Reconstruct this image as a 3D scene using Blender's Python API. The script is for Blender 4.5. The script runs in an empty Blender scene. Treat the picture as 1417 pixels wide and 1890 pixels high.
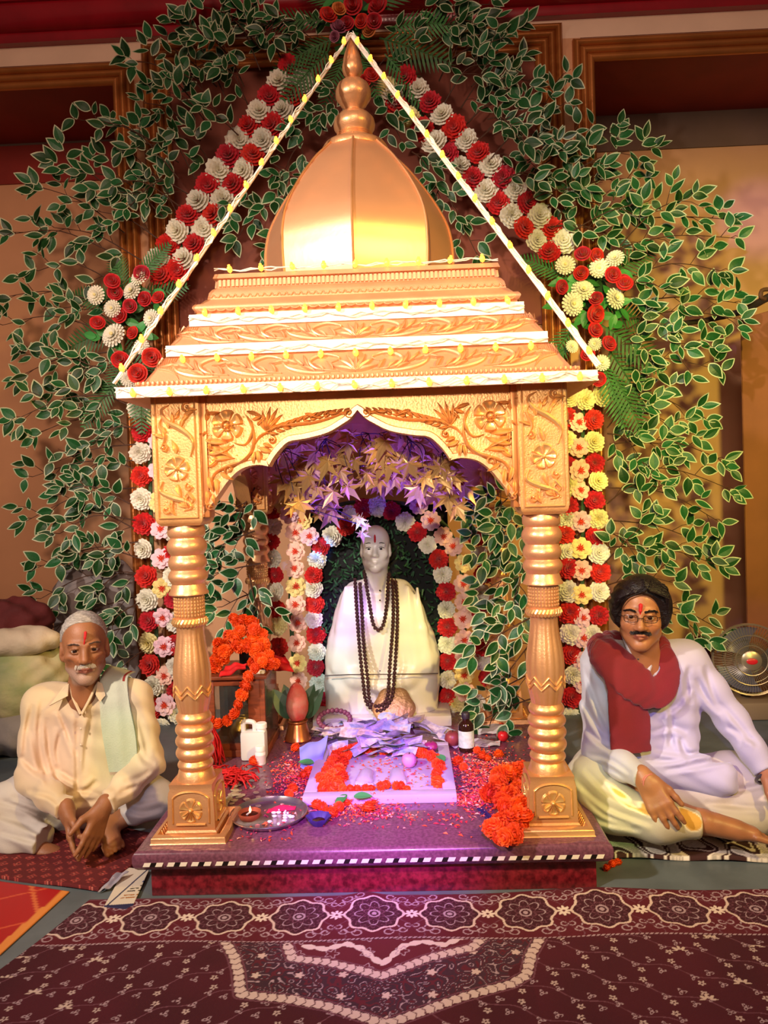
import bpy, bmesh, math, random
import numpy as np
from mathutils import Vector, Matrix, Euler
random.seed(7); rng = np.random.default_rng(7)
PI = math.pi
scene = bpy.context.scene
COL = scene.collection

# ------------------------------------------------------------------ camera
FPX = 1400.0
CAM = np.array([0.152, 0.0, 1.317]); YAW, PIT, ROL = 0.0295, -0.026, -0.0331
def _basis():
    cy, sy, cp, sp = math.cos(YAW), math.sin(YAW), math.cos(PIT), math.sin(PIT)
    fw = np.array([-sy*cp, cy*cp, sp]); rt = np.array([cy, sy, 0.]); up = np.cross(rt, fw)
    c, s = math.cos(ROL), math.sin(ROL)
    return c*rt+s*up, -s*rt+c*up, fw
RT, UP, FW = _basis()
cd = bpy.data.cameras.new('camera'); cam = bpy.data.objects.new('camera', cd); COL.objects.link(cam)
cd.sensor_fit = 'VERTICAL'; cd.sensor_height = 36.0; cd.lens = FPX/1890*36.0; cd.clip_start = .02
cam.matrix_world = Matrix(((RT[0], UP[0], -FW[0], CAM[0]), (RT[1], UP[1], -FW[1], CAM[1]), (RT[2], UP[2], -FW[2], CAM[2]), (0, 0, 0, 1)))
scene.camera = cam
def ray(x, y): return FW+(x-708.5)/FPX*RT-(y-945)/FPX*UP
def P(x, y, Y):                      # the point of the plane y = Y seen at a photograph position
    d = ray(x, y); return CAM+d*(Y/d[1])
def PZ(x, y, Z):                     # the point of the level z = Z seen there
    d = ray(x, y); return CAM+d*((Z-CAM[2])/d[2])

# ------------------------------------------------------------------ world, lights, exposure
scene.view_settings.view_transform = 'Standard'; scene.view_settings.look = 'None'
scene.view_settings.exposure = -0.08; scene.view_settings.gamma = 1.0; scene.view_settings.use_curve_mapping = False
wd = bpy.data.worlds.new('world'); scene.world = wd; wd.use_nodes = True
wd.node_tree.nodes['Background'].inputs[0].default_value = (1.0, .66, .50, 1); wd.node_tree.nodes['Background'].inputs[1].default_value = .12
def aim(o, target):
    o.rotation_euler = (Vector(target)-o.location).to_track_quat('-Z', 'Y').to_euler()
def area(name, loc, target, size, power, color):
    l = bpy.data.lights.new(name, 'AREA'); l.size = size; l.energy = power; l.color = color
    o = bpy.data.objects.new(name, l); COL.objects.link(o); o.location = loc; aim(o, target); return o
def spot(name, loc, target, deg, power, color, blend=.7, rad=.05):
    l = bpy.data.lights.new(name, 'SPOT'); l.spot_size = math.radians(deg); l.spot_blend = blend; l.energy = power; l.color = color; l.shadow_soft_size = rad
    o = bpy.data.objects.new(name, l); COL.objects.link(o); o.location = loc; aim(o, target); return o
LAMP = (.10, -.55, 2.35)              # the disco lamp that throws the coloured patches
spot('stage_par_white', (-2.7, -.1, 3.1), (-.2, 3.0, 1.35), 70, 1050, (1, .86, .75), 1., .10)
spot('stage_par_yellow', (2.7, .0, 3.1), (.6, 3.2, 1.2), 60, 720, (1, .70, .18), 1., .10)
spot('stage_par_pink', (-.35, -1.6, 2.15), (.0, 3.0, 1.45), 40, 560, (1, .84, .70), 1., .15)
spot('wall_wash_left', (-.7, -.6, 2.3), P(60, 760, 5.2), 40, 400, (1, .66, .50), 1., .12)
spot('wall_wash_right', (.9, -.6, 2.3), P(1330, 760, 5.2), 40, 950, (1, .93, .18), 1., .12)
area('upper_wall_fill', (0, -1.2, 4.3), (0, 4.6, 3.6), 1.6, 115, (1, .62, .48))  # unseen fill light added to brighten the upper wall
def beam(px, Y, deg, power, color, blend=.9, src=LAMP): spot('stage_beam', src, P(*px, Y), deg, power, color, blend, .03)
beam((700, 1490), 2.85, 16, 1900, (.42, .06, 1), 1.); beam((690, 1690), 2.3, 12, 420, (.5, .12, 1), 1.)
beam((635, 1130), 3.75, 5.5, 900, (.45, .18, 1)); beam((612, 1230), 3.75, 4.5, 450, (.25, .75, 1)); beam((772, 1170), 3.75, 5.5, 700, (1, .95, .35)); beam((690, 1345), 3.5, 6, 600, (.40, .25, 1))
beam((735, 1270), 3.7, 5, 124, (1, .95, .6))
beam((1108, 1390), 2.75, 4, 248, (.15, .25, 1)); beam((1320, 1330), 2.8, 10, 546, (.42, .28, 1)); beam((1250, 1400), 2.75, 6, 208, (.35, .35, 1)); beam((1090, 1260), 2.85, 6, 260, (.5, .8, 1)); beam((1110, 1490), 2.75, 7, 300, (.75, 1, .3))
beam((100, 1385), 2.9, 5, 208, (.55, .25, 1)); beam((215, 1385), 2.9, 5, 220, (.55, 1, .35)); beam((225, 1290), 2.9, 4, 118, (.45, .75, 1)); beam((270, 1480), 2.9, 5, 155, (.45, .6, 1))
beam((1400, 400), 5.2, 6, 900, (.35, .18, 1)); beam((1400, 590), 4.5, 3.5, 260, (.35, .18, 1)); beam((1395, 1150), 4.5, 3.5, 260, (.5, .25, 1))
beam((668, 970), 3.1, 1.7, 2600, (.02, .22, 1), .5, (.95, .1, 1.75))
beam((330, 1010), 2.6, 9, 99, (1, .45, .8)); beam((960, 1050), 2.6, 9, 136, (.75, .35, 1)); beam((1090, 1080), 4.4, 9, 161, (1, .55, .9)); beam((280, 930), 4.4, 9, 99, (1, .5, .7))
beam((693, 1022), 3.7, 2.6, 420, (1, .9, .85))  # soft fill added to lift the statue face, not a coloured patch
spot('stage_beam_leaves', (.05, 2.75, .75), (.08, 3.3, 1.6), 80, 110, (.12, .05, 1), .9)

# ------------------------------------------------------------------ materials
def lin(h):
    if not isinstance(h, str): return tuple(h)[:3]
    c = [int(h[i:i+2], 16)/255 for i in (1, 3, 5)]
    return tuple(x/12.92 if x <= .04045 else ((x+.055)/1.055)**2.4 for x in c)
MATS = {}
def mat(name, col, rough=.5, metal=0., var=0., vs=20., bump=0., bs=80., objvar=0., coat=0., sss=0., sheen=0., emit=0., trans=0., col2=None, spec=.5, attr=None, stretch=None, alpha=1., ior=1.45):
    if name in MATS: return MATS[name]
    m = bpy.data.materials.new(name); m.use_nodes = True; nt = m.node_tree; N = nt.nodes; L = nt.links
    b = N['Principled BSDF']; c = lin(col)
    b.inputs['Base Color'].default_value = (*c, 1); b.inputs['Roughness'].default_value = rough; b.inputs['Metallic'].default_value = metal
    b.inputs['Specular IOR Level'].default_value = spec; b.inputs['Coat Weight'].default_value = coat; b.inputs['IOR'].default_value = ior
    b.inputs['Transmission Weight'].default_value = trans; b.inputs['Sheen Weight'].default_value = sheen; b.inputs['Alpha'].default_value = alpha
    if sss: b.inputs['Subsurface Weight'].default_value = sss; b.inputs['Subsurface Radius'].default_value = (.012, .005, .003)
    src = None
    def coords():
        tc = N.new('ShaderNodeTexCoord'); o = tc.outputs['Object']
        if stretch:
            mp = N.new('ShaderNodeMapping'); mp.inputs['Scale'].default_value = stretch; L.new(o, mp.inputs[0]); o = mp.outputs[0]
        return o
    if attr:
        a = N.new('ShaderNodeAttribute'); a.attribute_name = attr; src = a.outputs['Color']
    if var or col2:
        n = N.new('ShaderNodeTexNoise'); n.inputs['Scale'].default_value = vs; n.inputs['Detail'].default_value = 5; L.new(coords(), n.inputs['Vector'])
        rp = N.new('ShaderNodeValToRGB'); rp.color_ramp.elements[0].position = .35; rp.color_ramp.elements[1].position = .65
        c2 = lin(col2) if col2 else tuple(min(1, x*(1+var)) for x in c); c1 = c if col2 else tuple(x*(1-var) for x in c)
        rp.color_ramp.elements[0].color = (*c1, 1); rp.color_ramp.elements[1].color = (*c2, 1)
        L.new(n.outputs['Fac'], rp.inputs[0])
        if src is None: src = rp.outputs[0]
        else:
            mx = N.new('ShaderNodeMix'); mx.data_type = 'RGBA'; mx.blend_type = 'MULTIPLY'; mx.inputs[0].default_value = .5
            L.new(src, mx.inputs[6]); L.new(rp.outputs[0], mx.inputs[7]); src = mx.outputs[2]
    if objvar:
        oi = N.new('ShaderNodeObjectInfo'); hs = N.new('ShaderNodeHueSaturation')
        mr = N.new('ShaderNodeMapRange'); mr.inputs[3].default_value = 1-objvar; mr.inputs[4].default_value = 1+objvar
        L.new(oi.outputs['Random'], mr.inputs[0]); L.new(mr.outputs[0], hs.inputs['Value'])
        mh = N.new('ShaderNodeMapRange'); mh.inputs[3].default_value = .5-.03*min(objvar, 1); mh.inputs[4].default_value = .5+.03*min(objvar, 1)
        L.new(oi.outputs['Random'], mh.inputs[0]); L.new(mh.outputs[0], hs.inputs['Hue'])
        if src is not None: L.new(src, hs.inputs['Color'])
        else: hs.inputs['Color'].default_value = (*c, 1)
        src = hs.outputs[0]
    if src is not None: L.new(src, b.inputs['Base Color'])
    if bump:
        n2 = N.new('ShaderNodeTexNoise'); n2.inputs['Scale'].default_value = bs; n2.inputs['Detail'].default_value = 3; L.new(coords(), n2.inputs['Vector'])
        bp = N.new('ShaderNodeBump'); bp.inputs['Strength'].default_value = bump; bp.inputs['Distance'].default_value = .01
        L.new(n2.outputs['Fac'], bp.inputs['Height']); L.new(bp.outputs[0], b.inputs['Normal'])
    if emit:
        b.inputs['Emission Strength'].default_value = emit; b.inputs['Emission Color'].default_value = (*c, 1)
    MATS[name] = m; return m

# ------------------------------------------------------------------ mesh building
class MB:
    def __init__(s): s.v = []; s.f = []; s.m = []
    def add(s, V, F, mi=0):
        o = len(s.v); s.v += [tuple(map(float, p)) for p in V]; s.f += [tuple(i+o for i in q) for q in F]; s.m += [mi]*len(F); return s
    def join(s, other, M=None, mi=None):
        V = other.v if M is None else [tuple(M @ Vector(p)) for p in other.v]
        o = len(s.v); s.v += V; s.f += [tuple(i+o for i in q) for q in other.f]; s.m += other.m if mi is None else [mi]*len(other.f); return s
    def box(s, x0, x1, y0, y1, z0, z1, mi=0, b=0.):
        if b:
            bm = bmesh.new(); bmesh.ops.create_cube(bm, size=1)
            for v in bm.verts: v.co = ((x0+x1)/2+v.co.x*(x1-x0), (y0+y1)/2+v.co.y*(y1-y0), (z0+z1)/2+v.co.z*(z1-z0))
            bmesh.ops.bevel(bm, geom=bm.edges[:], offset=b, segments=2, affect='EDGES', profile=.6)
            bm.verts.index_update(); s.add([v.co for v in bm.verts], [[v.index for v in f.verts] for f in bm.faces], mi); bm.free(); return s
        V = [(x, y, z) for z in (z0, z1) for y in (y0, y1) for x in (x0, x1)]
        return s.add(V, [(0, 2, 3, 1), (4, 5, 7, 6), (0, 1, 5, 4), (2, 6, 7, 3), (0, 4, 6, 2), (1, 3, 7, 5)], mi)
    def lathe(s, prof, c=(0, 0, 0), n=32, mi=0, mod=None, cap=True):
        # prof: (r, z) from bottom to top
        V = []; F = []
        for i, (r, z) in enumerate(prof):
            for k in range(n):
                a = 2*PI*k/n; q = r*(mod(a, i) if mod else 1)
                V.append((c[0]+q*math.cos(a), c[1]+q*math.sin(a), c[2]+z))
        for i in range(len(prof)-1):
            for k in range(n): F.append((i*n+k, i*n+(k+1) % n, (i+1)*n+(k+1) % n, (i+1)*n+k))
        if cap:
            F.append(tuple(range(n))[::-1]); F.append(tuple(range((len(prof)-1)*n, len(prof)*n)))
        return s.add(V, F, mi)
    def tube(s, pts, rad, n=6, mi=0, flat=1., closed=False, cap=True):
        pts = [np.array(p, float) for p in pts]; m = len(pts)
        rr = rad if hasattr(rad, '__len__') else [rad]*m
        V = []; F = []; up = None
        for i in range(m):
            if closed: t = pts[(i+1) % m]-pts[i-1]
            else: t = pts[min(i+1, m-1)]-pts[max(i-1, 0)]
            t = t/(np.linalg.norm(t)+1e-9)
            if up is None:
                up = np.array([0, 0, 1.]) if abs(t[2]) < .9 else np.array([1., 0, 0])
            sd = np.cross(t, up); sd /= np.linalg.norm(sd)+1e-9; up = np.cross(sd, t)
            for k in range(n):
                a = 2*PI*k/n; V.append(pts[i]+rr[i]*(math.cos(a)*sd+math.sin(a)*up*flat))
        for i in range(m if closed else m-1):
            j = (i+1) % m
            for k in range(n): F.append((i*n+k, i*n+(k+1) % n, j*n+(k+1) % n, j*n+k))
        if cap and not closed: F.append(tuple(range(n))[::-1]); F.append(tuple(range((m-1)*n, m*n)))
        return s.add(V, F, mi)
    def sphere(s, c, r, n=12, m=8, mi=0, f=None):
        rx, ry, rz = r if hasattr(r, '__len__') else (r, r, r); V = [(c[0], c[1], c[2]-rz)]; F = []
        for i in range(1, m):
            t = PI*i/m
            for k in range(n):
                a = 2*PI*k/n; V.append((c[0]+rx*math.sin(t)*math.cos(a), c[1]+ry*math.sin(t)*math.sin(a), c[2]-rz*math.cos(t)))
        V.append((c[0], c[1], c[2]+rz)); e = len(V)-1
        for k in range(n):
            F.append((0, 1+(k+1) % n, 1+k)); F.append((e, e-n+k, e-n+(k+1) % n))
        for i in range(m-2):
            for k in range(n): F.append((1+i*n+k, 1+i*n+(k+1) % n, 1+(i+1)*n+(k+1) % n, 1+(i+1)*n+k))
        return s.add(V, F, mi)
    def grid(s, fn, nu, nv, mi=0, thick=0., mfn=None):
        V = [fn(i/nu, j/nv) for j in range(nv+1) for i in range(nu+1)]; F = []; o = len(s.v)
        for j in range(nv):
            for i in range(nu):
                a = j*(nu+1)+i; F.append((a, a+1, a+nu+2, a+nu+1))
        s.add(V, F, mi)
        if mfn:
            for q in range(len(F)): s.m[len(s.m)-len(F)+q] = mfn(((q % nu)+.5)/nu, ((q//nu)+.5)/nv)
        return s
    def prism(s, poly, y0, y1, mi=0):        # polygon in x,z extruded along y (faces made by triangulation)
        n = len(poly); o = len(s.v)
        s.add([(x, y0, z) for x, z in poly]+[(x, y1, z) for x, z in poly], [(i, (i+1) % n, n+(i+1) % n, n+i) for i in range(n)], mi)
        bm = bmesh.new(); vs = [bm.verts.new((x, 0, z)) for x, z in poly]; bm.verts.index_update()
        f = bm.faces.new(vs); r = bmesh.ops.triangulate(bm, faces=[f]); bm.verts.index_update()
        T = [tuple(v.index for v in q.verts) for q in bm.faces]; bm.free()
        s.f += [tuple(o+i for i in t) for t in T]+[tuple(o+n+i for i in t[::-1]) for t in T]; s.m += [mi]*(2*len(T)); return s
    def warp(s, fn): s.v = [tuple(fn(p)) for p in s.v]; return s
    def mesh(s, name, mats, smooth=40, fix=True):
        me = bpy.data.meshes.new(name); me.from_pydata(s.v, [], s.f)
        for m in (mats if isinstance(mats, (list, tuple)) else [mats]): me.materials.append(m)
        me.polygons.foreach_set('material_index', s.m)
        if fix:
            bm = bmesh.new(); bm.from_mesh(me); bmesh.ops.recalc_face_normals(bm, faces=bm.faces[:]); bm.to_mesh(me); bm.free()
        if smooth:
            me.polygons.foreach_set('use_smooth', [True]*len(me.polygons)); me.set_sharp_from_angle(angle=math.radians(smooth))
        me.update(); return me
    def obj(s, name, mats, parent=None, smooth=40, **kw):
        return ob(name, s.mesh(name, mats, smooth), parent, **kw)

def ob(name, me, parent=None, loc=None, rot=None, scale=None, label=None, cat=None, group=None, kind=None, M=None):
    o = bpy.data.objects.new(name, me); COL.objects.link(o)
    if M is not None: o.matrix_world = M
    if loc is not None: o.location = loc
    if rot is not None: o.rotation_euler = rot
    if scale is not None: o.scale = (scale,)*3 if not hasattr(scale, '__len__') else scale
    if parent is not None: o.parent = parent
    for k, v in (('label', label), ('category', cat), ('group', group), ('kind', kind)):
        if v: o[k] = v
    return o
def thing(name, label, cat, loc=(0, 0, 0), rz=0, group=None):
    return ob(name, None, None, loc, (0, 0, rz), None, label, cat, group)
def struct(name, mb, m, smooth=40, label=None):
    return mb.obj(name, m, smooth=smooth, kind='structure', label=label)
def frame(o, z, x=None):              # matrix with origin o, local z axis z
    z = Vector(z).normalized(); x = Vector(x) if x is not None else (Vector((1, 0, 0)) if abs(z.x) < .9 else Vector((0, 1, 0)))
    y = z.cross(x).normalized(); x = y.cross(z)
    M = Matrix((x, y, z)).transposed().to_4x4(); M.translation = Vector(o); return M
def cat(pts, n=8, closed=False):      # Catmull-Rom
    p = [np.array(q, float) for q in pts]; m = len(p); out = []
    for i in range(m if closed else m-1):
        a, b, c, d = (p[(i-1) % m], p[i], p[(i+1) % m], p[(i+2) % m]) if closed else (p[max(i-1, 0)], p[i], p[i+1], p[min(i+2, m-1)])
        for k in range(n):
            t = k/n; out.append(.5*((2*b)+(c-a)*t+(2*a-5*b+4*c-d)*t*t+(3*b-a-3*c+d)*t**3))
    if not closed: out.append(p[-1])
    return out
# ------------------------------------------------------------------ the room
GOLD = mat('gold_paint', '#e0a472', .36, .62, var=.08, vs=9, bump=.08, bs=160, spec=.6)
GOLD2 = mat('gold_relief_lit', '#e6b272', .32, .62, var=.06, vs=12, bump=.08, bs=120)  # raised carving lighter than its ground, highlight put into the colour
FRAMEG = mat('frame_gilt', '#b06c34', .36, .5, var=.12, vs=5, bump=.1, bs=60)
WALLM = mat('wall_paint', '#d09a70', .7, var=.06, vs=2.5, bump=.05, bs=30)
WALLR = mat('wall_paint_red', '#8c2a1f', .6, var=.12, vs=3)
CREAM = mat('wall_cream', '#e6c6a8', .65, var=.05, vs=4)
REDG = mat('cornice_red_gloss', '#8f0f1c', .25, var=.15, vs=5, coat=.3)
GREYB = mat('wall_grey_and_shade', '#6b5346', .8, var=.1, vs=3)
SOFF = mat('soffit_red', '#8a2a1a', .6, var=.1, vs=4)
FLOORM = mat('floor_slate', '#5b6468', .45, var=.18, vs=5, bump=.06, bs=40)
WY, RY = 4.6, 5.3
mb = MB(); mb.box(-4, 4, -2.5, 5.6, -.08, 0); struct('floor', mb, FLOORM)
cl = P(262, 88, WY); cr = P(1035, 45, WY); sl = P(246, 118, WY); sr = P(1055, 76, WY)
ZT = (cl[2]+cr[2])/2; ZS = (sl[2]+sr[2])/2; SB = .125
# front wall: centre pier with a shallow panel, lintel over the two side recesses
mb = MB()
mb.box(sl[0]-.05, sr[0]+.05, WY+.06, WY+.5, 0, ZS+.02)                     # centre panel wall
mb.box(sl[0]-.05, cl[0]+.10, WY, WY+.06, 0, ZS+.02); mb.box(cr[0]-.10, sr[0]+.05, WY, WY+.06, 0, ZS+.02)
struct('wall_back', mb, WALLM)
mb = MB(); mb.box(-4, 4, WY, RY+.3, ZS+.02, 4.6); struct('wall_lintel', mb, CREAM)
mb = MB(); mb.box(cl[0]+.1, cr[0]-.1, WY+.03, WY+.07, 2.3, ZT-.1); struct('wall_panel', mb, mat('wall_panel_brown', '#8a4632', .65, var=.12, vs=3))
mb = MB(); mb.box(-4, sl[0], WY+.02, RY, ZS-SB+.01, ZS+.03); mb.box(sr[0], 4, WY+.02, RY, ZS-SB+.01, ZS+.03); struct('ceiling_soffit', mb, SOFF)
mb = MB(); mb.box(-4, 4, RY, RY+.1, 0, 4.0); struct('wall_recess', mb, WALLM)
zb = [P(60, y, RY-.01)[2] for y in (236, 268, 338)]
mb = MB(); mb.box(-4, sl[0]+.3, RY-.012, RY+.02, zb[1], ZS); struct('trim_9', mb, GREYB)
mb = MB(); mb.box(-4, sl[0]+.3, RY-.014, RY+.02, zb[2], zb[1]); struct('trim_10', mb, WALLR)
mb = MB(); mb.box(sr[0]-.3, 4, RY-.012, RY+.02, P(1250, 275, RY)[2], ZS); struct('trim_11', mb, GREYB)  # dark strip: lintel shade on the right recess wall put into the colour
# mouldings: ribbed gilt profile run along straight lines in the wall plane
def moulding(a, b, w, d, inward, y=WY, ribs=3):
    # a, b: (x, z) ends on the outer edge; inward: unit (x, z) towards the opening
    prof = []
    for k in range(ribs):
        for j in range(7):
            t = j/6; prof.append(((k+t)/ribs*w, d*(.55+.45*(1-k/ribs))*(.55+.45*math.sin(PI*t))))
    prof = [(0, 0)]+prof+[(w, 0)]; m = MB(); V = []; F = []; n = len(prof)
    L = math.hypot(b[0]-a[0], b[1]-a[1]); t = ((b[0]-a[0])/L, (b[1]-a[1])/L)
    for e, (p, sgn) in enumerate(((a, 1), (b, -1))):
        for q, h in prof:      # mitred at 45 degrees
            V.append((p[0]+inward[0]*q+t[0]*sgn*q, y-h, p[1]+inward[1]*q+t[1]*sgn*q))
    F = [(i, i+1, n+i+1, n+i) for i in range(n-1)]; m.add(V, F); return m
tn = 1
for (x0, x1, z1, w, r) in ((cl[0], cr[0], ZT, .16, 4), (-3.9, sl[0], ZS, SB, 3), (sr[0], 3.9, ZS, SB, 3)):
    for a, b, i in (((x0, z1), (x1, z1), (0, -1)), ((x0, 0), (x0, z1), (1, 0)), ((x1, 0), (x1, z1), (-1, 0))):
        if abs(a[0]) > 3.5 and abs(b[0]) > 3.5: continue
        struct('trim_%d' % tn, moulding(a, b, w, .05, i, WY, r), FRAMEG, 50); tn += 1
# red cornice: stepped, rounded courses
zc = (P(0, 66, WY-.1)[2]+P(1417, 3, WY-.1)[2])/2
mb = MB()
prof = [(0, zc), (.05, zc), (.06, zc+.02)]+[(.06+.09*math.sin(t*PI/2), zc+.05+.09*(1-math.cos(t*PI/2))) for t in np.linspace(0, 1, 6)]
prof += [(.15, zc+.17), (.17, zc+.17)]+[(.17+.16*math.sin(t*PI), zc+.18+.2*t) for t in np.linspace(0, 1, 10)]+[(.22, zc+.40), (.22, zc+.6), (0, zc+.6)]
V = [(x, WY-d, z) for x in (-4, 4) for d, z in prof]; n = len(prof)
mb.add(V, [(i, i+1, n+i+1, n+i) for i in range(n-1)]); struct('trim_12', mb, REDG, 30)
mb = MB(); mb.tube(cat([P(-20, 232, RY-.05), P(38, 229, RY-.05), P(120, 228, RY-.05), P(205, 224, RY-.05)], 4), .004, 5)
mb.tube([P(40, 229, RY-.05), P(40, 246, RY-.05)], .006, 5)
mb.obj('cable', mat('cable_black', '#241a18', .6), label='thin black cable strung across the dark top of the recess at the far side', cat='cable')
# ------------------------------------------------------------------ carved relief on any surface T(u, v, h) -> point
class Relief(MB):
    def __init__(s, T): super().__init__(); s.T = T
    def stroke(s, pts, w, h, n=6, taper=(.25, 1, .15), mi=0):
        q = cat(pts, n); m = len(q); V = []; F = []
        for i in range(m):
            t = q[min(i+1, m-1)]-q[max(i-1, 0)]; t = t/(np.linalg.norm(t)+1e-9); nn = np.array([-t[1], t[0]]); f = i/(m-1)
            k = taper[0]+(taper[1]-taper[0])*min(1, f*2.2) if f < .45 else taper[1]+(taper[2]-taper[1])*(f-.45)/.55
            for a, b in ((-1, -.15), (-.62, .72), (0, 1), (.62, .72), (1, -.15)):
                p = q[i]+nn*w*k*a; V.append(s.T(p[0], p[1], h*b*(.4+.6*k)))
        for i in range(m-1):
            for k in range(4): F.append((i*5+k, i*5+k+1, i*5+k+6, i*5+k+5))
        return s.add(V, F, mi)
    def leaf(s, c, ang, L, W, h, bend=0., n=7, groove=.35):
        V = []; F = []; ca, sa = math.cos(ang), math.sin(ang)
        for i in range(n+1):
            f = i/n; w = W*math.sin(PI*min(1, f*.94+.05))**.8*(1.15-.5*f); x = L*f; y0 = bend*L*f*f
            for a, b in ((-1, -.15), (-.5, 1), (0, 1-groove), (.5, 1), (1, -.15)):
                y = y0+a*w; V.append(s.T(c[0]+x*ca-y*sa, c[1]+x*sa+y*ca, h*b*(.35+.65*math.sin(PI*min(1, .15+f*.8)))))
        for i in range(n):
            for k in range(4): F.append((i*5+k, i*5+k+1, i*5+k+6, i*5+k+5))
        return s.add(V, F)
    def dome(s, c, r, h, n=12):
        V = [s.T(c[0], c[1], h)]; F = []
        for j, (q, z) in enumerate(((.4, .92), (.75, .62), (1, -.1))):
            for k in range(n): a = 2*PI*k/n; V.append(s.T(c[0]+r*q*math.cos(a), c[1]+r*q*math.sin(a), h*z))
        for k in range(n): F.append((0, 1+k, 1+(k+1) % n))
        for j in range(2):
            for k in range(n): F.append((1+j*n+k, 1+j*n+(k+1) % n, 1+(j+1)*n+(k+1) % n, 1+(j+1)*n+k))
        return s.add(V, F)
    def rosette(s, c, R, h, n=6, rot=.3):
        for k in range(n):
            a = rot+2*PI*k/n; s.petal(c, a, R, h, 2*PI/n)
        s.dome(c, R*.2, h*1.5)
    def petal(s, c, a, R, h, wd):
        V = []; F = []; nr, na = 5, 8
        for i in range(nr+1):
            for k in range(na+1):
                b = (k/na-.5); r = R*(.15+.85*i/nr)*(1-.10*(2*b)**4*(i/nr)); q = a+b*wd*.97
                z = h*((.25+.75*(i/nr)**1.2)*(1-.45*math.cos(b*PI)**2*(i/nr < .8)) if abs(b) < .47 and i < nr else -.15)
                V.append(s.T(c[0]+r*math.cos(q), c[1]+r*math.sin(q), z))
        for i in range(nr):
            for k in range(na): F.append((i*(na+1)+k, i*(na+1)+k+1, (i+1)*(na+1)+k+1, (i+1)*(na+1)+k))
        return s.add(V, F)
    def curl(s, c, r, a0, turns, w, h):
        pts = [(c[0]+r*(1-.8*t)*math.cos(a0+2*PI*turns*t), c[1]+r*(1-.8*t)*math.sin(a0+2*PI*turns*t)) for t in np.linspace(0, 1, 9)]
        s.stroke(pts, w, h, 4, (.6, 1, .7))
        s.dome(pts[-1], w*1.3, h*1.2, 8)

# ------------------------------------------------------------------ marble platform
HP, PW, PY0, PY1 = .168, .78, 2.42, 4.06
GRAN = mat('granite_red', '#84202a', .35, col2='#4d0c14', vs=55, bump=.05, bs=150)
SLABM = mat('granite_top', '#7a4a5c', .2, col2='#603848', vs=90, coat=.2)
plat = thing('platform', 'low polished red granite platform carrying the golden shrine', 'platform', (0, PY0, 0))
def rel(o, p): o.parent = p; o.matrix_parent_inverse = p.matrix_world.inverted(); return o
bpy.context.view_layer.update()
rel(MB().box(-PW+.045, PW-.045, PY0+.045, PY1, 0, HP-.06, b=.004).obj('base', GRAN), plat)
prof = [(.045, HP-.062), (.012, HP-.062)]+[(.03-.03*math.sin(a)-.0, HP-.035+.035*-math.cos(a)+.001) for a in np.linspace(.2, PI/2, 5)]+[(0, HP-.02)]+[(.02-.02*math.cos(a), HP-.02+.02*math.sin(a)) for a in np.linspace(.2, PI/2, 5)]
mb = MB(); n = len(prof); rings = []
V = []
for d, z in prof:
    V += [(-PW+d, PY0+d, z), (PW-d, PY0+d, z), (PW-d, PY1, z), (-PW+d, PY1, z)]
F = [(i*4+k, i*4+(k+1) % 4, i*4+4+(k+1) % 4, i*4+4+k) for i in range(n-1) for k in range(4)]+[tuple(range(4)), tuple(range(4*n-4, 4*n))]
top = rel(mb.add(V, F).obj('top_slab', SLABM, smooth=30), plat)
IW, IB = mat('inlay_white', '#e8dccb', .4), mat('inlay_black', '#181212', .3)
def dash(w, m):
    q = MB(); q.add([(x+s, y, z) for y in (0, .006) for x, z, s in ((0, 0, 0), (w, 0, 0), (w, .013, .006), (0, .013, .006))], [(0, 1, 2, 3), (7, 6, 5, 4), (0, 4, 5, 1), (1, 5, 6, 2), (2, 6, 7, 3), (3, 7, 4, 0)])
    return q.mesh('inlay', m, 0)
dw, dk, dv = dash(.022, IW), dash(.017, IB), dash(.022, IW)
for i in range(19):
    for me, x in ((dw, 0), (dk, .023), (dv, .041)):
        rel(ob('inlay', me, None, (-.745+i*.0793+x, PY0-.0012, HP-.047)), plat)

# ------------------------------------------------------------------ shrine canopy
MY = 3.2; PF = 2.6; S = .61
shrine = thing('shrine_canopy', 'golden carved shrine canopy with four turned pillars, cusped arches and a domed roof', 'shrine', (0, MY, HP)); bpy.context.view_layer.update()
def part(o, p=None): return rel(o, p or shrine)
def zp(y, x=342, Y=PF): return P(x, y, Y)[2]
PX = 1400/2.6
shaft = [(33, 969), (33, 973), (34.5, 975), (34.5, 986), (32, 990)]
def ring(y0, y1, r, d=5): return [(r-d+d*math.sin(t*PI), y0+(y1-y0)*t) for t in np.linspace(0, 1, 8)]
shaft += [(30, 992)]+ring(993, 1024, 37, 7)+ring(1026, 1051, 35.5)+ring(1053, 1074, 36.5)+[(30, 1077), (33, 1088), (36.5, 1093), (36.5, 1096), (28, 1097)]
shaft += [(27.5, 1099), (27, 1120), (26.5, 1139)]+ring(1140, 1154, 30, 4)
vase0 = len(shaft)
shaft += [(25, 1156), (25, 1170), (27.5, 1190), (31, 1210), (33.5, 1228), (34.5, 1243), (34, 1258), (33.5, 1275), (32, 1290), (29, 1303), (27, 1312)]
vase1 = len(shaft)
shaft += ring(1313, 1333, 33)+ring(1334, 1354, 35)+ring(1355, 1375, 35.5)+ring(1376, 1397, 35.5)+[(28, 1399)]+ring(1401, 1416, 33, 4)+[(31, 1418), (33, 1426), (36.5, 1434), (36.5, 1437)]
prof = [(r/PX, zp(y)) for r, y in shaft][::-1]; nv = len(prof)
lo, hi = nv-vase1, nv-vase0
def flute(a, i): return 1+(.035*abs(math.sin(a*8))-.02 if lo <= i < hi else 0)
ZB0, ZB1 = zp(1437), HP
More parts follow.
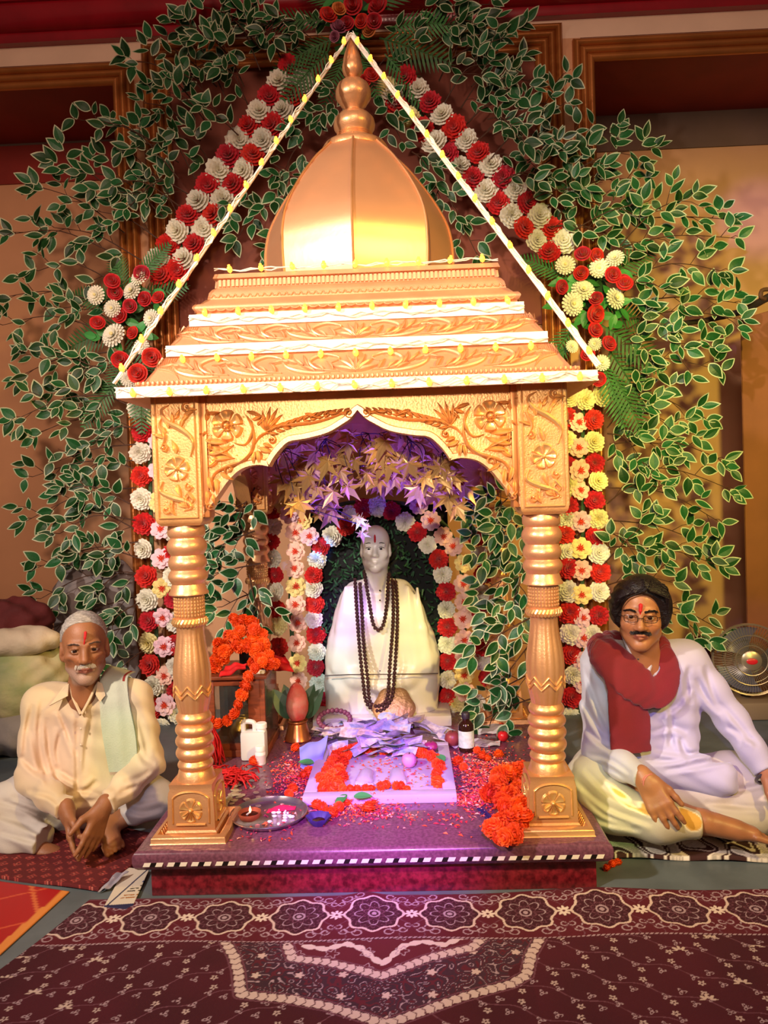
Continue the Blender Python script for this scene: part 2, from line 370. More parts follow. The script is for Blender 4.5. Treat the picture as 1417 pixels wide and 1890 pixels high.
def pillar_meshes():
    out = []
    out.append(('shaft', MB().lathe(prof, n=96, mod=flute), GOLD))
    # zigzag lotus line round the vase, beads and rope on the collar
    m = MB()
    for dz, am in ((0, .014), (-.018, .012)):
        pts = []
        for k in range(64):
            a = 2*PI*k/64; z = zp(1268)+dz+am*(abs(((k/4) % 2)-1)*2-1); r = .0645; pts.append((r*math.cos(a), r*math.sin(a), z))
        m.tube(pts, .0028, 5, closed=True)
    out.append(('lotus_band', m, GOLD2)); m = MB()
    for k in range(28):
        a = 2*PI*k/28
        for j in range(6): m.sphere((.0505*math.cos(a), .0505*math.sin(a), zp(1103)-.0115*j), (.0036, .0036, .0055), 6, 4)
    for k in range(30):
        a = 2*PI*k/30; m.tube([(.053*math.cos(a), .053*math.sin(a), zp(1152)), (.058*math.cos(a+.1), .058*math.sin(a+.1), zp(1147)), (.053*math.cos(a+.2), .053*math.sin(a+.2), zp(1141))], .006, 6)
    out.append(('collar_beads', m, GOLD2)); m2 = None
    # square die with arched panel and flower on each face, flaring fluted foot
    hb = 41/PX; hb0 = 44/PX; m = MB(); zt = ZB0; zl = zp(1517)
    rings = [(.074, zt+.006), (hb-.004, zt-.012), (hb, zt-.022), (hb0, zl+.006), (hb0+.006, zl), (hb0+.006, zl-.008), (hb0-.002, zl-.012), (hb0+.006, zl-.022), (.108, HP+.026), (.121, HP+.022), (.125, HP+.016), (.125, HP+.004), (.128, HP)]
    V = [(sx*q, sy*q, z) for q, z in rings for sx, sy in ((-1, -1), (1, -1), (1, 1), (-1, 1))]
    m.add(V, [(i*4+k, i*4+(k+1) % 4, i*4+4+(k+1) % 4, i*4+4+k) for i in range(len(rings)-1) for k in range(4)]+[(0, 1, 2, 3), tuple(range(4*len(rings)-4, 4*len(rings)))])
    out.append(('foot', m, GOLD))
    R = MB(); zc = (zt+zl)/2-.004
    for k in range(4):
        A = Matrix.Rotation(k*PI/2, 4, 'Z')
        r = Relief(lambda u, v, h: (u, -(hb0+(hb-hb0)*(v-zl)/(zt-zl))-h+.001, v))
        r.rosette((0, zc), .043, .008, 6, PI/6)
        for a in np.linspace(-2.6, -.5, 7): r.stroke([(.01*math.cos(a), zc+.01*math.sin(a)), (.036*math.cos(a), zc+.036*math.sin(a))], .0025, .011, 3)
        arch = [(-.062, zl+.03), (-.062, zc+.035)]+[(-.062*math.cos(t), zc+.035+.028*math.sin(t)) for t in np.linspace(.3, PI-.3, 7)]+[(.062, zc+.035), (.062, zl+.03)]
        r.stroke(arch, .0035, .006, 3, (1, 1, 1)); r.stroke([(-.05, zl+.026), (.05, zl+.026)], .004, .009, 3, (1, 1, 1))
        for q in range(9):   # acanthus flutes of the foot
            x = (q-4)*.0215; f = Relief(lambda u, v, h: (u, -(.108+(hb0+.004-.108)*((v-HP-.026)/(zl-.022-HP-.026)))-h, v))
            f.leaf((x*.82, zl-.024), -PI/2-.0+x*1.2, (zl-.024-HP-.024), .0115, .010); r.join(f)
        R.join(r, A)
    out.append(('foot_carving', R, GOLD2))
    return out
zk0, zk1 = zp(967), 1.665          # carved block above the shaft
BH = .079
GOLDP = mat('gold_groove_shade', '#d9a062', .38, .5, var=.1, vs=12, bump=.15, bs=140)  # groove shade put into the colour: ground darker than the raised carving
def block_meshes():
    m = MB(); pr = [(.066, zk0-.004)]+[(.066+(BH-.066)*math.sin(t), zk0+.022*(1-math.cos(t))) for t in np.linspace(.3, PI/2, 5)]+[(BH, zk1)]
    V = [(sx*q, sy*q, z) for q, z in pr for sx, sy in ((-1, -1), (1, -1), (1, 1), (-1, 1))]
    m.add(V, [(i*4+k, i*4+(k+1) % 4, i*4+4+(k+1) % 4, i*4+4+k) for i in range(len(pr)-1) for k in range(4)]+[(0, 1, 2, 3), tuple(range(4*len(pr)-4, 4*len(pr)))])
    R = MB(); z0, z1 = zk0+.035, zk1-.075; zm = (z0+z1)/2-.01
    for k in range(2):
        r = Relief(lambda u, v, h: (u, -BH-h+.001, v))
        for a, b in (((-.066, z0-.012), (-.066, z1+.07)), ((.066, z0-.012), (.066, z1+.07)), ((-.066, z0-.012), (.066, z0-.012))): r.stroke([a, b], .004, .007, 3, (1, 1, 1))
        r.rosette((0, zm), .046, .014, 6, .2)
        for d, zz in ((1, z1+.055), (-1, z0+.004)):      # s-scrolls and acanthus above and below the flower
            zA = zm+d*.052; L_ = abs(zz-zA)
            for s in (-1, 1):
                k2 = s*d
                r.stroke([(k2*.048, zA-d*.012), (k2*.058, zA+d*L_*.22), (k2*.020, zA+d*L_*.45), (k2*-.030, zA+d*L_*.62), (k2*-.045, zA+d*L_*.82), (k2*-.018, zA+d*L_*.92)] if s > 0 else [(k2*.052, zA+d*L_*.10), (k2*.036, zA+d*L_*.30), (k2*.052, zA+d*L_*.55), (k2*.040, zA+d*L_*.72)], .013 if s > 0 else .009, .015)
            for q in range(5): r.leaf((d*(-.042+.010*q), zA+d*L_*(.30+.09*q)), (PI/2 if d > 0 else -PI/2)+d*(.9-.45*q), .036, .0105, .014, .35)
            for q in range(4): r.leaf((d*(.020+.006*q), zA+d*L_*(.50+.10*q)), (PI/2 if d > 0 else -PI/2)-d*(.1+.35*q), .036, .0105, .014, -.35)
            r.leaf((0, zA), (PI/2 if d > 0 else -PI/2), .045, .013, .014, .3); r.curl((d*.040, zA+d*L_*.86), .018, 1, d*1.0, .006, .013); r.curl((-d*.040, zA+d*L_*.10), .015, 2, -d*1.0, .0055, .013)
        for q in range(16): r.dome((random.uniform(-.055, .055), random.uniform(z0, z1+.05)), .004, .004, 6)
        R.join(r, Matrix.Rotation(k*PI/2, 4, 'Z'))
        R.join(r, Matrix.Rotation(k*PI/2+PI, 4, 'Z'))
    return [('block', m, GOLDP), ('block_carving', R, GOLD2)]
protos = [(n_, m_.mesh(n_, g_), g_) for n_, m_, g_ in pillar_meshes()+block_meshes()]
for x, y in ((-S, PF), (S, PF), (-S, 2*MY-PF), (S, 2*MY-PF)):
    root = ob('pillar', protos[0][1], None, (x, y, 0)); bpy.context.view_layer.update(); part(root); bpy.context.view_layer.update()
    for n_, me, g_ in protos[1:]: rel(ob(n_, me, None, (x, y, 0)), root)

# cusped arch panels (drawn from the front one, in its own plane)
AY = PF-.058
half = [(655, 757), (643, 772), (628, 783), (600, 799), (559, 810), (531, 815), (514, 830), (502, 846), (494, 861), (474, 858), (446, 865), (424, 884), (408, 906), (391, 931), (377, 950), (368, 953)]
hp_ = [P(x, y, AY) for x, y in half]; ax = hp_[0][0]
half = [(p[0]-ax*(1-i/15.)*1.0, p[2]) for i, p in enumerate(hp_)]
half = [(min(-.0, x), z) for x, z in half]; half[0] = (0, half[0][1]); half[-1] = (-S+BH-.004, half[-1][1])
sm = [tuple(p) for p in cat(half[:9], 4)]+[tuple(p) for p in cat(half[8:], 4)][1:]
ZTOP = 1.665
intr = sm[::-1]+[(-x, z) for x, z in sm[1:]]
poly = intr+[(S-BH+.004, ZTOP), (-S+BH-.004, ZTOP)]
def arch_meshes():
    m = MB(); n0 = len(intr); V = [(x, y, z) for y in (-.03, .03) for q in range(n0) for x, z in (intr[q], (intr[q][0], ZTOP))]; o2 = 2*n0
    for q in range(n0-1): m.f += [(2*q, 2*q+2, 2*q+3, 2*q+1), (o2+2*q, o2+2*q+1, o2+2*q+3, o2+2*q+2), (2*q, o2+2*q, o2+2*q+2, 2*q+2), (2*q+1, 2*q+3, o2+2*q+3, o2+2*q+1)]
    m.f += [(0, 1, o2+1, o2), (2*n0-2, o2+2*n0-2, o2+2*n0-1, 2*n0-1)]; m.v = V; m.m = [0]*len(m.f)
    k = MB(); V = []; n = len(intr); I = [np.array(p) for p in intr]
    pts = []
    for i in range(n):   # raised lip that follows the cusps
        t = I[min(i+1, n-1)]-I[max(i-1, 0)]; t /= np.linalg.norm(t); nn = np.array([-t[1], t[0]])
        pts.append((I[i], nn))
    for p, nn in pts:
        for d, y in ((0, -.03), (0, -.042), (.016, -.042), (.02, -.03)): q = p+nn*d; V.append((q[0], y, q[1]))
    k.add(V, [(i*4+j, i*4+j+1, i*4+j+5, i*4+j+4) for i in range(n-1) for j in range(3)])
    R = MB()
    for s in (1, -1):
        def T(u, v, h, s=s):
            p = P(u, v, AY); return (s*(p[0]-ax*(1-min(1, (655-u)/287.))), -.029-h, p[2])
        r = Relief(T); H = .024
        c = (419, 786); r.rosette(c, 31, H, 6, .5); r.stroke([(c[0]+9*math.cos(a), c[1]+9*math.sin(a)) for a in np.linspace(0, 2*PI, 9)], 2.2, H*.9, 3, (1, 1, 1))
        r.stroke([(432, 818), (452, 820), (464, 800), (463, 780), (452, 766)], 4, H)
        r.stroke([(455, 770), (467, 800), (464, 830), (445, 852), (418, 862), (398, 873), (390, 890)], 5, H*1.1, taper=(.3, 1, .5))
        r.stroke([(468, 822), (478, 806), (492, 799), (503, 806)], 3.5, H); r.curl((500, 812), 8, -1, 1, 2.5, H)
        r.stroke([(478, 806), (505, 790), (540, 784), (575, 780), (610, 770), (640, 757)], 4, H*1.1, taper=(.5, 1, .4))
        for i, t in enumerate(np.linspace(.05, .95, 12)):       # acanthus leaflets along the vine
            x = 488+150*t; y = 800-40*t-6*math.sin(PI*t); r.leaf((x, y), -.9-.1*t, 26*(1-.55*t), 5.5*(1-.4*t), H, .35); r.leaf((x, y+1), .55-.5*t, 17*(1-.5*t), 4.5*(1-.4*t), H*.9, -.4)
        for a0, L in ((-1.9, 44), (-1.55, 50), (-1.25, 52), (-.95, 46), (-2.25, 34)): r.leaf((491, 796), a0, L*.9, 5, H, .12)
        for i, (x, y, a, L, w) in enumerate(((380, 812, .35, 40, 9), (384, 826, .15, 46, 9), (386, 838, -.1, 46, 9), (392, 850, -.35, 40, 8), (386, 862, -.5, 26, 6), (386, 812, 1.2, 26, 6),
                (470, 835, 1.9, 24, 7), (474, 832, 1.2, 26, 8), (478, 826, .6, 26, 8), (484, 820, .1, 18, 6), (386, 880, 1.5, 30, 8), (398, 884, 1.2, 32, 8), (408, 872, .8, 26, 7), (383, 905, 1.3, 28, 7), (396, 912, 1.7, 20, 6), (380, 925, .6, 14, 5),
                (381, 776, -1.2, 20, 5), (381, 796, 1.8, 12, 4), (384, 762, .2, 22, 5), (455, 760, .1, 30, 5), (465, 775, -.2, 22, 5), (474, 785, -.9, 22, 5), (600, 762, .2, 24, 5), (560, 764, .1, 28, 5), (620, 760, .5, 18, 4))):
            r.leaf((x, y), a, L, w, H, .25 if i % 2 else -.25)
        r.curl((424, 868), 10, 2, 1, 3, H); r.curl((388, 942-8), 8, 0, 1, 2.5, H); r.curl((640, 763), 9, 1, 1.1, 3, H)
        r.stroke([(374, 752), (374, 935)], 2.5, H*.6, 3, (1, 1, 1))
        for q in range(26):
            u, v = random.uniform(382, 480), random.uniform(765, 850); r.dome((u, v), 1.6, H*.3, 6)
        R.join(r)
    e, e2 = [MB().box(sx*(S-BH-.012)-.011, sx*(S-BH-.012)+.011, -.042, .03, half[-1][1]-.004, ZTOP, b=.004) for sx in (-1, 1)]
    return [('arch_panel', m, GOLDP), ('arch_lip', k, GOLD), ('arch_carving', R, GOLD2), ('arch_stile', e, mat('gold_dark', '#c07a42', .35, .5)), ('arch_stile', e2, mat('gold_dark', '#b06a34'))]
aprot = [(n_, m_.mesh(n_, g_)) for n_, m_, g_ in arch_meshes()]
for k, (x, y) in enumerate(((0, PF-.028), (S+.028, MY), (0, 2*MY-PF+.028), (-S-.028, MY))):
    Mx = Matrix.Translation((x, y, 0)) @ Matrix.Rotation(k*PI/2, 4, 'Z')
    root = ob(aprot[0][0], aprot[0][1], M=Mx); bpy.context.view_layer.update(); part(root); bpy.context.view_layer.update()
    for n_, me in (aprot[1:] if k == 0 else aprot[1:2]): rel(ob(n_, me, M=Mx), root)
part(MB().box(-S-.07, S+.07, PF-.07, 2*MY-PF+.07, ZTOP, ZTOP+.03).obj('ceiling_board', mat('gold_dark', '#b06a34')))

# roof: square courses, solved from the photograph's corners
def course(xl, yl, xr, yr):
    d = ray(xl, yl); t = (MY+CAM[0])/(d[1]-d[0]); a = CAM+d*t
    d = ray(xr, yr); t = (MY-CAM[0])/(d[1]+d[0]); b = CAM+d*t
    return ((b[0]-a[0])/2, (a[2]+b[2])/2)
Cs = dict(eb=course(214, 735, 1101, 705), et=course(212, 714, 1101, 683), fb=course(262, 706, 1050, 676), t2b=course(303, 660, 1010, 633), t2t=course(311, 641, 1004, 613),
          t1b=course(345, 604, 972, 577), t1t=course(358, 584, 956, 559), cb=course(364, 580, 955, 553), ct=course(368, 563, 946, 537), sa=course(383, 556, 934, 528), sb=course(385, 545, 930, 515), da=course(400, 536, 918, 507), db=course(401, 521, 914, 494), tp=course(393, 508, 916, 483))
def lerp(a, b, t): return tuple(a[i]+(b[i]-a[i])*t for i in range(len(a)))
prof = [(S+.06, ZTOP+.03), (Cs['eb'][0]-.02, Cs['eb'][1]+.006), Cs['eb'], Cs['et'], (Cs['fb'][0]+.02, Cs['et'][1]+.004), (Cs['fb'][0]+.015, Cs['fb'][1]-.003)]
flare = [tuple(p) for p in cat([Cs['fb'], lerp(Cs['fb'], Cs['t2b'], .55), Cs['t2b'], Cs['t2t'], lerp(Cs['t2t'], Cs['t1b'], .5), Cs['t1b'], Cs['t1t']], 4)]
prof += flare+[Cs['cb']]
a, b = Cs['cb'], Cs['ct']
prof += [(a[0]+.012*math.sin(t*PI), a[1]+(b[1]-a[1])*t) for t in np.linspace(.1, .9, 6)]
prof += [Cs['ct'], (Cs['sa'][0]+.006, Cs['sa'][1]-.004), Cs['sa'], Cs['sb'], (Cs['da'][0]+.012, Cs['da'][1]-.008), Cs['da'], Cs['db'], (Cs['tp'][0]+.006, Cs['db'][1]+.004), Cs['tp'], (.3, Cs['tp'][1])]
V = [(sx*q, MY+sy*q, z) for q, z in prof for sx, sy in ((-1, -1), (1, -1), (1, 1), (-1, 1))]; n = len(prof)
roof = part(MB().add(V, [(i*4+k, i*4+(k+1) % 4, i*4+4+(k+1) % 4, i*4+4+k) for i in range(n-1) for k in range(4)]+[tuple(range(4*n-4, 4*n))]).obj('roof', mat('gold_roof', '#dc9e74', .42, .45, var=.08, vs=10, bump=.08, bs=150), smooth=30))
bpy.context.view_layer.update()
def slopeT(c0, c1):
    dh, dz = c1[0]-c0[0], c1[1]-c0[1]; L = math.hypot(dh, dz); nx, nz = dz/L, -dh/L
    def T(u, v, h): q = c0[0]+dh*v; return (u, -(q+nx*h), c0[1]+dz*v+nz*h)
    return T, L
def roof_carving():
    out = []
    for (c0, c1, amp) in ((Cs['t2t'], Cs['t1b'], 1.), (Cs['fb'], Cs['t2b'], .95)):
        T, L = slopeT(c0, c1)
        r = Relief(lambda u, v, h, T=T, L=L: T(u, v/L, h)); W = c0[0]*.97; H = .011
        for s in (-1, 1):
            for i, x0 in enumerate((.08, .36, .62)):
                x = x0*W*s; d = s
                r.stroke([(x, L*.15), (x+d*.07, L*.25), (x+d*.10, L*.6), (x+d*.05, L*.85), (x+d*.0, L*.68), (x+d*.025, L*.5)], .010, H)
                r.stroke([(x+d*.03, L*.1), (x+d*.10, L*.12), (x+d*.17, L*.35), (x+d*.20, L*.8)], .011, H)
                for q in range(5): r.leaf((x+d*(.10+.02*q), L*(.35+.08*q)), (0 if d > 0 else PI)+d*(.9-.35*q), .055, .009, H, .3*d)
                for q in range(3): r.leaf((x+d*(.02+.03*q), L*.15), PI/2-d*(.2+.3*q), .05, .009, H, -.3*d)
        for q in range(7): r.leaf((0, L*.12), PI/2+(q-3)*.42, L*.75, .012, H, 0)
        for s in (-1, 1):
            for q in range(9): r.stroke([(s*(W*.86+.002*q), L*.05+q*.006), (s*(W*.90+.006*q), L*.5), (s*(W*.885+.008*q), L*.95)], .0035, .006, 3)
        out.append(('acanthus_band', r))
    # dentil bands
    for (c0, c1, nd, pr_) in ((Cs['da'], Cs['db'], 64, .008), (Cs['et'], (Cs['fb'][0]+.018, Cs['fb'][1]), 90, .006)):
        T, L = slopeT(c0, c1); hw = c0[0]*.985 if nd == 64 else c1[0]; R = MB(); out.append(('dentil_band', R))
        for k in range(nd):
            u = -hw+2*hw*(k+.5)/nd; w = hw/nd*.62
            if nd == 64:
                R.add([T(u+a*w, b, h) for h in (0, pr_) for a, b in ((-1, .08), (1, .08), (1, .95), (-1, .95))], [(4, 5, 6, 7), (0, 1, 5, 4), (1, 2, 6, 5), (2, 3, 7, 6), (3, 0, 4, 7)])
            else:
                q = c1[0]; R.sphere((u, -(q+.002), (c0[1]+c1[1])/2+.004), (w*1.3, .008, .008), 6, 4)
    # small leaf-tip moulding on the two middle courses
    for (c0, c1, nd) in ((Cs['sa'], Cs['sb'], 40), (Cs['cb'], Cs['ct'], 34)):
        T, L = slopeT(c0, c1); hw = c0[0]*.985; off = .0 if nd == 40 else .009
        r = Relief(lambda u, v, h, T=T, L=L, off=off: T(u, v/L, h+off))
        for k in range(nd):
            u = -hw+2*hw*(k+.5)/nd; w = hw/nd
            r.stroke([(u-w, .35*L), (u-w*.5, .25*L), (u, .7*L), (u+w*.5, .3*L), (u+w, .35*L)] if nd == 40 else [(u-w, .25*L), (u-w*.4, .06*L), (u+w*.4, .06*L), (u+w, .25*L)], .0028, .004, 3, (1, 1, 1))
        out.append(('leaf_moulding', r))
    return out
for nm, m_ in roof_carving():
    me = m_.mesh(nm, mat('gold_roof', '#cf8e58'))
    for k in range(4): rel(ob(nm, me, M=Matrix.Translation((0, MY, 0)) @ Matrix.Rotation(k*PI/2, 4, 'Z'), kind='stuff'), roof)

# ribbed octagonal dome and turned finial
DX = P(657, 490, MY)[0]*.5; DS = FPX/(MY*1.0)
def zd(y): return P(655, y, MY)[2]
dp = [(165, 502), (165, 482), (164.5, 464), (162, 446), (157, 425), (147, 402), (132, 375), (112, 345), (90, 316), (70, 295), (52, 276), (45, 268)]
dp = [(r/DS*1.04, zd(y)) for r, y in dp]; dp = [(158/DS*1.04, Cs['tp'][1]+.001), (163/DS*1.04, (Cs['tp'][1]+zd(500))/2)]+dp; dsm = [tuple(p) for p in cat(dp, 4)]
V = []; n8 = 8; sub = 6
def octr(a):   # straight facets between eight ribs, one rib facing the viewer
    b = (a+PI/2) % (PI/4)-PI/8; return math.cos(PI/8)/math.cos(b)
mb = MB(); mb.lathe(dsm, (DX, MY, 0), 8*sub, mod=lambda a, i: octr(a)*(1-.0*i))
dome = part(mb.obj('dome', mat('dome_copper', '#d79c72', .34, .5, var=.04, vs=5, bump=.03, bs=30), smooth=25)); bpy.context.view_layer.update()
for k in range(8):
    a = k*PI/4-PI/2; pts = [(DX+r*math.cos(a)*1.004, MY+r*math.sin(a)*1.004, z) for r, z in dsm]
    rel(MB().tube(pts, .0075, 6, flat=.7).obj('rib', GOLD), dome)
fin = [(52, 288), (59, 284), (60, 277), (56, 271), (44, 268), (38, 264), (33, 262), (33, 258)]+[(31+2*(k % 2), 256-k*2) for k in range(5)]+[(33, 244), (37, 238), (38, 231), (36, 222), (29, 214), (19, 208), (15, 204), (17, 200), (24, 194), (26, 190), (29, 186), (32, 181), (32.5, 175), (32, 168), (28, 158), (20, 151), (11, 148), (9, 145), (12, 142), (17, 136), (19, 128), (18.5, 121), (16.5, 115), (17, 112), (14, 100), (9, 85), (4, 72), (1, 64)]
part(MB().lathe([(r/DS, zd(y)) for r, y in fin], (DX, MY, 0), 40).obj('finial', GOLD, smooth=50))
# ------------------------------------------------------------------ artificial flowers and leaves
def child(name, me, root, M, **kw):
    o = ob(name, me, None, **kw); o.parent = root; o.matrix_basis = Matrix.Translation(-root.location) @ M; return o
LEAFG = mat('leaf_green', '#1a4c20', .42, var=.35, vs=30, objvar=.55, spec=.4)
LEAFC = mat('leaf_margin', '#b4bd98', .5)
STEM = mat('twig_brown', '#4a2d1c', .7)
def leaf_mesh(n=7, wid=.27, rim=.80, curl=.16, mats=None):
    m = MB(); V = []
    for i in range(n+1):
        t = i/n; w = wid*(math.sin(PI*t**.82)**.85 if 0 < t < 1 else 0)+(.0 if i else .02); dr = -curl*t*t
        wi = max(w-.040*(1 if .1 < t < .95 else 1), 0); ti = .05+t*.88
        V += [(t, -w, dr+.25*w*.6), (ti, -wi, -curl*ti*ti+.25*wi*.6), (ti, 0, -curl*ti*ti), (ti, wi, -curl*ti*ti+.25*wi*.6), (t, w, dr+.25*w*.6)]
    for i in range(n):
        for k in range(4): m.add([], [], 0); m.f.append((i*5+k, i*5+k+1, i*5+k+6, i*5+k+5)); m.m.append(1 if k in (0, 3) else 0)
    m.v = V; m.f += [(n*5, n*5+1, n*5+2), (n*5+2, n*5+3, n*5+4), (n*5, n*5+2, n*5+4)]; m.m += [1, 1, 1]
    return m.mesh('leaf', mats or [LEAFG, LEAFC], 0, fix=False)
LEAVES = [leaf_mesh(7, .27, curl=.16), leaf_mesh(7, .23, curl=-.10), leaf_mesh(7, .29, curl=.3)]
def branch(root, tip, Y, label, group, twigs=6, lsize=.098, per=3, droop=.05, seed=None, dy=.12):
    if seed is not None: random.seed(seed)
    a = P(*root, Y); b = P(*tip, Y-random.uniform(0, dy)); L = np.linalg.norm(b-a)
    mid = (a+b)/2+np.array([0, -random.uniform(.0, .05), droop*random.uniform(.4, 1.4)*(1 if L > .25 else .3)])
    pts = cat([a, mid, b], 6); m = MB(); m.tube(pts, np.linspace(.0045, .0018, len(pts)), 5)
    leaves = []
    d0 = (b-a)/L; side = random.choice((-1, 1))
    nrm = np.cross(d0, [0, 1, 0])
    for k in range(twigs+1):
        t = .22+.78*k/twigs; p = pts[min(int(t*(len(pts)-1)), len(pts)-1)]; side = -side
        ang = side*random.uniform(.45, .95) if k < twigs else 0
        dr = d0*math.cos(ang)+nrm*math.sin(ang)+np.array([0, random.uniform(-.45, .1), 0]); dr /= np.linalg.norm(dr)
        tl = random.uniform(.07, .15) if k < twigs else .05
        q = p+dr*tl*.5+np.array([0, 0, .008]); e = p+dr*tl+np.array([0, 0, -.008])
        m.tube([p, q, e], [.0022, .0018, .0012], 4)
        for j in range(per):
            f = (.45, .75, 1.)[j % 3] if per <= 3 else .35+.65*j/(per-1)
            c = p+(e-p)*f; sg = (-1, 1, 0)[j % 3]
            la = sg*random.uniform(.5, 1.0)+random.uniform(-.25, .25)
            n2 = np.cross(dr, [0, 1, 0]); n2 /= np.linalg.norm(n2)+1e-6
            x = dr*math.cos(la)+n2*math.sin(la)+np.array([0, random.uniform(-.35, .15), -random.uniform(0, .35)])
            z = np.array([random.uniform(-.55, .55), -1, random.uniform(-.35, .6)])
            leaves.append((c, x/np.linalg.norm(x), z, lsize*random.uniform(.75, 1.15)))
    o = m.obj('ficus_branch', STEM, label=label, cat='branch', group=group); off = Vector(a)
    o.data.transform(Matrix.Translation(-off)); o.location = off
    for c, x, z, s in leaves:
        x = Vector(x); z = Vector(z); z = (z-x*z.dot(x)).normalized(); y = z.cross(x)
        M = Matrix((x, y, z)).transposed().to_4x4() @ Matrix.Scale(s, 4); M.translation = Vector(c)
        child('leaf', random.choice(LEAVES), o, M)
    return o
random.seed(11)
FY = 4.42
ZONES = {
 'left_up': ('variegated ficus spray fanning above the left bouquet, %s tip counted from the top', 'ficus sprays on the upper left of the wall',
   [((215, 470), (20, 432)), ((230, 430), (75, 345)), ((250, 400), (112, 305)), ((300, 270), (150, 222)), ((330, 330), (215, 225)), ((360, 190), (245, 112)), ((400, 160), (285, 75)), ((430, 110), (325, 45)), ((480, 90), (375, 12)), ((330, 380), (215, 335)), ((260, 480), (100, 420)), ((370, 260), (265, 190)), ((410, 220), (330, 130)), ((450, 160), (395, 75)), ((290, 440), (180, 390)), ((340, 420), (250, 290)), ((520, 60), (440, 8)), ((560, 40), (490, 60)), ((360, 330), (290, 230)), ((300, 400), (170, 320)), ((420, 190), (360, 70)), ((330, 300), (230, 270)), ((480, 130), (430, 40)), ((390, 240), (310, 170)), ((440, 250), (380, 200)), ((400, 320), (330, 250)), ((350, 360), (280, 330)), ((460, 200), (420, 120)), ((520, 110), (470, 40)), ((300, 330), (240, 380)), ((440, 120), (350, 130))]),
 'left_mid': ('variegated ficus spray left of the left flower column, %s tip counted from the top', 'ficus sprays beside the left flower column',
   [((190, 560), (8, 548)), ((190, 610), (5, 600)), ((200, 650), (45, 690)), ((215, 700), (50, 640)), ((220, 730), (38, 770)), ((235, 790), (70, 800)), ((245, 850), (60, 880)), ((250, 900), (48, 962)), ((250, 960), (110, 985)), ((255, 1000), (68, 1048)), ((255, 1060), (75, 1105)), ((255, 1100), (95, 1160)), ((250, 820), (110, 850)), ((240, 930), (120, 900)), ((240, 680), (110, 720)), ((210, 520), (70, 500)), ((260, 760), (150, 745)), ((270, 1150), (120, 1215)), ((265, 1200), (210, 1250)), ((255, 1030), (150, 1020)), ((255, 870), (150, 870)), ((250, 720), (160, 680)), ((255, 980), (160, 940)), ((262, 1110), (190, 1170)), ((255, 790), (170, 820)), ((215, 600), (110, 570)), ((262, 1060), (180, 1090)), ((262, 1230), (225, 1330))]),
 'right_up': ('variegated ficus spray fanning above the right bouquet, %s tip counted from the top', 'ficus sprays on the upper right of the wall',
   [((830, 80), (905, 8)), ((840, 120), (955, 50)), ((870, 160), (958, 110)), ((890, 200), (1045, 150)), ((900, 240), (1035, 195)), ((950, 290), (1030, 280)), ((970, 330), (1130, 235)), ((1000, 360), (1205, 275)), ((1000, 390), (1180, 330)), ((1050, 430), (1195, 372)), ((860, 230), (960, 190)), ((810, 150), (880, 60)), ((1030, 400), (1110, 320)), ((900, 300), (990, 250)), ((920, 340), (1010, 330)), ((800, 90), (850, 20)), ((780, 60), (800, 10)), ((1060, 440), (1350, 405)), ((1100, 470), (1362, 440)), ((1130, 470), (1270, 365)), ((850, 200), (930, 140)), ((940, 330), (1080, 260)), ((960, 380), (1070, 350)), ((820, 190), (900, 120)), ((880, 260), (1000, 225)), ((1080, 440), (1170, 400)), ((830, 110), (900, 80)), ((860, 130), (930, 70)), ((880, 180), (980, 150)), ((900, 220), (960, 260)), ((960, 300), (1060, 300)), ((1000, 380), (1130, 380)), ((800, 60), (870, 40)), ((1010, 420), (1120, 430))]),
 'right_mid': ('variegated ficus spray right of the right flower column, %s tip counted from the top', 'ficus sprays beside the right flower column',
   [((1150, 560), (1365, 560)), ((1150, 590), (1365, 590)), ((1140, 520), (1330, 500)), ((1130, 660), (1318, 680)), ((1120, 640), (1300, 640)), ((1120, 720), (1290, 770)), ((1120, 760), (1270, 800)), ((1125, 820), (1335, 850)), ((1120, 870), (1352, 905)), ((1120, 900), (1330, 965)), ((1120, 960), (1290, 1000)), ((1115, 1010), (1330, 1045)), ((1120, 1080), (1240, 1075)), ((1190, 1110), (1325, 1160)), ((1190, 1130), (1300, 1180)), ((1120, 700), (1210, 690)), ((1120, 790), (1200, 740)), ((1120, 850), (1230, 820)), ((1120, 930), (1220, 900)), ((1115, 1040), (1200, 960)), ((1140, 620), (1230, 600)), ((1120, 980), (1180, 1040)), ((1130, 560), (1220, 530)), ((1120, 800), (1190, 860))]),
 'middle': ('variegated ficus spray between dome and diagonal garlands, %s tip counted from the top', 'ficus sprays behind the dome',
   [((470, 330), (430, 400)), ((500, 300), (560, 380)), ((500, 380), (440, 440)), ((520, 420), (500, 470)), ((560, 260), (520, 330)), ((600, 200), (560, 240)), ((710, 220), (740, 260)), ((760, 280), (800, 330)), ((790, 340), (850, 400)), ((840, 400), (880, 470)), ((700, 120), (760, 60)), ((610, 110), (560, 60)), ((820, 330), (790, 400)), ((560, 330), (490, 380)), ((650, 150), (600, 200)), ((690, 160), (730, 200))]),
}
ORD = ['topmost', 'second', 'third', 'fourth', 'fifth', 'sixth', 'seventh', 'eighth', 'ninth', 'tenth', 'eleventh', 'twelfth']+['%dth' % k for k in range(13, 20)]+['20th', '21st', '22nd', '23rd']+['%dth' % k for k in range(24, 40)]
def ordered(lst, lab):
    rank = sorted(range(len(lst)), key=lambda i: lst[i][1][1])
    return {i: lab % ORD[k] for k, i in enumerate(rank)}
for zn, (lab, grp, lst) in ZONES.items():
    nm = ordered(lst, lab)
    for i, (r, t) in enumerate(lst):
        L = math.hypot(r[0]-t[0], r[1]-t[1]); branch(r, t, FY-.02*(i % 5), nm[i], grp, twigs=max(3, min(6, int(L/32))), per=3 if i % 3 else 2)
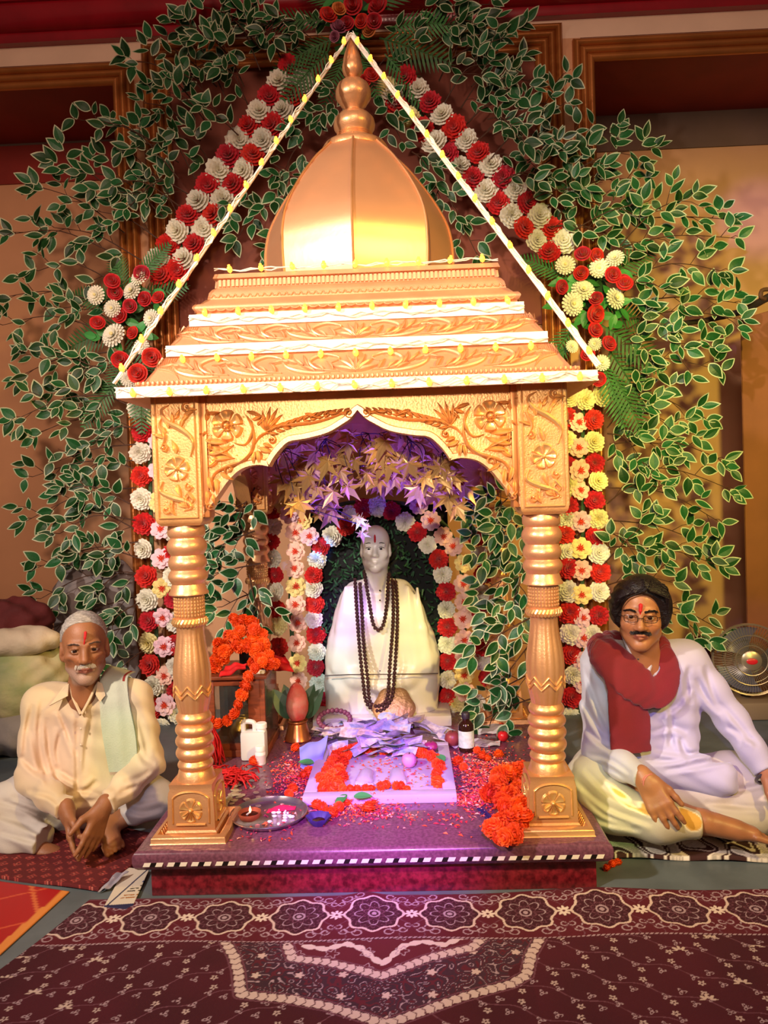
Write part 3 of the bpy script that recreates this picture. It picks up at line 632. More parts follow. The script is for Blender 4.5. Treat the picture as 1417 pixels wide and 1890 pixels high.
for lab, grp, lst, Y in (('small-leaved ficus spray by the left rear pillar, %s tip counted from the top', 'ficus sprays by the left rear pillar', [((470, 930), (395, 960)), ((470, 980), (400, 1010)), ((480, 1040), (390, 1060)), ((470, 900), (420, 1000)), ((480, 1090), (410, 1120)), ((460, 1060), (480, 1140))], 3.72),
  ('small-leaved ficus spray by the right rear pillar, %s tip counted from the top', 'ficus sprays by the right rear pillar', [((930, 900), (880, 955)), ((960, 900), (915, 940)), ((970, 960), (885, 1010)), ((975, 1050), (890, 1090)), ((980, 1100), (910, 1150)), ((980, 1140), (885, 1200)), ((985, 1240), (895, 1290)), ((980, 1290), (890, 1330)), ((985, 1330), (940, 1410)), ((975, 930), (930, 1010)), ((985, 1180), (930, 1250)), ((980, 1010), (950, 1100))], 3.62)):
    nm = ordered(lst, lab)
    for i, (r, t) in enumerate(lst): branch(r, t, Y-.04*(i % 3), nm[i], grp, 4, .086, 3, .02, dy=.05)

# flowers: all face local +z, unit radius
def ruffle(m, r0, z0, r1, z1, n, jag, wav, mi=0, ph=0.):
    V = []; F = []
    for k in range(n):
        a = 2*PI*k/n+ph; s = (k % 2)*2-1; w = math.sin(a*5+ph*7)
        V += [(r0*math.cos(a), r0*math.sin(a), z0), ((r0+r1)/2*math.cos(a), (r0+r1)/2*math.sin(a), (z0+z1)/2+wav*.5*s), (r1*(1+jag*s+.05*w)*math.cos(a), r1*(1+jag*s+.05*w)*math.sin(a), z1+wav*s*.9+.05*w)]
    for k in range(n):
        j = (k+1) % n; F += [(k*3, j*3, j*3+1, k*3+1), (k*3+1, j*3+1, j*3+2, k*3+2)]
    m.add(V, F, mi)
def carnation(mt):
    m = MB()
    for i, (r0, z0, r1, z1, n) in enumerate(((.2, .0, 1., .08, 30), (.2, .1, .88, .30, 28), (.15, .15, .70, .48, 24), (.1, .2, .50, .60, 20), (.05, .25, .30, .68, 14), (.0, .3, .12, .70, 8))): ruffle(m, r0, z0, r1, z1, n, .05, .055, 0, i*.37)
    return m.mesh('carnation', mt, 0)
def petalm(m, a, r0, r1, w, z0, z1, cup=.06, mi=0, n=4, tip=.35):
    V = []; F = []; ca, sa = math.cos(a), math.sin(a)
    for i in range(n+1):
        t = i/n; r = r0+(r1-r0)*t; ww = w*(.45+.55*math.sin(PI*min(1, t*.62+.12)))*(1 if t < .9 else tip+.3); z = z0+(z1-z0)*t
        for b in (-1, 0, 1): V.append((r*ca-b*ww*sa, r*sa+b*ww*ca, z+cup*abs(b)))
    for i in range(n):
        for k in range(2): F.append((i*3+k, i*3+k+1, i*3+k+4, i*3+k+3))
    m.add(V, F, mi)
def daisy(mp, mc):
    m = MB()
    for k in range(7): petalm(m, 2*PI*k/7, .1, 1., .36, .05, .12+.05*(k % 2), -.08)
    for k in range(6): petalm(m, 2*PI*k/6+.4, .05, .72, .27, .12, .30, -.06)
    for k in range(9): petalm(m, 2*PI*k/9, .0, .30+.05*(k % 3), .06, .2, .34, .02, 1, 2)
    m.sphere((0, 0, .26), (.13, .13, .1), 8, 5, 1); return m.mesh('daisy', [mp, mc], 0)
def rose(mt):
    m = MB()
    for L, (n, r, h, open_) in enumerate(((5, .95, .35, .55), (5, .75, .55, .40), (4, .52, .72, .25), (3, .30, .80, .12))):
        for k in range(n):
            a0 = 2*PI*k/n+L*.6; V = []; F = []
            for i in range(5):
                t = i/4
                for j in range(5):
                    b = (j/4-.5)*2*PI/n*1.35; rr = (.12+(r-.12)*math.sin(t*PI/2)**.8)*(1-.06*t*abs(b))+open_*.25*max(0, t-.75)*2; V.append((rr*math.cos(a0+b), rr*math.sin(a0+b), h*t**1.2-open_*.5*max(0, t-.7)*(1+abs(b))))
            for i in range(4):
                for j in range(4): F.append((i*5+j, i*5+j+1, i*5+j+6, i*5+j+5))
            m.add(V, F)
    return m.mesh('rose', mt, 0)
def mum(mt, mc):
    m = MB()
    for L, (n, r, z) in enumerate(((18, 1., .1), (16, .84, .28), (14, .64, .44), (10, .42, .54))):
        for k in range(n): petalm(m, 2*PI*k/n+L*.2, .08, r, .13, .1+.05*L, z, .05, 0, 3, .6)
    m.sphere((0, 0, .45), .14, 8, 5, 1); return m.mesh('chrysanthemum', [mt, mc], 0)
RED = mat('petal_red', '#c8131b', .6, var=.2, vs=3, objvar=.18, sheen=.2); WHT = mat('petal_white', '#e9e6d2', .65, var=.06, vs=3, objvar=.10); YEL = mat('petal_cream', '#efe4a0', .65, objvar=.1)
PEA = mat('petal_peach', '#f2c3ae', .65, var=.06, vs=2, objvar=.10); PNK = mat('petal_pink', '#eec6cf', .65, objvar=.1); YLW = mat('petal_yellow', '#f3dc8a', .65, objvar=.1); RC = mat('flower_heart', '#d23a1a', .6)
FL = dict(R=carnation(RED), W=carnation(WHT), C=carnation(YEL), p=daisy(PEA, RC), k=daisy(PNK, RC), y=daisy(YLW, RC), r=rose(RED), m=mum(WHT, YEL))
FN = dict(R='carnation', W='carnation', C='carnation', p='daisy', k='daisy', y='daisy', r='rose', m='chrysanthemum')
def flowers(root, lst, Y, rad, tilt=.35, jit=.02):
    for ch, x, y, *s in lst:
        p = P(x, y, Y-random.uniform(0, jit)-(.02 if ch in 'pky' else 0)); z = Vector((random.uniform(-tilt, tilt), -1, random.uniform(-tilt, tilt)*.7+.08))
        M = frame(p, z) @ Matrix.Rotation(random.uniform(0, 6.28), 4, 'Z') @ Matrix.Scale(rad*(s[0] if s else 1)*random.uniform(.93, 1.08), 4)
        child(FN[ch], FL[ch], root, M)
WIRE = mat('frame_wire_green', '#2c4a2a', .6)
def garland(label, lst, Y, rad, path, **kw):
    pts = cat([P(x, y, Y+.03) for x, y in path], 6); m = MB().tube(pts, .012, 6)
    o = m.obj('flower_garland', mat('garland_backing', '#3c5a36', .7), label=label, cat='garland'); o.data.transform(Matrix.Translation(-Vector(pts[0]))); o.location = pts[0]
    flowers(o, lst, Y, rad, **kw); return o
lst = []
for i in range(14):
    t = i/13; c = 'RW'[i % 2]; lst += [(c, 535-244*t, 124+357*t), (c, 576-236*t, 122+357*t)]
lst += [('R', 300, 508), ('R', 328, 500)]
garland('diagonal garland of paired red and white carnations rising from the left bouquet to the apex', lst, 4.4, .073, [(555, 120), (430, 300), (310, 500)])
lst = [('C', 715, 165), ('W', 722, 178)]
for i in range(14): t = i/13; lst.append(('RW'[i % 2], 748+292*t, 143+302*t))
for i in range(13): t = i/12; lst.append(('RC'[i % 2] if i < 2 else 'RW'[i % 2], 730+284*t, 195+271*t))
garland('diagonal garland of paired red and white carnations rising from the right bouquet to the apex', lst, 4.4, .070, [(740, 160), (880, 350), (1030, 460)])
lst = [('R', 263, 665), ('R', 262, 697), ('W', 255, 755), ('R', 262, 798), ('W', 259, 836), ('R', 261, 879), ('W', 262, 921), ('R', 266, 967), ('W', 265, 1013), ('R', 270, 1064), ('W', 272, 1107), ('R', 275, 1146), ('C', 275, 1186), ('R', 277, 1227), ('W', 285, 1265), ('R', 283, 1308), ('W', 300, 1345), ('C', 288, 770), ('C', 296, 930)]
lst += [('kkykkykkp'[i % 9], 292+i*1.5, 815+i*54) for i in range(10)]+[('WR'[i % 2], 318+i*1.2, 980+i*42) for i in range(9)]
garland('tall flower column of carnations and daisies behind the left front pillar', lst, 4.4, .062, [(275, 660), (280, 1000), (300, 1350)])
lst = [('C', 1080, 738), ('C', 1050, 735), ('C', 1110, 730), ('R', 1095, 775), ('C', 1095, 816), ('R', 1097, 855), ('C', 1103, 888), ('R', 1097, 924), ('C', 1103, 958), ('R', 1098, 990), ('W', 1104, 1021), ('R', 1107, 1056), ('W', 1105, 1092), ('R', 1104, 1136), ('W', 1092, 1172), ('W', 1100, 1205), ('R', 1090, 1240),
       ('R', 1045, 772), ('C', 1045, 815), ('R', 1047, 860), ('C', 1048, 897), ('R', 1046, 935), ('W', 1044, 958), ('R', 1042, 985), ('W', 1046, 1018), ('R', 1046, 1048), ('W', 1048, 1092), ('R', 1050, 1131), ('W', 1053, 1170), ('R', 1053, 1207), ('W', 1057, 1245), ('R', 1055, 1287), ('W', 1053, 1325)]
lst += [(c, 1067+i*.9, y) for i, (c, y) in enumerate((('p', 780), ('p', 826), ('p', 868), ('p', 905), ('k', 962), ('y', 1012), ('p', 1052), ('y', 1097), ('k', 1140), ('k', 1178), ('k', 1220), ('k', 1262)))]
garland('tall flower column of carnations and daisies behind the right front pillar', lst, 4.4, .062, [(1075, 735), (1075, 1000), (1070, 1330)])
lst = [('R', 502, 943), ('W', 503, 972), ('R', 498, 1000), ('W', 503, 1030), ('R', 507, 1062), ('W', 507, 1092), ('R', 510, 1125), ('C', 512, 1155), ('R', 514, 1194), ('R', 508, 1218),
       ('R', 592, 1009), ('W', 585, 1033), ('R', 579, 1062), ('W', 579, 1086), ('R', 581, 1115), ('W', 579, 1143), ('R', 583, 1171), ('W', 585, 1203), ('R', 583, 1231), ('W', 590, 1261), ('R', 592, 1291), ('W', 578, 1322), ('W', 503, 912), ('C', 520, 930),
       ('W', 613, 990), ('R', 638, 972), ('W', 648, 950), ('R', 671, 938), ('W', 696, 935), ('R', 722, 943), ('W', 747, 963), ('R', 770, 982), ('W', 789, 1005), ('R', 809, 1032), ('W', 816, 1060), ('R', 823, 1092), ('W', 823, 1125), ('R', 825, 1157), ('W', 826, 1189), ('R', 826, 1220), ('W', 826, 1254), ('R', 826, 1286), ('W', 826, 1316),
       ('R', 879, 991), ('W', 885, 1025), ('R', 892, 1060), ('W', 886, 1095), ('R', 883, 1125), ('W', 890, 1160), ('R', 892, 1197), ('W', 892, 1220), ('R', 899, 1249), ('W', 880, 1300), ('R', 847, 890), ('W', 872, 890), ('R', 877, 919), ('C', 850, 945), ('C', 838, 1300)]
lst += [(c, x, y) for c, x, y in (('k', 535, 949), ('k', 571, 990), ('p', 544, 982), ('p', 546, 1017), ('p', 544, 1049), ('y', 546, 1083), ('p', 546, 1116), ('p', 549, 1150), ('p', 548, 1187), ('y', 549, 1224), ('p', 551, 1257), ('p', 553, 1290), ('k', 772, 933), ('k', 795, 961), ('p', 817, 989), ('p', 837, 1009), ('y', 855, 1040), ('p', 855, 1078), ('p', 855, 1111), ('p', 855, 1143), ('p', 856, 1180), ('p', 856, 1213), ('y', 857, 1245), ('p', 858, 1277), ('y', 558, 960))]
garland('flower arch of carnations and daisies framing the white statue', lst, 3.93, .051, [(550, 1330), (545, 1000), (690, 925), (840, 1000), (856, 1330)])

# fern fronds, bouquets
FERN = mat('fern_green', '#3b6b35', .55, var=.3, vs=20, objvar=.3); LGRN = mat('leaf_plain', '#3d8a3f', .45, objvar=.35)
def fern_mesh(n=15):
    m = MB(); m.tube([(t, 0, -.2*t*t) for t in np.linspace(0, 1, 6)], [.012, .011, .01, .008, .006, .003], 4)
    for i in range(n):
        t = .08+.9*i/n; L = .26*math.sin(PI*min(1, .15+t*.85))+.03
        for s in (-1, 1):
            b = np.array([t, 0, -.2*t*t]); d = np.array([.55, s*.85, -.12])*L; w = np.array([.022, 0, 0])
            m.add([b-w, b+w, b+d*.6+w*.8, b+d, b+d*.6-w*.8], [(0, 1, 2, 3, 4)])
    return m.mesh('fern_frond', FERN, 0)
FR = fern_mesh(); PLAIN = leaf_mesh(7, .26, mats=[LGRN, LGRN])
def bouquet(label, c, Y, fl, ferns, leaves, rad):
    o = MB().sphere((0, 0, 0), (.10, .05, .10), 10, 7).obj('bouquet', mat('bouquet_foam', '#2b4a2a', .9), label=label, cat='bouquet'); o.location = P(*c, Y+.02)
    flowers(o, fl, Y-.07, rad, .45, .05)
    for x, y, a, s in ferns:
        M = frame(P(x, y, Y-.02), (random.uniform(-.3, .3), -1, random.uniform(0, .4)), (math.cos(a), 0, math.sin(a))) @ Matrix.Scale(s, 4); child('fern_frond', FR, o, M)
    for x, y in leaves:
        a = random.uniform(0, 6.28); M = frame(P(x, y, Y-.06), (random.uniform(-.5, .5), -1, random.uniform(-.2, .5)), (math.cos(a), 0, math.sin(a))) @ Matrix.Scale(.09, 4); child('leaf', PLAIN, o, M)
lv = lambda c, n, r: [(c[0]+random.uniform(-r, r), c[1]+random.uniform(-r, r)) for _ in range(n)]
bouquet('bouquet of red roses and white chrysanthemums on the left of the roof', (235, 570), 4.36, [('r', 207, 520, .8), ('r', 212, 540, .8), ('m', 178, 545), ('m', 258, 513), ('m', 245, 538), ('r', 268, 552, .8), ('r', 293, 550, .75), ('r', 240, 565, .7), ('m', 208, 570, .9), ('r', 222, 583, .8), ('m', 280, 588, 1), ('r', 180, 597, .8), ('m', 211, 620, 1.25), ('r', 246, 615, .75), ('r', 222, 665, .9), ('r', 255, 690, 1), ('r', 280, 660, 1), ('m', 238, 700, .9), ('r', 262, 505, .8), ('m', 262, 640, .8)],
        [(230, 560, 2.8, .4), (230, 600, 3.4, .42), (240, 560, .3, .35), (230, 540, 1.9, .3), (240, 640, -2., .3), (260, 690, -1.6, .35), (215, 700, -2.2, .35), (250, 520, .8, .3), (240, 610, -1.2, .4)], lv((232, 575), 26, 55), .055)
bouquet('bouquet of red roses and white chrysanthemums on the right of the roof', (1090, 540), 4.36, [('r', 1075, 470, .9), ('r', 1100, 472, .8), ('m', 1043, 490, 1.05), ('r', 1072, 505, .8), ('m', 1105, 495, 1.05), ('m', 1135, 478, .9), ('r', 1130, 508, .85), ('r', 1152, 525, .9), ('r', 1035, 530, .8), ('m', 1075, 537, 1.25), ('m', 1055, 562, 1.15), ('m', 1134, 552, 1.2), ('r', 1100, 552, .7), ('r', 1097, 580, 1), ('r', 1097, 610, .85), ('r', 1122, 635, .8), ('m', 1098, 635, .7), ('r', 1085, 655, .8), ('m', 1055, 640, .7), ('m', 1110, 670, .8), ('r', 1105, 700, .8), ('r', 1150, 520, .7)],
        [(1100, 560, -.2, .42), (1110, 600, -.7, .45), (1120, 640, -1., .45), (1110, 670, -1.3, .4), (1100, 520, .5, .4), (1060, 600, -2.2, .35), (1060, 520, 2.6, .35), (1130, 690, -1.2, .4), (1050, 640, -2.6, .3)], lv((1085, 560), 30, 60), .055)
ORG = rose(mat('petal_orange', '#d98a4a', .6, objvar=.15)); MAU = rose(mat('petal_mauve', '#a9677e', .6, objvar=.15)); FL['o'] = ORG; FL['v'] = MAU; FN['o'] = FN['v'] = 'rose'
bouquet('bouquet of dark red, mauve and orange roses at the apex above the finial', (655, 30), 4.36, [('r', 605, 30, .9), ('o', 625, 18, .7), ('r', 652, 10, 1), ('r', 698, 15, 1.1), ('v', 624, 52, .9), ('o', 682, 55, .8), ('r', 640, 45, .8), ('r', 668, 40, .8), ('v', 618, 68, .6), ('r', 690, 40, .8), ('r', 685, 140, .8), ('r', 672, 150, .7)],
        [(620, 70, 3.5, .42), (610, 90, 3.9, .4), (700, 70, -.4, .45), (710, 100, -.8, .4), (640, 20, 2.4, .4), (690, 20, .6, .45), (600, 40, 3., .4), (720, 50, 0, .4), (660, 100, -1.2, .3), (640, 100, -2., .35)], lv((655, 45), 24, 55), .055)
MM = [('C', 575, 95), ('C', 600, 100), ('W', 560, 90)]
# ------------------------------------------------------------------ smooth continuous bodies: blended implicit shapes, meshed with surface nets
V3 = lambda *a: np.array(a, np.float32)
class Body:
    def __init__(s): s.p = []
    def cone(s, a, b, ra, rb=None, k=.02, op=1, flat=None):
        s.p.append(('c', np.array(a, np.float32), np.array(b, np.float32), ra, ra if rb is None else rb, k, op, flat)); return s
    def chain(s, pts, rads, k=.02, flat=None):
        for i in range(len(pts)-1): s.cone(pts[i], pts[i+1], rads[i], rads[i+1], k, 1, flat)
        return s
    def ell(s, c, r, k=.02, op=1, R=None):
        s.p.append(('e', np.array(c, np.float32), np.array(r if hasattr(r, '__len__') else (r, r, r), np.float32), None if R is None else np.array(R, np.float32), None, k, op, None)); return s
    def place(s, o, R, sc=1.):      # move everything added so far from a local frame into the world
        q = []; R = np.array(R, np.float32); o = np.array(o, np.float32)
        for t, a, b, c, d, k, op, fl in s.p:
            if t == 'c': q.append((t, o+R @ (a*sc), o+R @ (b*sc), c*sc, d*sc, k*sc, op, fl))
            else: q.append((t, o+R @ (a*sc), b*sc, R if c is None else R @ c, None, k*sc, op, fl))
        s.p = q; return s
    def extend(s, o): s.p += o.p; return s
    def bounds(s):
        lo = []; hi = []
        for t, a, b, c, d, k, op, fl in s.p:
            if op < 0: continue
            if t == 'c': r = max(c, d); lo += [np.minimum(a, b)-r]; hi += [np.maximum(a, b)+r]
            else: r = b.max() if c is not None else b; lo += [a-r]; hi += [a+r]
        return np.min(lo, 0), np.max(hi, 0)
    def field(s, h, pad=.02, lohi=None, grow=0., fold=None):
        lo, hi = lohi or s.bounds(); lo = np.array(lo)-pad; hi = np.array(hi)+pad
        n = np.ceil((hi-lo)/h).astype(int)+1; D = np.full(n, .25, np.float32)
        ax = [np.arange(n[i], dtype=np.float32)*h+lo[i] for i in range(3)]
        for t, a, b, c, d, k, op, fl in s.p:
            m = k+grow+max(6*h, .02)
            if t == 'c': r = max(c, d); l, u = np.minimum(a, b)-r-m, np.maximum(a, b)+r+m
            else: r = b.max() if c is not None else b; l, u = a-r-m, a+r+m
            i0 = np.clip(np.floor((l-lo)/h).astype(int), 0, n); i1 = np.clip(np.ceil((u-lo)/h).astype(int)+1, 0, n)
            if (i1 <= i0).any(): continue
            X, Y, Z = np.meshgrid(*[ax[i][i0[i]:i1[i]] for i in range(3)], indexing='ij', sparse=True)
            if t == 'c':
                ba = b-a; L = float(ba @ ba)+1e-12; px, py, pz = X-a[0], Y-a[1], Z-a[2]
                tt = np.clip((px*ba[0]+py*ba[1]+pz*ba[2])/L, 0, 1)
                dx, dy, dz = px-tt*ba[0], py-tt*ba[1], pz-tt*ba[2]
                if fl is not None:
                    f = np.array(fl[:3], np.float32); q = dx*f[0]+dy*f[1]+dz*f[2]; ex = (1/fl[3]-1)*q
                    dx, dy, dz = dx+ex*f[0], dy+ex*f[1], dz+ex*f[2]
                dd = np.sqrt(dx*dx+dy*dy+dz*dz)-(c+(d-c)*tt)
            else:
                px, py, pz = X-a[0], Y-a[1], Z-a[2]
                if c is not None: px, py, pz = [px*c[0, i]+py*c[1, i]+pz*c[2, i] for i in range(3)]
                k0 = np.sqrt((px/b[0])**2+(py/b[1])**2+(pz/b[2])**2); k1 = np.sqrt((px/b[0]**2)**2+(py/b[1]**2)**2+(pz/b[2]**2)**2)+1e-6
                dd = k0*(k0-1)/k1
            dd = dd-grow if op > 0 else dd
            S_ = D[i0[0]:i1[0], i0[1]:i1[1], i0[2]:i1[2]]
            if op > 0: hh = np.maximum(k-np.abs(S_-dd), 0)/max(k, 1e-6); S_[...] = np.minimum(S_, dd)-hh*hh*k*.25
            else: hh = np.maximum(k-np.abs(S_+dd), 0)/max(k, 1e-6); S_[...] = np.maximum(S_, -dd)+hh*hh*k*.25
        if fold is not None:
            X, Y, Z = np.meshgrid(*ax, indexing='ij', sparse=True); near = np.abs(D) < .05
            ix = np.nonzero(near); D[ix] += fold(ax[0][ix[0]], ax[1][ix[1]], ax[2][ix[2]]).astype(np.float32)
        s.ax = ax
        return D, lo, h
def nets(D, lo, h):
    sg = D < 0; n = D.shape
    c = np.zeros([k-1 for k in n], np.int8)
    for i in (0, 1):
        for j in (0, 1):
            for k in (0, 1): c += sg[i:n[0]-1+i, j:n[1]-1+j, k:n[2]-1+k]
    cells = np.argwhere((c > 0) & (c < 8)); idx = np.full(c.shape, -1, np.int32); idx[tuple(cells.T)] = np.arange(len(cells))
    acc = np.zeros((len(cells), 3), np.float32); cnt = np.zeros(len(cells), np.float32)
    cor = [(i, j, k) for i in (0, 1) for j in (0, 1) for k in (0, 1)]
    val = {q: D[cells[:, 0]+q[0], cells[:, 1]+q[1], cells[:, 2]+q[2]] for q in cor}
    for a in range(3):
        for q in cor:
            if q[a]: continue
            r = list(q); r[a] = 1; r = tuple(r); va, vb = val[q], val[r]; m = (va < 0) != (vb < 0)
            t = va/(va-vb+1e-12); p = np.tile(np.array(q, np.float32), (len(cells), 1)); p[:, a] += t
            acc[m] += p[m]; cnt[m] += 1
    Vt = (cells+acc/cnt[:, None])*h+lo
    F = []
    for a in range(3):
        b, cx = (a+1) % 3, (a+2) % 3
        s0 = [slice(None)]*3; s1 = [slice(None)]*3; s0[a] = slice(0, n[a]-1); s1[a] = slice(1, n[a])
        e = np.argwhere(sg[tuple(s0)] != sg[tuple(s1)])
        e = e[(e[:, b] > 0) & (e[:, cx] > 0) & (e[:, b] < n[b]-1) & (e[:, cx] < n[cx]-1)]
        def ci(db, dc):
            q = e.copy(); q[:, b] -= db; q[:, cx] -= dc; return idx[tuple(q.T)]
        f = np.stack([ci(1, 1), ci(0, 1), ci(0, 0), ci(1, 0)], 1)
        flip = ~sg[tuple(s0)][tuple(e.T)]; f[flip] = f[flip][:, ::-1]; F.append(f)
    return Vt, np.concatenate(F)
def np_mesh(name, Vt, F, mats, col=None, relax=1):
    if relax:   # light smoothing along the edges
        e = np.concatenate([F[:, [i, (i+1) % 4]] for i in range(4)])
        for _ in range(relax):
            s_ = np.zeros_like(Vt); c_ = np.zeros(len(Vt), np.float32); np.add.at(s_, e[:, 0], Vt[e[:, 1]]); np.add.at(c_, e[:, 0], 1)
            m = c_ > 0; Vt = Vt.copy(); Vt[m] = .55*Vt[m]+.45*s_[m]/c_[m][:, None]
    me = bpy.data.meshes.new(name); me.vertices.add(len(Vt)); me.vertices.foreach_set('co', Vt.astype(np.float32).ravel())
    me.loops.add(F.size); me.loops.foreach_set('vertex_index', F.astype(np.int32).ravel())
    me.polygons.add(len(F)); me.polygons.foreach_set('loop_start', np.arange(0, F.size, 4, dtype=np.int32)); me.polygons.foreach_set('loop_total', np.full(len(F), 4, np.int32))
    me.update(calc_edges=True); me.validate()
    me.polygons.foreach_set('use_smooth', [True]*len(me.polygons))
    for m in (mats if isinstance(mats, (list, tuple)) else [mats]): me.materials.append(m)
    if col is not None:
        ca = me.color_attributes.new('Col', 'FLOAT_COLOR', 'POINT'); C = np.ones((len(Vt), 4), np.float32); C[:, :3] = col(Vt); ca.data.foreach_set('color', C.ravel())
    return me
def solid(name, body, h, mats, parent=None, cut=None, col=None, grow=0., fold=None, relax=1, shell=0., lohi=None, **kw):
    D, lo, h = body.field(h, grow=grow, fold=fold, lohi=lohi)
    if cut is not None:
        X, Y, Z = np.meshgrid(*body.ax, indexing='ij', sparse=True); D = np.maximum(D, cut(X, Y, Z).astype(np.float32))
    Vt, F = nets(D, lo, h); o = ob(name, np_mesh(name, Vt, F, mats, col, relax), None, **kw)
    if parent is not None: o.parent = parent; o.matrix_parent_inverse = Matrix.Translation(-parent.location)
    return o
def headframe(yaw=0., pitch=0., roll=0.):     # columns: image right, forward (towards the camera), up
    return np.array((Matrix.Rotation(yaw, 3, 'Z') @ Matrix.Rotation(-pitch, 3, 'X') @ Matrix.Rotation(roll, 3, 'Y') @ Matrix(((1, 0, 0), (0, -1, 0), (0, 0, 1)))), np.float32)
def head(B, beard=0., jaw=1., cheek=1., nose=1., ears=True, neck=True):
    B.ell((0, -.012, .035), (.077, .096, .088), .02).ell((0, .018, -.035), (.064*jaw, .076, .082), .03)
    B.ell((0, .070, -.106), (.022*jaw, .020, .017), .03).cone((-.050*jaw, .010, -.070), (-.012, .070, -.108), .018, .014, .025).cone((.050*jaw, .010, -.070), (.012, .070, -.108), .018, .014, .025)
    for s in (-1, 1):
        B.ell((s*.046, .058, -.030), (.020*cheek, .022, .019), .028)
        B.cone((s*.012, .086, .017), (s*.048, .070, .020), .009, .007, .016)
    for s in (-1, 1): B.ell((s*.032, .100, -.001), (.020, .017, .014), .014, -1)
    B.cone((0, .084, .008), (0, .107, -.034), .0085*nose, .0125*nose, .014)
    for s in (-1, 1): B.ell((s*.0135*nose, .096, -.039), (.0085, .011, .0075), .008)
    for s in (-1, 1):       # lids
        B.chain([(s*.017, .083, -.001), (s*.025, .0885, .0070), (s*.037, .0865, .0072), (s*.048, .076, .0000)], [.0032, .0038, .0038, .0032], .004)
        B.chain([(s*.017, .083, -.002), (s*.026, .0865, -.0090), (s*.037, .0845, -.0085), (s*.048, .076, -.001)], [.0028, .0032, .0032, .0028], .004)
    B.chain([(-.025, .080, -.0690), (-.010, .0925, -.0655), (0, .093, -.0668), (.010, .0925, -.0655), (.025, .080, -.0690)], [.004, .0058, .0052, .0058, .004], .006)
    B.chain([(-.022, .081, -.0725), (0, .0925, -.0765), (.022, .081, -.0725)], [.004, .0072, .004], .006)
    B.chain([(-.023, .0875, -.0705), (0, .0985, -.0708), (.023, .0875, -.0705)], [.0016]*3, .003); t = B.p[-2:]; B.p[-2:] = [(*q[:6], -1, q[7]) for q in t]
    if ears:
        for s in (-1, 1): B.ell((s*.079, -.006, -.012), (.010, .018, .031), .012).ell((s*.086, -.004, -.006), (.005, .010, .017), .006, -1).ell((s*.074, .0, -.040), (.008, .010, .010), .01)
    if neck: B.cone((0, -.022, -.07), (0, -.035, -.175), .054, .058, .03)
    return B
def eyes(parent, o, R, sc, white, iris, pupil):
    for s in (-1, 1):
        m = MB(); n = 14; r = .0140*sc
        rows = [0, .14, .26, .42, .6, .9, 1.3, 1.8, PI]; V = []; c = np.array((s*.032, .0745, -.0012))*sc
        for t in rows:
            for k in range(n):
                a = 2*PI*k/n; V.append(o+R @ (c+r*np.array((math.sin(t)*math.cos(a), math.cos(t), math.sin(t)*math.sin(a)))))
        F = []; 
        for i in range(len(rows)-1):
            for k in range(n): m.f.append((i*n+k, i*n+(k+1) % n, (i+1)*n+(k+1) % n, (i+1)*n+k)); m.m.append(2 if i < 1 else (1 if i < 4 else 0))
        m.v = [tuple(v) for v in V]; e = m.obj('eye', [white, iris, pupil], smooth=60); e.parent = parent; e.matrix_parent_inverse = Matrix.Translation(-parent.location)
def hand(B, w, f, s, n, L=.18, spread=.10, curl=(.25, .35, .35), thumb=.6, thumbcurl=.3, k=.006, fat=1.):
    # w wrist point, f finger direction, s direction to the thumb side, n back of the hand
    w, f, s, n = [np.array(v, float) for v in (w, f, s, n)]; f /= np.linalg.norm(f); s = s-f*(s @ f); s /= np.linalg.norm(s); n = n-f*(n @ f)-s*(n @ s); n /= np.linalg.norm(n)
    u = L/.18; g = fat*u
    for a in (-.030, -.010, .010, .030): B.cone(w+s*a*.62*u+f*.005*u, w+f*.088*u+s*a*1.0*u, .0145*g, .0115*g, .014)
    B.cone(w-f*.02*u, w+f*.02*u, .024*g, .022*g, .02)
    lens = (.072, .080, .074, .058)
    for i in range(4):
        off = (.031, .0105, -.0100, -.0295)[i]; b = w+f*(.090 if i != 3 else .082)*u+s*off*u; ang = (1.5-i)*spread; d = f*math.cos(ang)+s*math.sin(ang); a = 0.; p = b
        for j, fr in enumerate((.46, .30, .24)):
            a += curl[j]*(1+.12*i); dd = d*math.cos(a)-n*math.sin(a); q = p+dd*lens[i]*fr*u
            B.cone(p, q, (.0098, .0088, .0080)[j]*g*(.9 if i == 3 else 1), (.0088, .0080, .0066)[j]*g*(.9 if i == 3 else 1), k if j else .010); p = q
    p = w+f*.022*u+s*.026*u-n*.006*u; d = f*math.cos(thumb)+s*math.sin(thumb)-n*.25; d /= np.linalg.norm(d)
    q = p+d*.042*u; B.cone(p, q, .0165*g, .0120*g, .016); d2 = d*math.cos(thumbcurl)+(f*.8-s*.5)*math.sin(thumbcurl); d2 /= np.linalg.norm(d2)
    r = q+d2*.030*u; B.cone(q, r, .0115*g, .0100*g, .006); B.cone(r, r+d2*.024*u, .0100*g, .0078*g, .006)
    return B
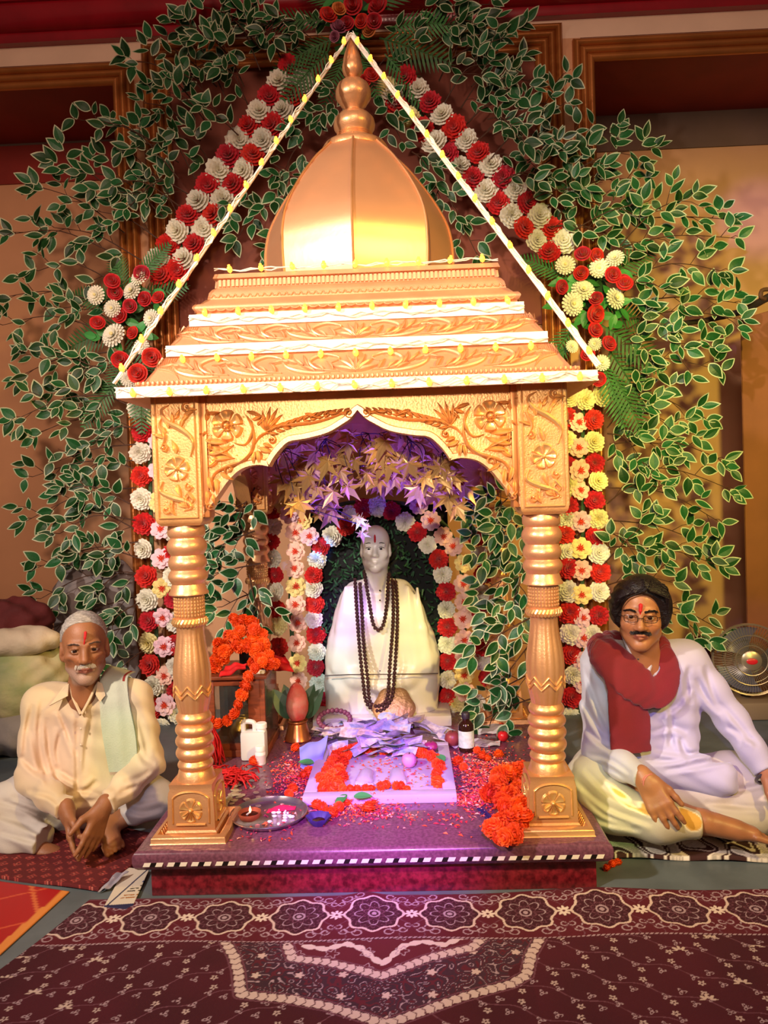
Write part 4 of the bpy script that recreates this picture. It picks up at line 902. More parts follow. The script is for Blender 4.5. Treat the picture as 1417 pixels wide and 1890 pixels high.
# ------------------------------------------------------------------ the marble statue and its beads
MARB = mat('statue_marble', '#d8d2c6', .32, var=.03, vs=6, coat=.1, sss=.05)
SY = 3.80
def sp(x, y, Y=SY): return P(x, y, Y)
st = Body(); hb = head(Body(), jaw=1.02, ears=True, neck=False); hb.cone((0, -.012, -.06), (0, -.02, -.19), .062, .066, .03)
SO = np.array(sp(693, 1011, SY-.02), np.float32); SR = headframe(.0, .02, .02); hb.place(SO, SR, .92); st.extend(hb)
prof = [(1082, 668, 722), (1094, 640, 756), (1108, 630, 766), (1124, 624, 775), (1145, 617, 784), (1187, 606, 801), (1219, 602, 809), (1260, 600, 809), (1330, 600, 809)]
prev = None
for y, xl, xr in prof:
    a, b = sp(xl, y), sp(xr, y); c = (a+b)/2; hw = (b[0]-a[0])/2; dp = min(hw*.55, .11)*(1 if y > 1140 else .55+.45*(y-1082)/58)
    cur = (np.array((a[0]+dp, SY+.03, c[2])), np.array((b[0]-dp, SY+.03, c[2])), dp)
    if prev is not None:
        for q in (0, .25, .5, .75, 1):
            A = prev[0]*(1-q)+prev[1]*q; Bq = cur[0]*(1-q)+cur[1]*q; st.cone(A, Bq, prev[2], cur[2], .035)
    prev = cur
# folded forearms under the robe, hands in the lap, hanging folds
sx = lambda x, y, d: sp(x, y, SY-d)
st.chain([sx(622, 1215, .03), sx(655, 1250, .075), sx(695, 1266, .10)], [.035, .035, .03], .04); st.chain([sx(787, 1215, .03), sx(752, 1250, .075), sx(712, 1266, .10)], [.035, .035, .03], .04)
for i, x in enumerate((652, 752, 638, 770)): st.chain([sx(x, 1085, .035), sx(x+(x-700)*.15, 1160, .055), sx(x+(x-700)*.3, 1235, .07)], [.006, .008, .006], .04)
def stcol(Vt):
    L = (Vt-SO) @ SR/.92; C = np.tile(np.array(lin('#eae4d6'), np.float32), (len(Vt), 1))
    dk = np.array(lin('#2a2220'), np.float32)
    return C
statue = solid('statue', st, .0055, MARB, relax=2, label='white marble bust statue of a seated holy man in a robe', cat='statue', cut=lambda X, Y, Z: HP+.05-Z)
statue_base = MB().box(-.34, .34, SY-.13, SY+.15, HP, HP+.052, b=.008).obj('statue_base', MARB, None); statue_base.parent = statue
BLK = mat('painted_black', '#1b1514', .5); TIL = mat('vermilion', '#b8161a', .7)
def onhead(pts, r, name, m, parent, O=SO, R=SR, sc=.92, n=6, rad=None):
    q = [O+R @ (np.array(p)*sc) for p in pts]; o = MB().tube(cat(q, 4) if len(q) > 2 else q, rad or r, n).obj(name, m); o.parent = parent; o.matrix_parent_inverse = Matrix.Translation(-parent.location); return o
for s in (-1, 1):
    onhead([(s*.017, .0835, .026), (s*.032, .085, .031), (s*.050, .072, .026)], .0020, 'eyebrow', BLK, statue)
    onhead([(s*.018, .0865, .0045), (s*.028, .0915, .0085), (s*.040, .0875, .007), (s*.049, .0785, .002)], .0016, 'eye_line', BLK, statue)
eyes(statue, SO, SR, .92, mat('statue_eye_white', '#e6dfd2', .3), BLK, BLK)
t_ = MB().sphere((0, 0, 0), (.006, .003, .026), 8, 6).obj('forehead_mark', TIL); t_.location = SO+SR @ (np.array((0, .082, .048))*.92); t_.rotation_euler = (-.25, 0, 0); t_.parent = statue
for y in (1090, 1108, 1238): o = MB().sphere(sp(701, y, SY-.085), .0045, 8, 6).obj('button', BLK); o.parent = statue
o = MB().tube([sp(600, 1247, SY-.105), sp(645, 1245, SY-.16), sp(760, 1244, SY-.16), sp(808, 1243, SY-.105)], .003, 5).obj('joint_line', mat('joint_grey', '#5a4d48', .6)); o.parent = statue
# strings of dark rudraksha beads
BEAD = mat('rudraksha', '#3a1715', .6, var=.3, vs=60, bump=.6, bs=300)
def beads(label, path, r, closed=False):
    q = cat(path, 10, closed); d = [0]
    for i in range(1, len(q)): d.append(d[-1]+np.linalg.norm(q[i]-q[i-1]))
    n = int(d[-1]/(r*1.75)); m = MB(); d = np.array(d); Q = np.array(q)
    for k in range(n):
        t = d[-1]*k/n; p = [np.interp(t, d, Q[:, i]) for i in range(3)]; m.sphere(p, (r, r, r*.95), 7, 5)
    m.tube(q, r*.25, 4)
    return m.obj('bead_necklace', BEAD, label=label, cat='necklace', kind=None)
Z = lambda x, y, d: sp(x, y, SY-d)
beads('short string of dark rudraksha beads looped round the statue neck', [Z(672, 1055, .03), Z(675, 1075, .075), Z(681, 1110, .105), Z(688, 1150, .115), Z(698, 1163, .118), Z(708, 1150, .115), Z(714, 1110, .105), Z(716, 1075, .075), Z(718, 1055, .03)], .0105)
beads('long outer string of dark rudraksha beads down the statue chest', [Z(655, 1070, .05), Z(657, 1110, .09), Z(662, 1180, .125), Z(669, 1250, .17), Z(677, 1298, .18), Z(700, 1312, .19), Z(722, 1290, .18), Z(728, 1240, .17), Z(733, 1150, .12), Z(732, 1100, .095), Z(729, 1068, .05)], .0105)
beads('long inner string of dark rudraksha beads beside the outer one', [Z(664, 1078, .06), Z(667, 1120, .10), Z(671, 1190, .13), Z(678, 1250, .172), Z(683, 1296, .18), Z(703, 1302, .19), Z(715, 1285, .18), Z(719, 1230, .165), Z(725, 1150, .12), Z(725, 1095, .09), Z(723, 1066, .05)], .0105)
# dark artificial greenery behind the statue
GRN = mat('dark_greenery', '#2f5a3c', .6, var=.5, vs=14); DRK = mat('backing_black', '#16181a', .9)
m = MB(); random.seed(5)
for i in range(900):
    a = random.uniform(0, PI*2); r = math.sqrt(random.uniform(.0, 1)); x = 702+108*r*math.cos(a)*(1); y = 1130+175*r*math.sin(a)
    if y < 1000 and abs(x-702) > 80: continue
    p = P(x, y, 3.97-random.uniform(0, .05)); d = np.array([random.uniform(-1, 1), -random.uniform(.1, .8), random.uniform(-1, 1)]); d /= np.linalg.norm(d); L = random.uniform(.02, .045); s = np.cross(d, [0, 1, .3]); s = s/np.linalg.norm(s)*.005
    m.add([p-s, p+s, p+d*L*.6+s*.8+[0, -.01, 0], p+d*L, p+d*L*.6-s*.8+[0, -.01, 0]], [(0, 1, 2, 3, 4)])
m.obj('greenery_panel', GRN, label='dark green artificial grass panel behind the white statue', cat='greenery', kind='stuff')
m = MB(); a, b = P(592, 1330, 3.99), P(818, 930, 3.99); m.box(a[0]-.02, b[0]+.02, 3.985, 4.0, .17, b[2], b=.004)
m.obj('backing_board', DRK, label='black backing board behind the statue and greenery', cat='board')
# ------------------------------------------------------------------ strings of warm bulbs on the roof
BULB = mat('bulb_glow', (1., .34, .03), .4, emit=4.); WTAPE = mat('white_tape', '#efe6da', .55, var=.04, vs=30); WCAB = mat('white_cable', '#e4dccd', .5)
bulbme = MB().lathe([(.001, -.016), (.0075, -.011), (.0095, -.003), (.0085, .004), (.005, .008), (.0048, .013), (.001, .014)], n=8).mesh('bulb', BULB)
def string(label, a, b, n, off, tape=None, wob=.012, hang=-.012, cr=.0022, out=.012):
    a, b = np.array(a), np.array(b); d = (b-a)/np.linalg.norm(b-a); nrm = np.array([0, -1., 0]); up = np.cross(nrm, d); up = up if up[2] > 0 else -up
    root = thing('light_string', label, 'string lights', tuple(a))
    def put(o): o.parent = root; o.matrix_parent_inverse = Matrix.Translation(-root.location); return o
    if tape:
        m = MB(); V = []
        for t in (0, 1):
            for u, v in ((-1, 0), (1, 0), (1, 1), (-1, 1)): V.append(a+(b-a)*t+up*u*tape[0]/2+nrm*v*tape[1])
        put(m.add(V, [(0, 1, 5, 4), (1, 2, 6, 5), (2, 3, 7, 6), (3, 0, 4, 7), (0, 3, 2, 1), (4, 5, 6, 7)]).obj('batten', WTAPE, smooth=0))
    for c in range(2):
        pts = []
        for i in range(n*6+1):
            t = i/(n*6); pts.append(a+(b-a)*t+nrm*(out+.003*c)+up*(off+wob*math.sin(i/6*2*PI*(.5 if c else 1)+c*1.7)*(.7+.5*math.sin(i*1.3+c))))
        put(MB().tube(pts, cr, 5).obj('cable', WCAB))
    for i in range(n):
        p = a+(b-a)*((i+.5)/n)+nrm*(out+.006)+up*(off+hang); o = ob('bulb', bulbme, None, p, (random.uniform(-.3, .3), random.uniform(-.3, .3), 0)); put(o)
def edge(y0, y1, xs, ys):      # a line on the roof front between two photograph positions
    pass
def rf(c, dz=0., dy=0.): return (np.array([-c[0], MY-c[0]-dy, c[1]+dz]), np.array([c[0], MY-c[0]-dy, c[1]+dz]))
e0 = lerp(Cs['eb'], Cs['et'], .5); a, b = rf(e0); string('string of warm bulbs and pale tape along the front eave of the shrine roof', a, b, 13, 0, (.034, .004), .014, -.002)
e2 = lerp(Cs['t2b'], Cs['t2t'], .5); a, b = rf(e2, dy=.006); string('string of warm bulbs under the lower white batten across the carved roof', a, b, 11, -.004, (.036, .012), .010, -.024, out=.016)
e1 = lerp(Cs['t1b'], Cs['t1t'], .45); a, b = rf(e1, dy=.006); string('string of warm bulbs above the upper white batten across the carved roof', a, b, 10, .0, (.040, .012), .009, .026, out=.016)
a, b = rf(Cs['tp'], .012, -.01); string('string of warm bulbs along the top ledge below the dome', a, b, 9, 0, None, .006, .004)
tip = np.array([DX, MY-.01, zd(66)]); cL, cR = rf(Cs['et'], .01, .01)
string('string of warm bulbs on a cord from the finial tip to the left eave corner', tip, cL, 15, 0, (.011, .008), .010, .004)
string('string of warm bulbs on a white strip from finial tip to right eave corner', tip, cR, 15, 0, (.020, .005), .009, .0)

# ------------------------------------------------------------------ gilded maple sprays hung under the canopy
GLDL = mat('maple_gold', '#d9b070', .35, .35, objvar=.25); 
def maple():
    m = MB(); A = [(-2.6, .42), (-2.2, .30), (-1.75, .72), (-1.45, .36), (-1.0, .88), (-.62, .40), (-.2, .62), (0, 1.05), (.2, .62), (.62, .40), (1.0, .88), (1.45, .36), (1.75, .72), (2.2, .30), (2.6, .42)]
    V = [(0, 0, 0)]+[(r*math.cos(a)+.1, r*math.sin(a), .12*math.cos(a*3)-.15*r*r+(.10 if k % 2 else -.02)) for k, (a, r) in enumerate(A)]
    m.add(V, [(0, k+1, k+2) for k in range(len(A)-1)]); m.tube([(-.5, 0, .05), (-.2, 0, .02), (0, 0, 0)], .02, 4); return m.mesh('leaf', GLDL, 0)
MAPL = maple(); random.seed(21)
def maple_spray(label, root, pts, Y, s=.075):
    a = P(*root, Y); o = None; m = MB(); L = []
    for x, y in pts:
        e = P(x, y, Y-random.uniform(-.05, .08)); mid = (a+e)/2+[random.uniform(-.03, .03), 0, random.uniform(.0, .05)]; m.tube(cat([a, mid, e], 4), .0018, 4); L.append(e)
    o = m.obj('maple_spray', mat('twig_dark', '#3a2a4a', .6), label=label, cat='branch', group='gilded maple sprays under the canopy'); o.data.transform(Matrix.Translation(-Vector(a))); o.location = a
    for e in L:
        for q in range(2):
            ang = random.uniform(-2.4, -.7); M = frame(e+np.array([random.uniform(-.04, .04), random.uniform(-.03, .03), random.uniform(-.035, .035)]), (random.uniform(-.6, .6), -1, random.uniform(-.4, .7)), (math.cos(ang), 0, math.sin(ang))) @ Matrix.Scale(s*random.uniform(.75, 1.15), 4)
            child('leaf', MAPL, o, M)
ML = 'gilded maple leaf spray hanging %s under the canopy'
maple_spray(ML % 'at the left by the arch cusp', (520, 830), [(540, 860), (560, 895), (545, 925), (590, 860), (525, 900), (510, 870)], 2.95)
maple_spray(ML % 'left of the arch apex', (600, 810), [(605, 860), (625, 885), (600, 895), (640, 860), (580, 840), (640, 830)], 2.92)
maple_spray(ML % 'directly below the arch apex', (680, 800), [(680, 830), (690, 860), (650, 810), (665, 880), (720, 830), (700, 880)], 3.0)
maple_spray(ML % 'right of the arch apex', (760, 815), [(760, 850), (775, 905), (745, 880), (790, 870), (765, 830), (735, 850)], 2.95)
maple_spray(ML % 'at the right by the arch cusp', (820, 830), [(805, 865), (830, 920), (800, 885), (845, 870), (825, 890), (835, 850)], 2.9)
maple_spray(ML % 'deep behind at the middle', (690, 850), [(640, 880), (680, 875), (720, 870), (755, 890), (610, 895), (700, 890)], 3.35, .08)
maple_spray(ML % 'deep behind at the left', (560, 850), [(530, 870), (570, 900), (590, 915), (540, 890), (600, 935), (560, 850)], 3.3, .085)
maple_spray(ML % 'deep behind at the right', (800, 850), [(780, 880), (820, 860), (850, 900), (760, 860), (800, 910), (790, 840)], 3.3, .085)
maple_spray(ML % 'near the ceiling on the left', (600, 790), [(560, 810), (600, 820), (530, 830), (640, 800), (580, 835)], 3.15, .085)
maple_spray(ML % 'near the ceiling on the right', (740, 790), [(780, 815), (740, 810), (810, 835), (700, 800), (760, 840)], 3.15, .085)
maple_spray('gilded maple twig lit bright blue that dips before the statue brow', (540, 925), [(658, 966), (676, 972), (575, 945)], 3.1, .045)

# ------------------------------------------------------------------ offerings on the platform
MARI = mat('marigold', '#e04a0a', .65, var=.15, vs=4, objvar=.12)
def marigold():
    m = MB()
    for i, (r0, z0, r1, z1, n) in enumerate(((.2, -.5, .75, -.45, 16), (.2, -.2, 1., -.15, 20), (.2, .0, .98, .18, 20), (.15, .1, .82, .46, 18), (.1, .2, .58, .68, 14), (.0, .3, .32, .80, 10))): ruffle(m, r0, z0, r1, z1, n, .07, .07, 0, i*.41)
    m.sphere((0, 0, 0), (.7, .7, .55), 8, 6); return m.mesh('marigold', MARI, 0)
MG = marigold()
def rot(): return Euler((random.uniform(-.9, .9), random.uniform(-.9, .9), random.uniform(0, 6.28))).to_matrix().to_4x4()
def mgarland(label, pts, r, jit=.0, dup=1):
    q = [np.array(p, float) for p in pts]; m = MB().tube(q, .002, 4); o = m.obj('marigold_garland', mat('thread_orange', '#c9541a', .8), label=label, cat='garland'); o.data.transform(Matrix.Translation(-Vector(q[0]))); o.location = q[0]
    L = [0]
    for i in range(1, len(q)): L.append(L[-1]+np.linalg.norm(q[i]-q[i-1]))
    n = int(L[-1]/(r*1.55)); Q = np.array(q)
    for k in range(n+1):
        c = np.array([np.interp(L[-1]*k/max(1, n), L, Q[:, i]) for i in range(3)])
        for j in range(dup): child('marigold', MG, o, Matrix.Translation(Vector(c+np.array([random.uniform(-jit, jit), random.uniform(-jit, jit), random.uniform(-jit, jit)*.4]))) @ (frame((0, 0, 0), (0, -1, .4)) @ rot()) @ Matrix.Scale(r*random.uniform(.88, 1.1), 4))
    return o
random.seed(31)
# glass-fronted wooden box
WOOD = mat('box_wood', '#7b3a20', .45, var=.25, vs=12, stretch=(1, 1, 6)); GLASS = mat('pane_glass', '#dfe8e4', .05, trans=.95, alpha=.35, ior=1.45)
bx0, bx1, by0, by1, bz0 = -.775, -.50, 3.31, 3.62, HP; bz1 = P(440, 1247, by0)[2]
gb = thing('glass_box', 'wooden display box with glass front standing left of the copper pot', 'box', (bx0, by0, HP))
def gp(o, p=gb): o.parent = p; o.matrix_parent_inverse = Matrix.Translation(-gb.location); return o
gp(MB().box(bx0-.012, bx1+.014, by0-.014, by1+.01, bz1-.016, bz1, b=.004).obj('top_board', WOOD)); gp(MB().box(bx0-.006, bx1+.008, by0-.008, by1, bz0, bz0+.03, b=.004).obj('bottom_board', WOOD))
for x in (bx0, bx1-.022):
    for y in (by0, by1-.02): gp(MB().box(x, x+.022, y, y+.02, bz0+.03, bz1-.016, b=.002).obj('post', WOOD))
dr = gp(MB().box(bx0+.022, bx0+.05, by0+.002, by0+.016, bz0+.03, bz1-.016, b=.002).box(bx1-.075, bx1-.022, by0+.002, by0+.016, bz0+.03, bz1-.016, b=.002).box(bx0+.05, bx1-.075, by0+.002, by0+.016, bz1-.045, bz1-.016, b=.002).box(bx0+.05, bx1-.075, by0+.002, by0+.016, bz0+.03, bz0+.058, b=.002).obj('door', WOOD))
o = MB().box(bx0+.05, bx1-.075, by0+.007, by0+.010, bz0+.058, bz1-.045).obj('pane', GLASS); o.parent = dr
o = MB().lathe([(.004, 0), (.006, .006), (.009, .012), (.001, .018)], n=10).obj('knob', mat('brass', '#b98a35', .3, .9)); o.parent = dr; o.matrix_basis = frame((bx1-.045, by0, (bz0+bz1)/2-.03), (0, -1, 0))
gp(MB().box(bx1-.004, bx1-.001, by0+.02, by1-.02, bz0+.03, bz1-.016).obj('pane', GLASS)); gp(MB().box(bx0+.02, bx1-.02, by1-.012, by1-.004, bz0+.03, bz1-.016).obj('back_board', mat('box_inside', '#3a2416', .6)))
BRASS = MATS['brass']; COPPER = mat('copper', '#c47a4a', .28, .85, var=.1, vs=20)
MB().lathe([(.03, 0), (.055, .015), (.066, .045), (.06, .075), (.04, .095), (.036, .105), (.052, .118), (.05, .121), (.03, .106)], n=24).obj('brass_pot', BRASS, label='round brass pot seen through the glass of the wooden box', cat='pot', loc=(bx1-.12, by0+.13, HP+.031))
cs = MB().box(-.05, .05, -.035, .035, 0, .085, b=.004).box(-.055, .055, -.04, .04, .085, .095, b=.003)
cs = cs.obj('small_casket', mat('casket_black', '#1c1412', .3), label='small dark casket with pale rim on top of the glass box', cat='casket', loc=(-.585, 3.47, bz1+.001))
gz = bz1+.01
def gpt(x, y, Y=3.40): return P(x, y, Y)
mgarland('marigold garland heaped over the dark casket on the glass box', cat([gpt(388, 1235), gpt(395, 1210), gpt(415, 1188), gpt(437, 1165, 3.45), gpt(448, 1138, 3.48), gpt(462, 1160, 3.45), gpt(478, 1185, 3.42), gpt(488, 1205), gpt(476, 1226), gpt(488, 1215)], 6), .029, .030, 4)
mgarland('second marigold garland spread low across the top of the glass box', cat([gpt(392, 1232, 3.36), gpt(410, 1212, 3.36), gpt(430, 1196, 3.38), gpt(452, 1190, 3.38), gpt(470, 1200, 3.36), gpt(484, 1215, 3.36), gpt(500, 1225, 3.36)], 5), .030, .018, 3)
mgarland('marigold strand that hangs in a loop before the glass box', cat([gpt(485, 1222, 3.28), gpt(463, 1240, 3.26), gpt(452, 1265, 3.26), gpt(444, 1290, 3.26), gpt(434, 1315, 3.25), gpt(420, 1330, 3.25), gpt(402, 1336, 3.25), gpt(385, 1330, 3.25)], 6), .027, .002)
REDC = mat('red_thread', '#c4121a', .75, var=.2, vs=20); 
def tassel(label, top, n, L, spread, lie=False):
    m = MB()
    for i in range(n):
        a = np.array(top)+[random.uniform(-.01, .01), random.uniform(-.01, .01), 0]; e = np.array(top)+[random.uniform(-spread, spread), random.uniform(-spread, spread)*.6, -L*random.uniform(.8, 1)]
        if lie: a = np.array(top)+[random.uniform(-spread, spread), random.uniform(-spread, spread)*.7, random.uniform(0, .04)]; an = random.uniform(0, 6.28); e = a+np.array([math.cos(an)*L, math.sin(an)*L*.7, -.0]); e[2] = top[2]+random.uniform(-.004, .02)
        mid = (a+e)/2+[random.uniform(-.02, .02), random.uniform(-.02, .02), random.uniform(0, .02)]; m.tube(cat([a, mid, e], 3), .0032, 4)
    return m.obj('thread_tassel', REDC, label=label, cat='tassel', kind='stuff')
tassel('bundle of red sacred threads hanging from the glass box', P(388, 1340, 3.22), 34, .17, .05)
tassel('heap of loose red sacred threads on the platform below the glass box', PZ(415, 1440, HP+.005), 110, .09, .075, True)
def cloth(name, label, pts, m, amp=.006, cat_='cloth', th=.004, n=14, seed=1):
    # bilinear patch between four corners, rippled
    r_ = random.Random(seed); A, B_, C_, D_ = [np.array(p, float) for p in pts]; ph = [r_.uniform(0, 6) for _ in range(4)]
    def f(u, v, o=0.):
        p = (A*(1-u)+B_*u)*(1-v)+(D_*(1-u)+C_*u)*v; nn = np.cross(B_-A, D_-A); nn /= np.linalg.norm(nn)+1e-9
        return p+nn*(o+amp*(math.sin(u*9+ph[0]+v*3)+math.sin(v*11+ph[1]-u*4)*.7))
    q = MB().grid(lambda u, v: f(u, v), n, n).grid(lambda u, v: f(u, v, th), n, n); k = (n+1)*(n+1)
    ed = [i for i in range(n+1)]+[(j+1)*(n+1)-1 for j in range(1, n+1)]+[n*(n+1)+i for i in range(n-1, -1, -1)]+[j*(n+1) for j in range(n-1, 0, -1)]
    q.f += [(ed[i], ed[(i+1) % len(ed)], k+ed[(i+1) % len(ed)], k+ed[i]) for i in range(len(ed))]; q.m += [0]*len(ed)
    return q.obj(name, m, label=label, cat=cat_)
cloth('red_cloth', 'small red cloth draped on the glass box under the garland', [P(405, 1250, 3.29), P(450, 1236, 3.29), P(455, 1225, 3.36), P(420, 1228, 3.36)], REDC, .006)
MB().box(-.035, .035, -.012, .012, 0, .014, b=.003).obj('packet', mat('packet_white', '#e8dccf', .5), label='small white packet lying on the corner of the glass box', cat='packet', loc=(-.535, 3.34, bz1+.001), rot=(0, 0, -.1))
cloth('red_netting', 'crumpled red net cloth behind the glass box', [P(490, 1235, 3.6), P(540, 1240, 3.55), P(530, 1215, 3.62), P(492, 1205, 3.64)], REDC, .012, seed=4)
# jerrycan, pill bottle
PLAS = mat('plastic_white', '#dcd8dc', .35, sss=.1); PLASW = mat('plastic_bright', '#f0ecee', .4)
jc = thing('jerrycan', 'translucent white plastic jerrycan before the glass box', 'canister', tuple(PZ(470, 1400, HP))); J = Body()
J.cone((-.045, 0, .02), (.045, 0, .02), .016, .016, .01).cone((-.045, 0, .115), (.045, 0, .115), .016, .016, .01)
jb = MB().box(-.055, .055, -.035, .035, 0, .125, b=.014).obj('body', PLAS, jc)
MB().tube(cat([(-.045, 0, .12), (-.045, 0, .155), (-.035, 0, .165), (-.005, 0, .162), (.005, 0, .15), (.005, 0, .12)], 4), .011, 8).obj('handle', PLAS, jc)
MB().lathe([(.02, .12), (.02, .135), (.024, .136), (.024, .155), (.021, .158), (.001, .158)], (.035, 0, 0), 16).obj('cap', PLASW, jc)
pb = thing('pill_bottle', 'small white pill bottle with screw cap beside the jerrycan', 'bottle', tuple(PZ(481, 1410, HP)))
MB().lathe([(.021, 0), (.023, .003), (.023, .05), (.019, .056), (.019, .06)], n=18).obj('body', PLASW, pb); MB().lathe([(.022, .058), (.022, .076), (.020, .079), (.001, .079)], n=18).obj('cap', PLASW, pb)
o = MB().lathe([(.0235, .012), (.0235, .042)], n=18, cap=False).obj('label_band', mat('label_pink', '#d9c7cf', .5), pb)
# steel plate with lamp
STEEL = mat('steel', '#b9b4b6', .22, .9); CLAY = mat('clay', '#9c4a2a', .75, var=.15, vs=30); OIL = mat('lamp_oil', '#2a0f08', .1)
pc = PZ(497, 1508, HP)
pl = MB().lathe([(.001, .002), (.115, .002), (.126, .010), (.135, .022), (.138, .022), (.139, .019), (.128, .006), (.116, 0), (.001, 0)], n=56, cap=False).obj('plate', STEEL, label='round steel offering plate at the front of the platform', cat='plate', loc=tuple(pc))
dp_ = [(.001, .001), (.02, .001), (.034, .010), (.040, .026), (.040, .031), (.036, .029), (.030, .018), (.001, .016)]
d1 = PZ(461, 1514, HP+.012); dy = thing('oil_lamp', 'clay oil lamp standing on the steel plate', 'lamp', tuple(d1)); MB().lathe(dp_, n=24, cap=False).obj('bowl', CLAY, dy); MB().lathe([(.001, .0205), (.031, .020)], n=20).obj('oil', OIL, dy); MB().tube([(-.01, 0, .02), (.0, -.01, .03), (.006, -.016, .036)], .003, 5).obj('wick', mat('wick_white', '#f2e4cf', .6), dy)
fl = MB().lathe([(.001, 0), (.004, .004), (.0045, .008), (.002, .016), (.0005, .021)], n=8).obj('flame', mat('flame', '#ffc766', .5, emit=12.), dy); fl.location = (.006, -.016, .036)
d2 = PZ(588, 1522, HP); dz = thing('oil_lamp', 'small scalloped blue oil lamp to the right of the steel plate', 'lamp', tuple(d2)); MB().lathe([(.001, 0), (.022, .001), (.034, .016), (.042, .028), (.043, .031), (.036, .026), (.024, .012), (.001, .010)], n=32, mod=lambda a, i: 1+(.07*math.cos(a*8) if i > 1 else 0), cap=False).obj('bowl', mat('lamp_blue', '#3c2f6e', .5), dz); MB().lathe([(.001, .0175), (.022, .017)], n=16).obj('oil', OIL, dz)
m = MB(); m.grid(lambda u, v: pc+np.array([.035+(u-.5)*.10, .045+(v-.5)*.035+.02*u, .004+.016*math.sin(PI*u)*math.sin(PI*v)]), 10, 6); m.obj('red_powder', mat('kumkum', '#d01a4a', .9, var=.2, vs=60), label='smear of red powder on the steel plate', cat='powder', kind='stuff')
m = MB()
for k in range(16): m.sphere(pc+np.array([random.uniform(-.01, .09), random.uniform(-.10, .05), .007]), (random.uniform(.004, .010), random.uniform(.004, .008), .005), 6, 4)
m.obj('sugar_bits', mat('sugar', '#e8ddd8', .5), label='white sugar bits scattered on the steel plate', cat='sweets', kind='stuff')
# coins
COIN = mat('coin', '#b8a890', .35, .3, objvar=.25); cme = MB().lathe([(.0105, 0), (.0115, .0006), (.0115, .0014), (.0105, .002), (.001, .002)], n=14).mesh('coin', COIN)
for k in range(58):
    p = PZ(432+random.gauss(0, 27), 1472+random.gauss(0, 17), HP); ob('coin', cme, None, (max(p[0], -.56), p[1], HP+.001+.0021*(k % 3)), (random.uniform(-.12, .12), random.uniform(-.12, .12), 0), random.uniform(.85, 1.15), label='loose silvery coin in the scatter between pillar foot and steel plate', cat='coin', group='coins strewn behind the steel plate')
# copper pot with coconut
vp = tuple(PZ(550, 1366, HP)); MB().lathe([(.040, 0), (.062, .004), (.064, .010), (.056, .03), (.046, .07), (.042, .082), (.050, .092), (.049, .096), (.038, .084)], n=32).obj('copper_pot', COPPER, label='flared copper pot holding the red coconut', cat='pot', loc=vp)
MB().lathe([(.01, 0), (.034, .012), (.05, .05), (.053, .085), (.045, .13), (.028, .165), (.010, .182), (.001, .185)], n=24, mod=lambda a, i: 1+.05*math.cos(3*a)).obj('coconut', mat('coconut_red', '#b4746a', .7, col2='#b32a2e', vs=14, bump=.3, bs=60), label='vermilion-smeared coconut standing in the copper pot', cat='coconut', loc=(vp[0], vp[1], vp[2]+.088))
mango = leaf_mesh(7, .24, mats=[mat('mango_leaf', '#2f4a35', .4, objvar=.2)]*2)
for k, (a, lab) in enumerate(((2.6, 'left'), (2.0, 'rear left'), (.5, 'right'), (1.1, 'rear right'))): ob('mango_leaf', mango, M=frame((vp[0]+.04*math.cos(a), vp[1]+.03, vp[2]+.09), (-math.cos(a)*.6, -1, .2), (math.cos(a)*.7, .1, 1.)) @ Matrix.Scale(.17, 4), label='dark mango leaf fanned at the %s of the coconut' % lab, cat='leaf', group='mango leaves in the copper pot')
# marble slab with rim and carved footprints
SLB = mat('slab_marble', '#b3abbb', .3, var=.05, vs=10)
f0, f1 = PZ(557, 1474, HP+.03), PZ(843, 1466, HP+.03); b1 = PZ(822, 1370, HP+.03); sx0, sx1, sy0, sy1 = f0[0], f1[0], (f0[1]+f1[1])/2, b1[1]
sl_ = thing('marble_slab', 'square white marble slab with raised rim on the platform', 'slab', (sx0, sy0, HP))
def sp_(o): o.parent = sl_; o.matrix_parent_inverse = Matrix.Translation(-sl_.location); return o
sp_(MB().box(sx0+.004, sx1-.004, sy0+.004, sy1, HP, HP+.014, b=.003).obj('bed', SLB))
for q in ((sx0, sx1, sy0, sy0+.05), (sx0, sx1, sy1-.04, sy1), (sx0, sx0+.05, sy0+.05, sy1-.04), (sx1-.05, sx1, sy0+.05, sy1-.04)): sp_(MB().box(*q, HP, HP+.034, b=.006).obj('rim', SLB))
F_ = Body(); fx, fy = (sx0+sx1)/2, sy0+.20
for s in (-1, 1):
    c = fx+s*.062
    F_.ell((c, fy+.06, HP+.016), (.030, .045, .020), .02).ell((c+s*.004, fy-.01, HP+.016), (.036, .05, .022), .03)
    for j in range(5): F_.ell((c-s*.030+s*.0155*j, fy-.068+.006*j, HP+.018), (.0085, .015, .012), .006)
sp_(solid('footprints', F_, .004, SLB, None))
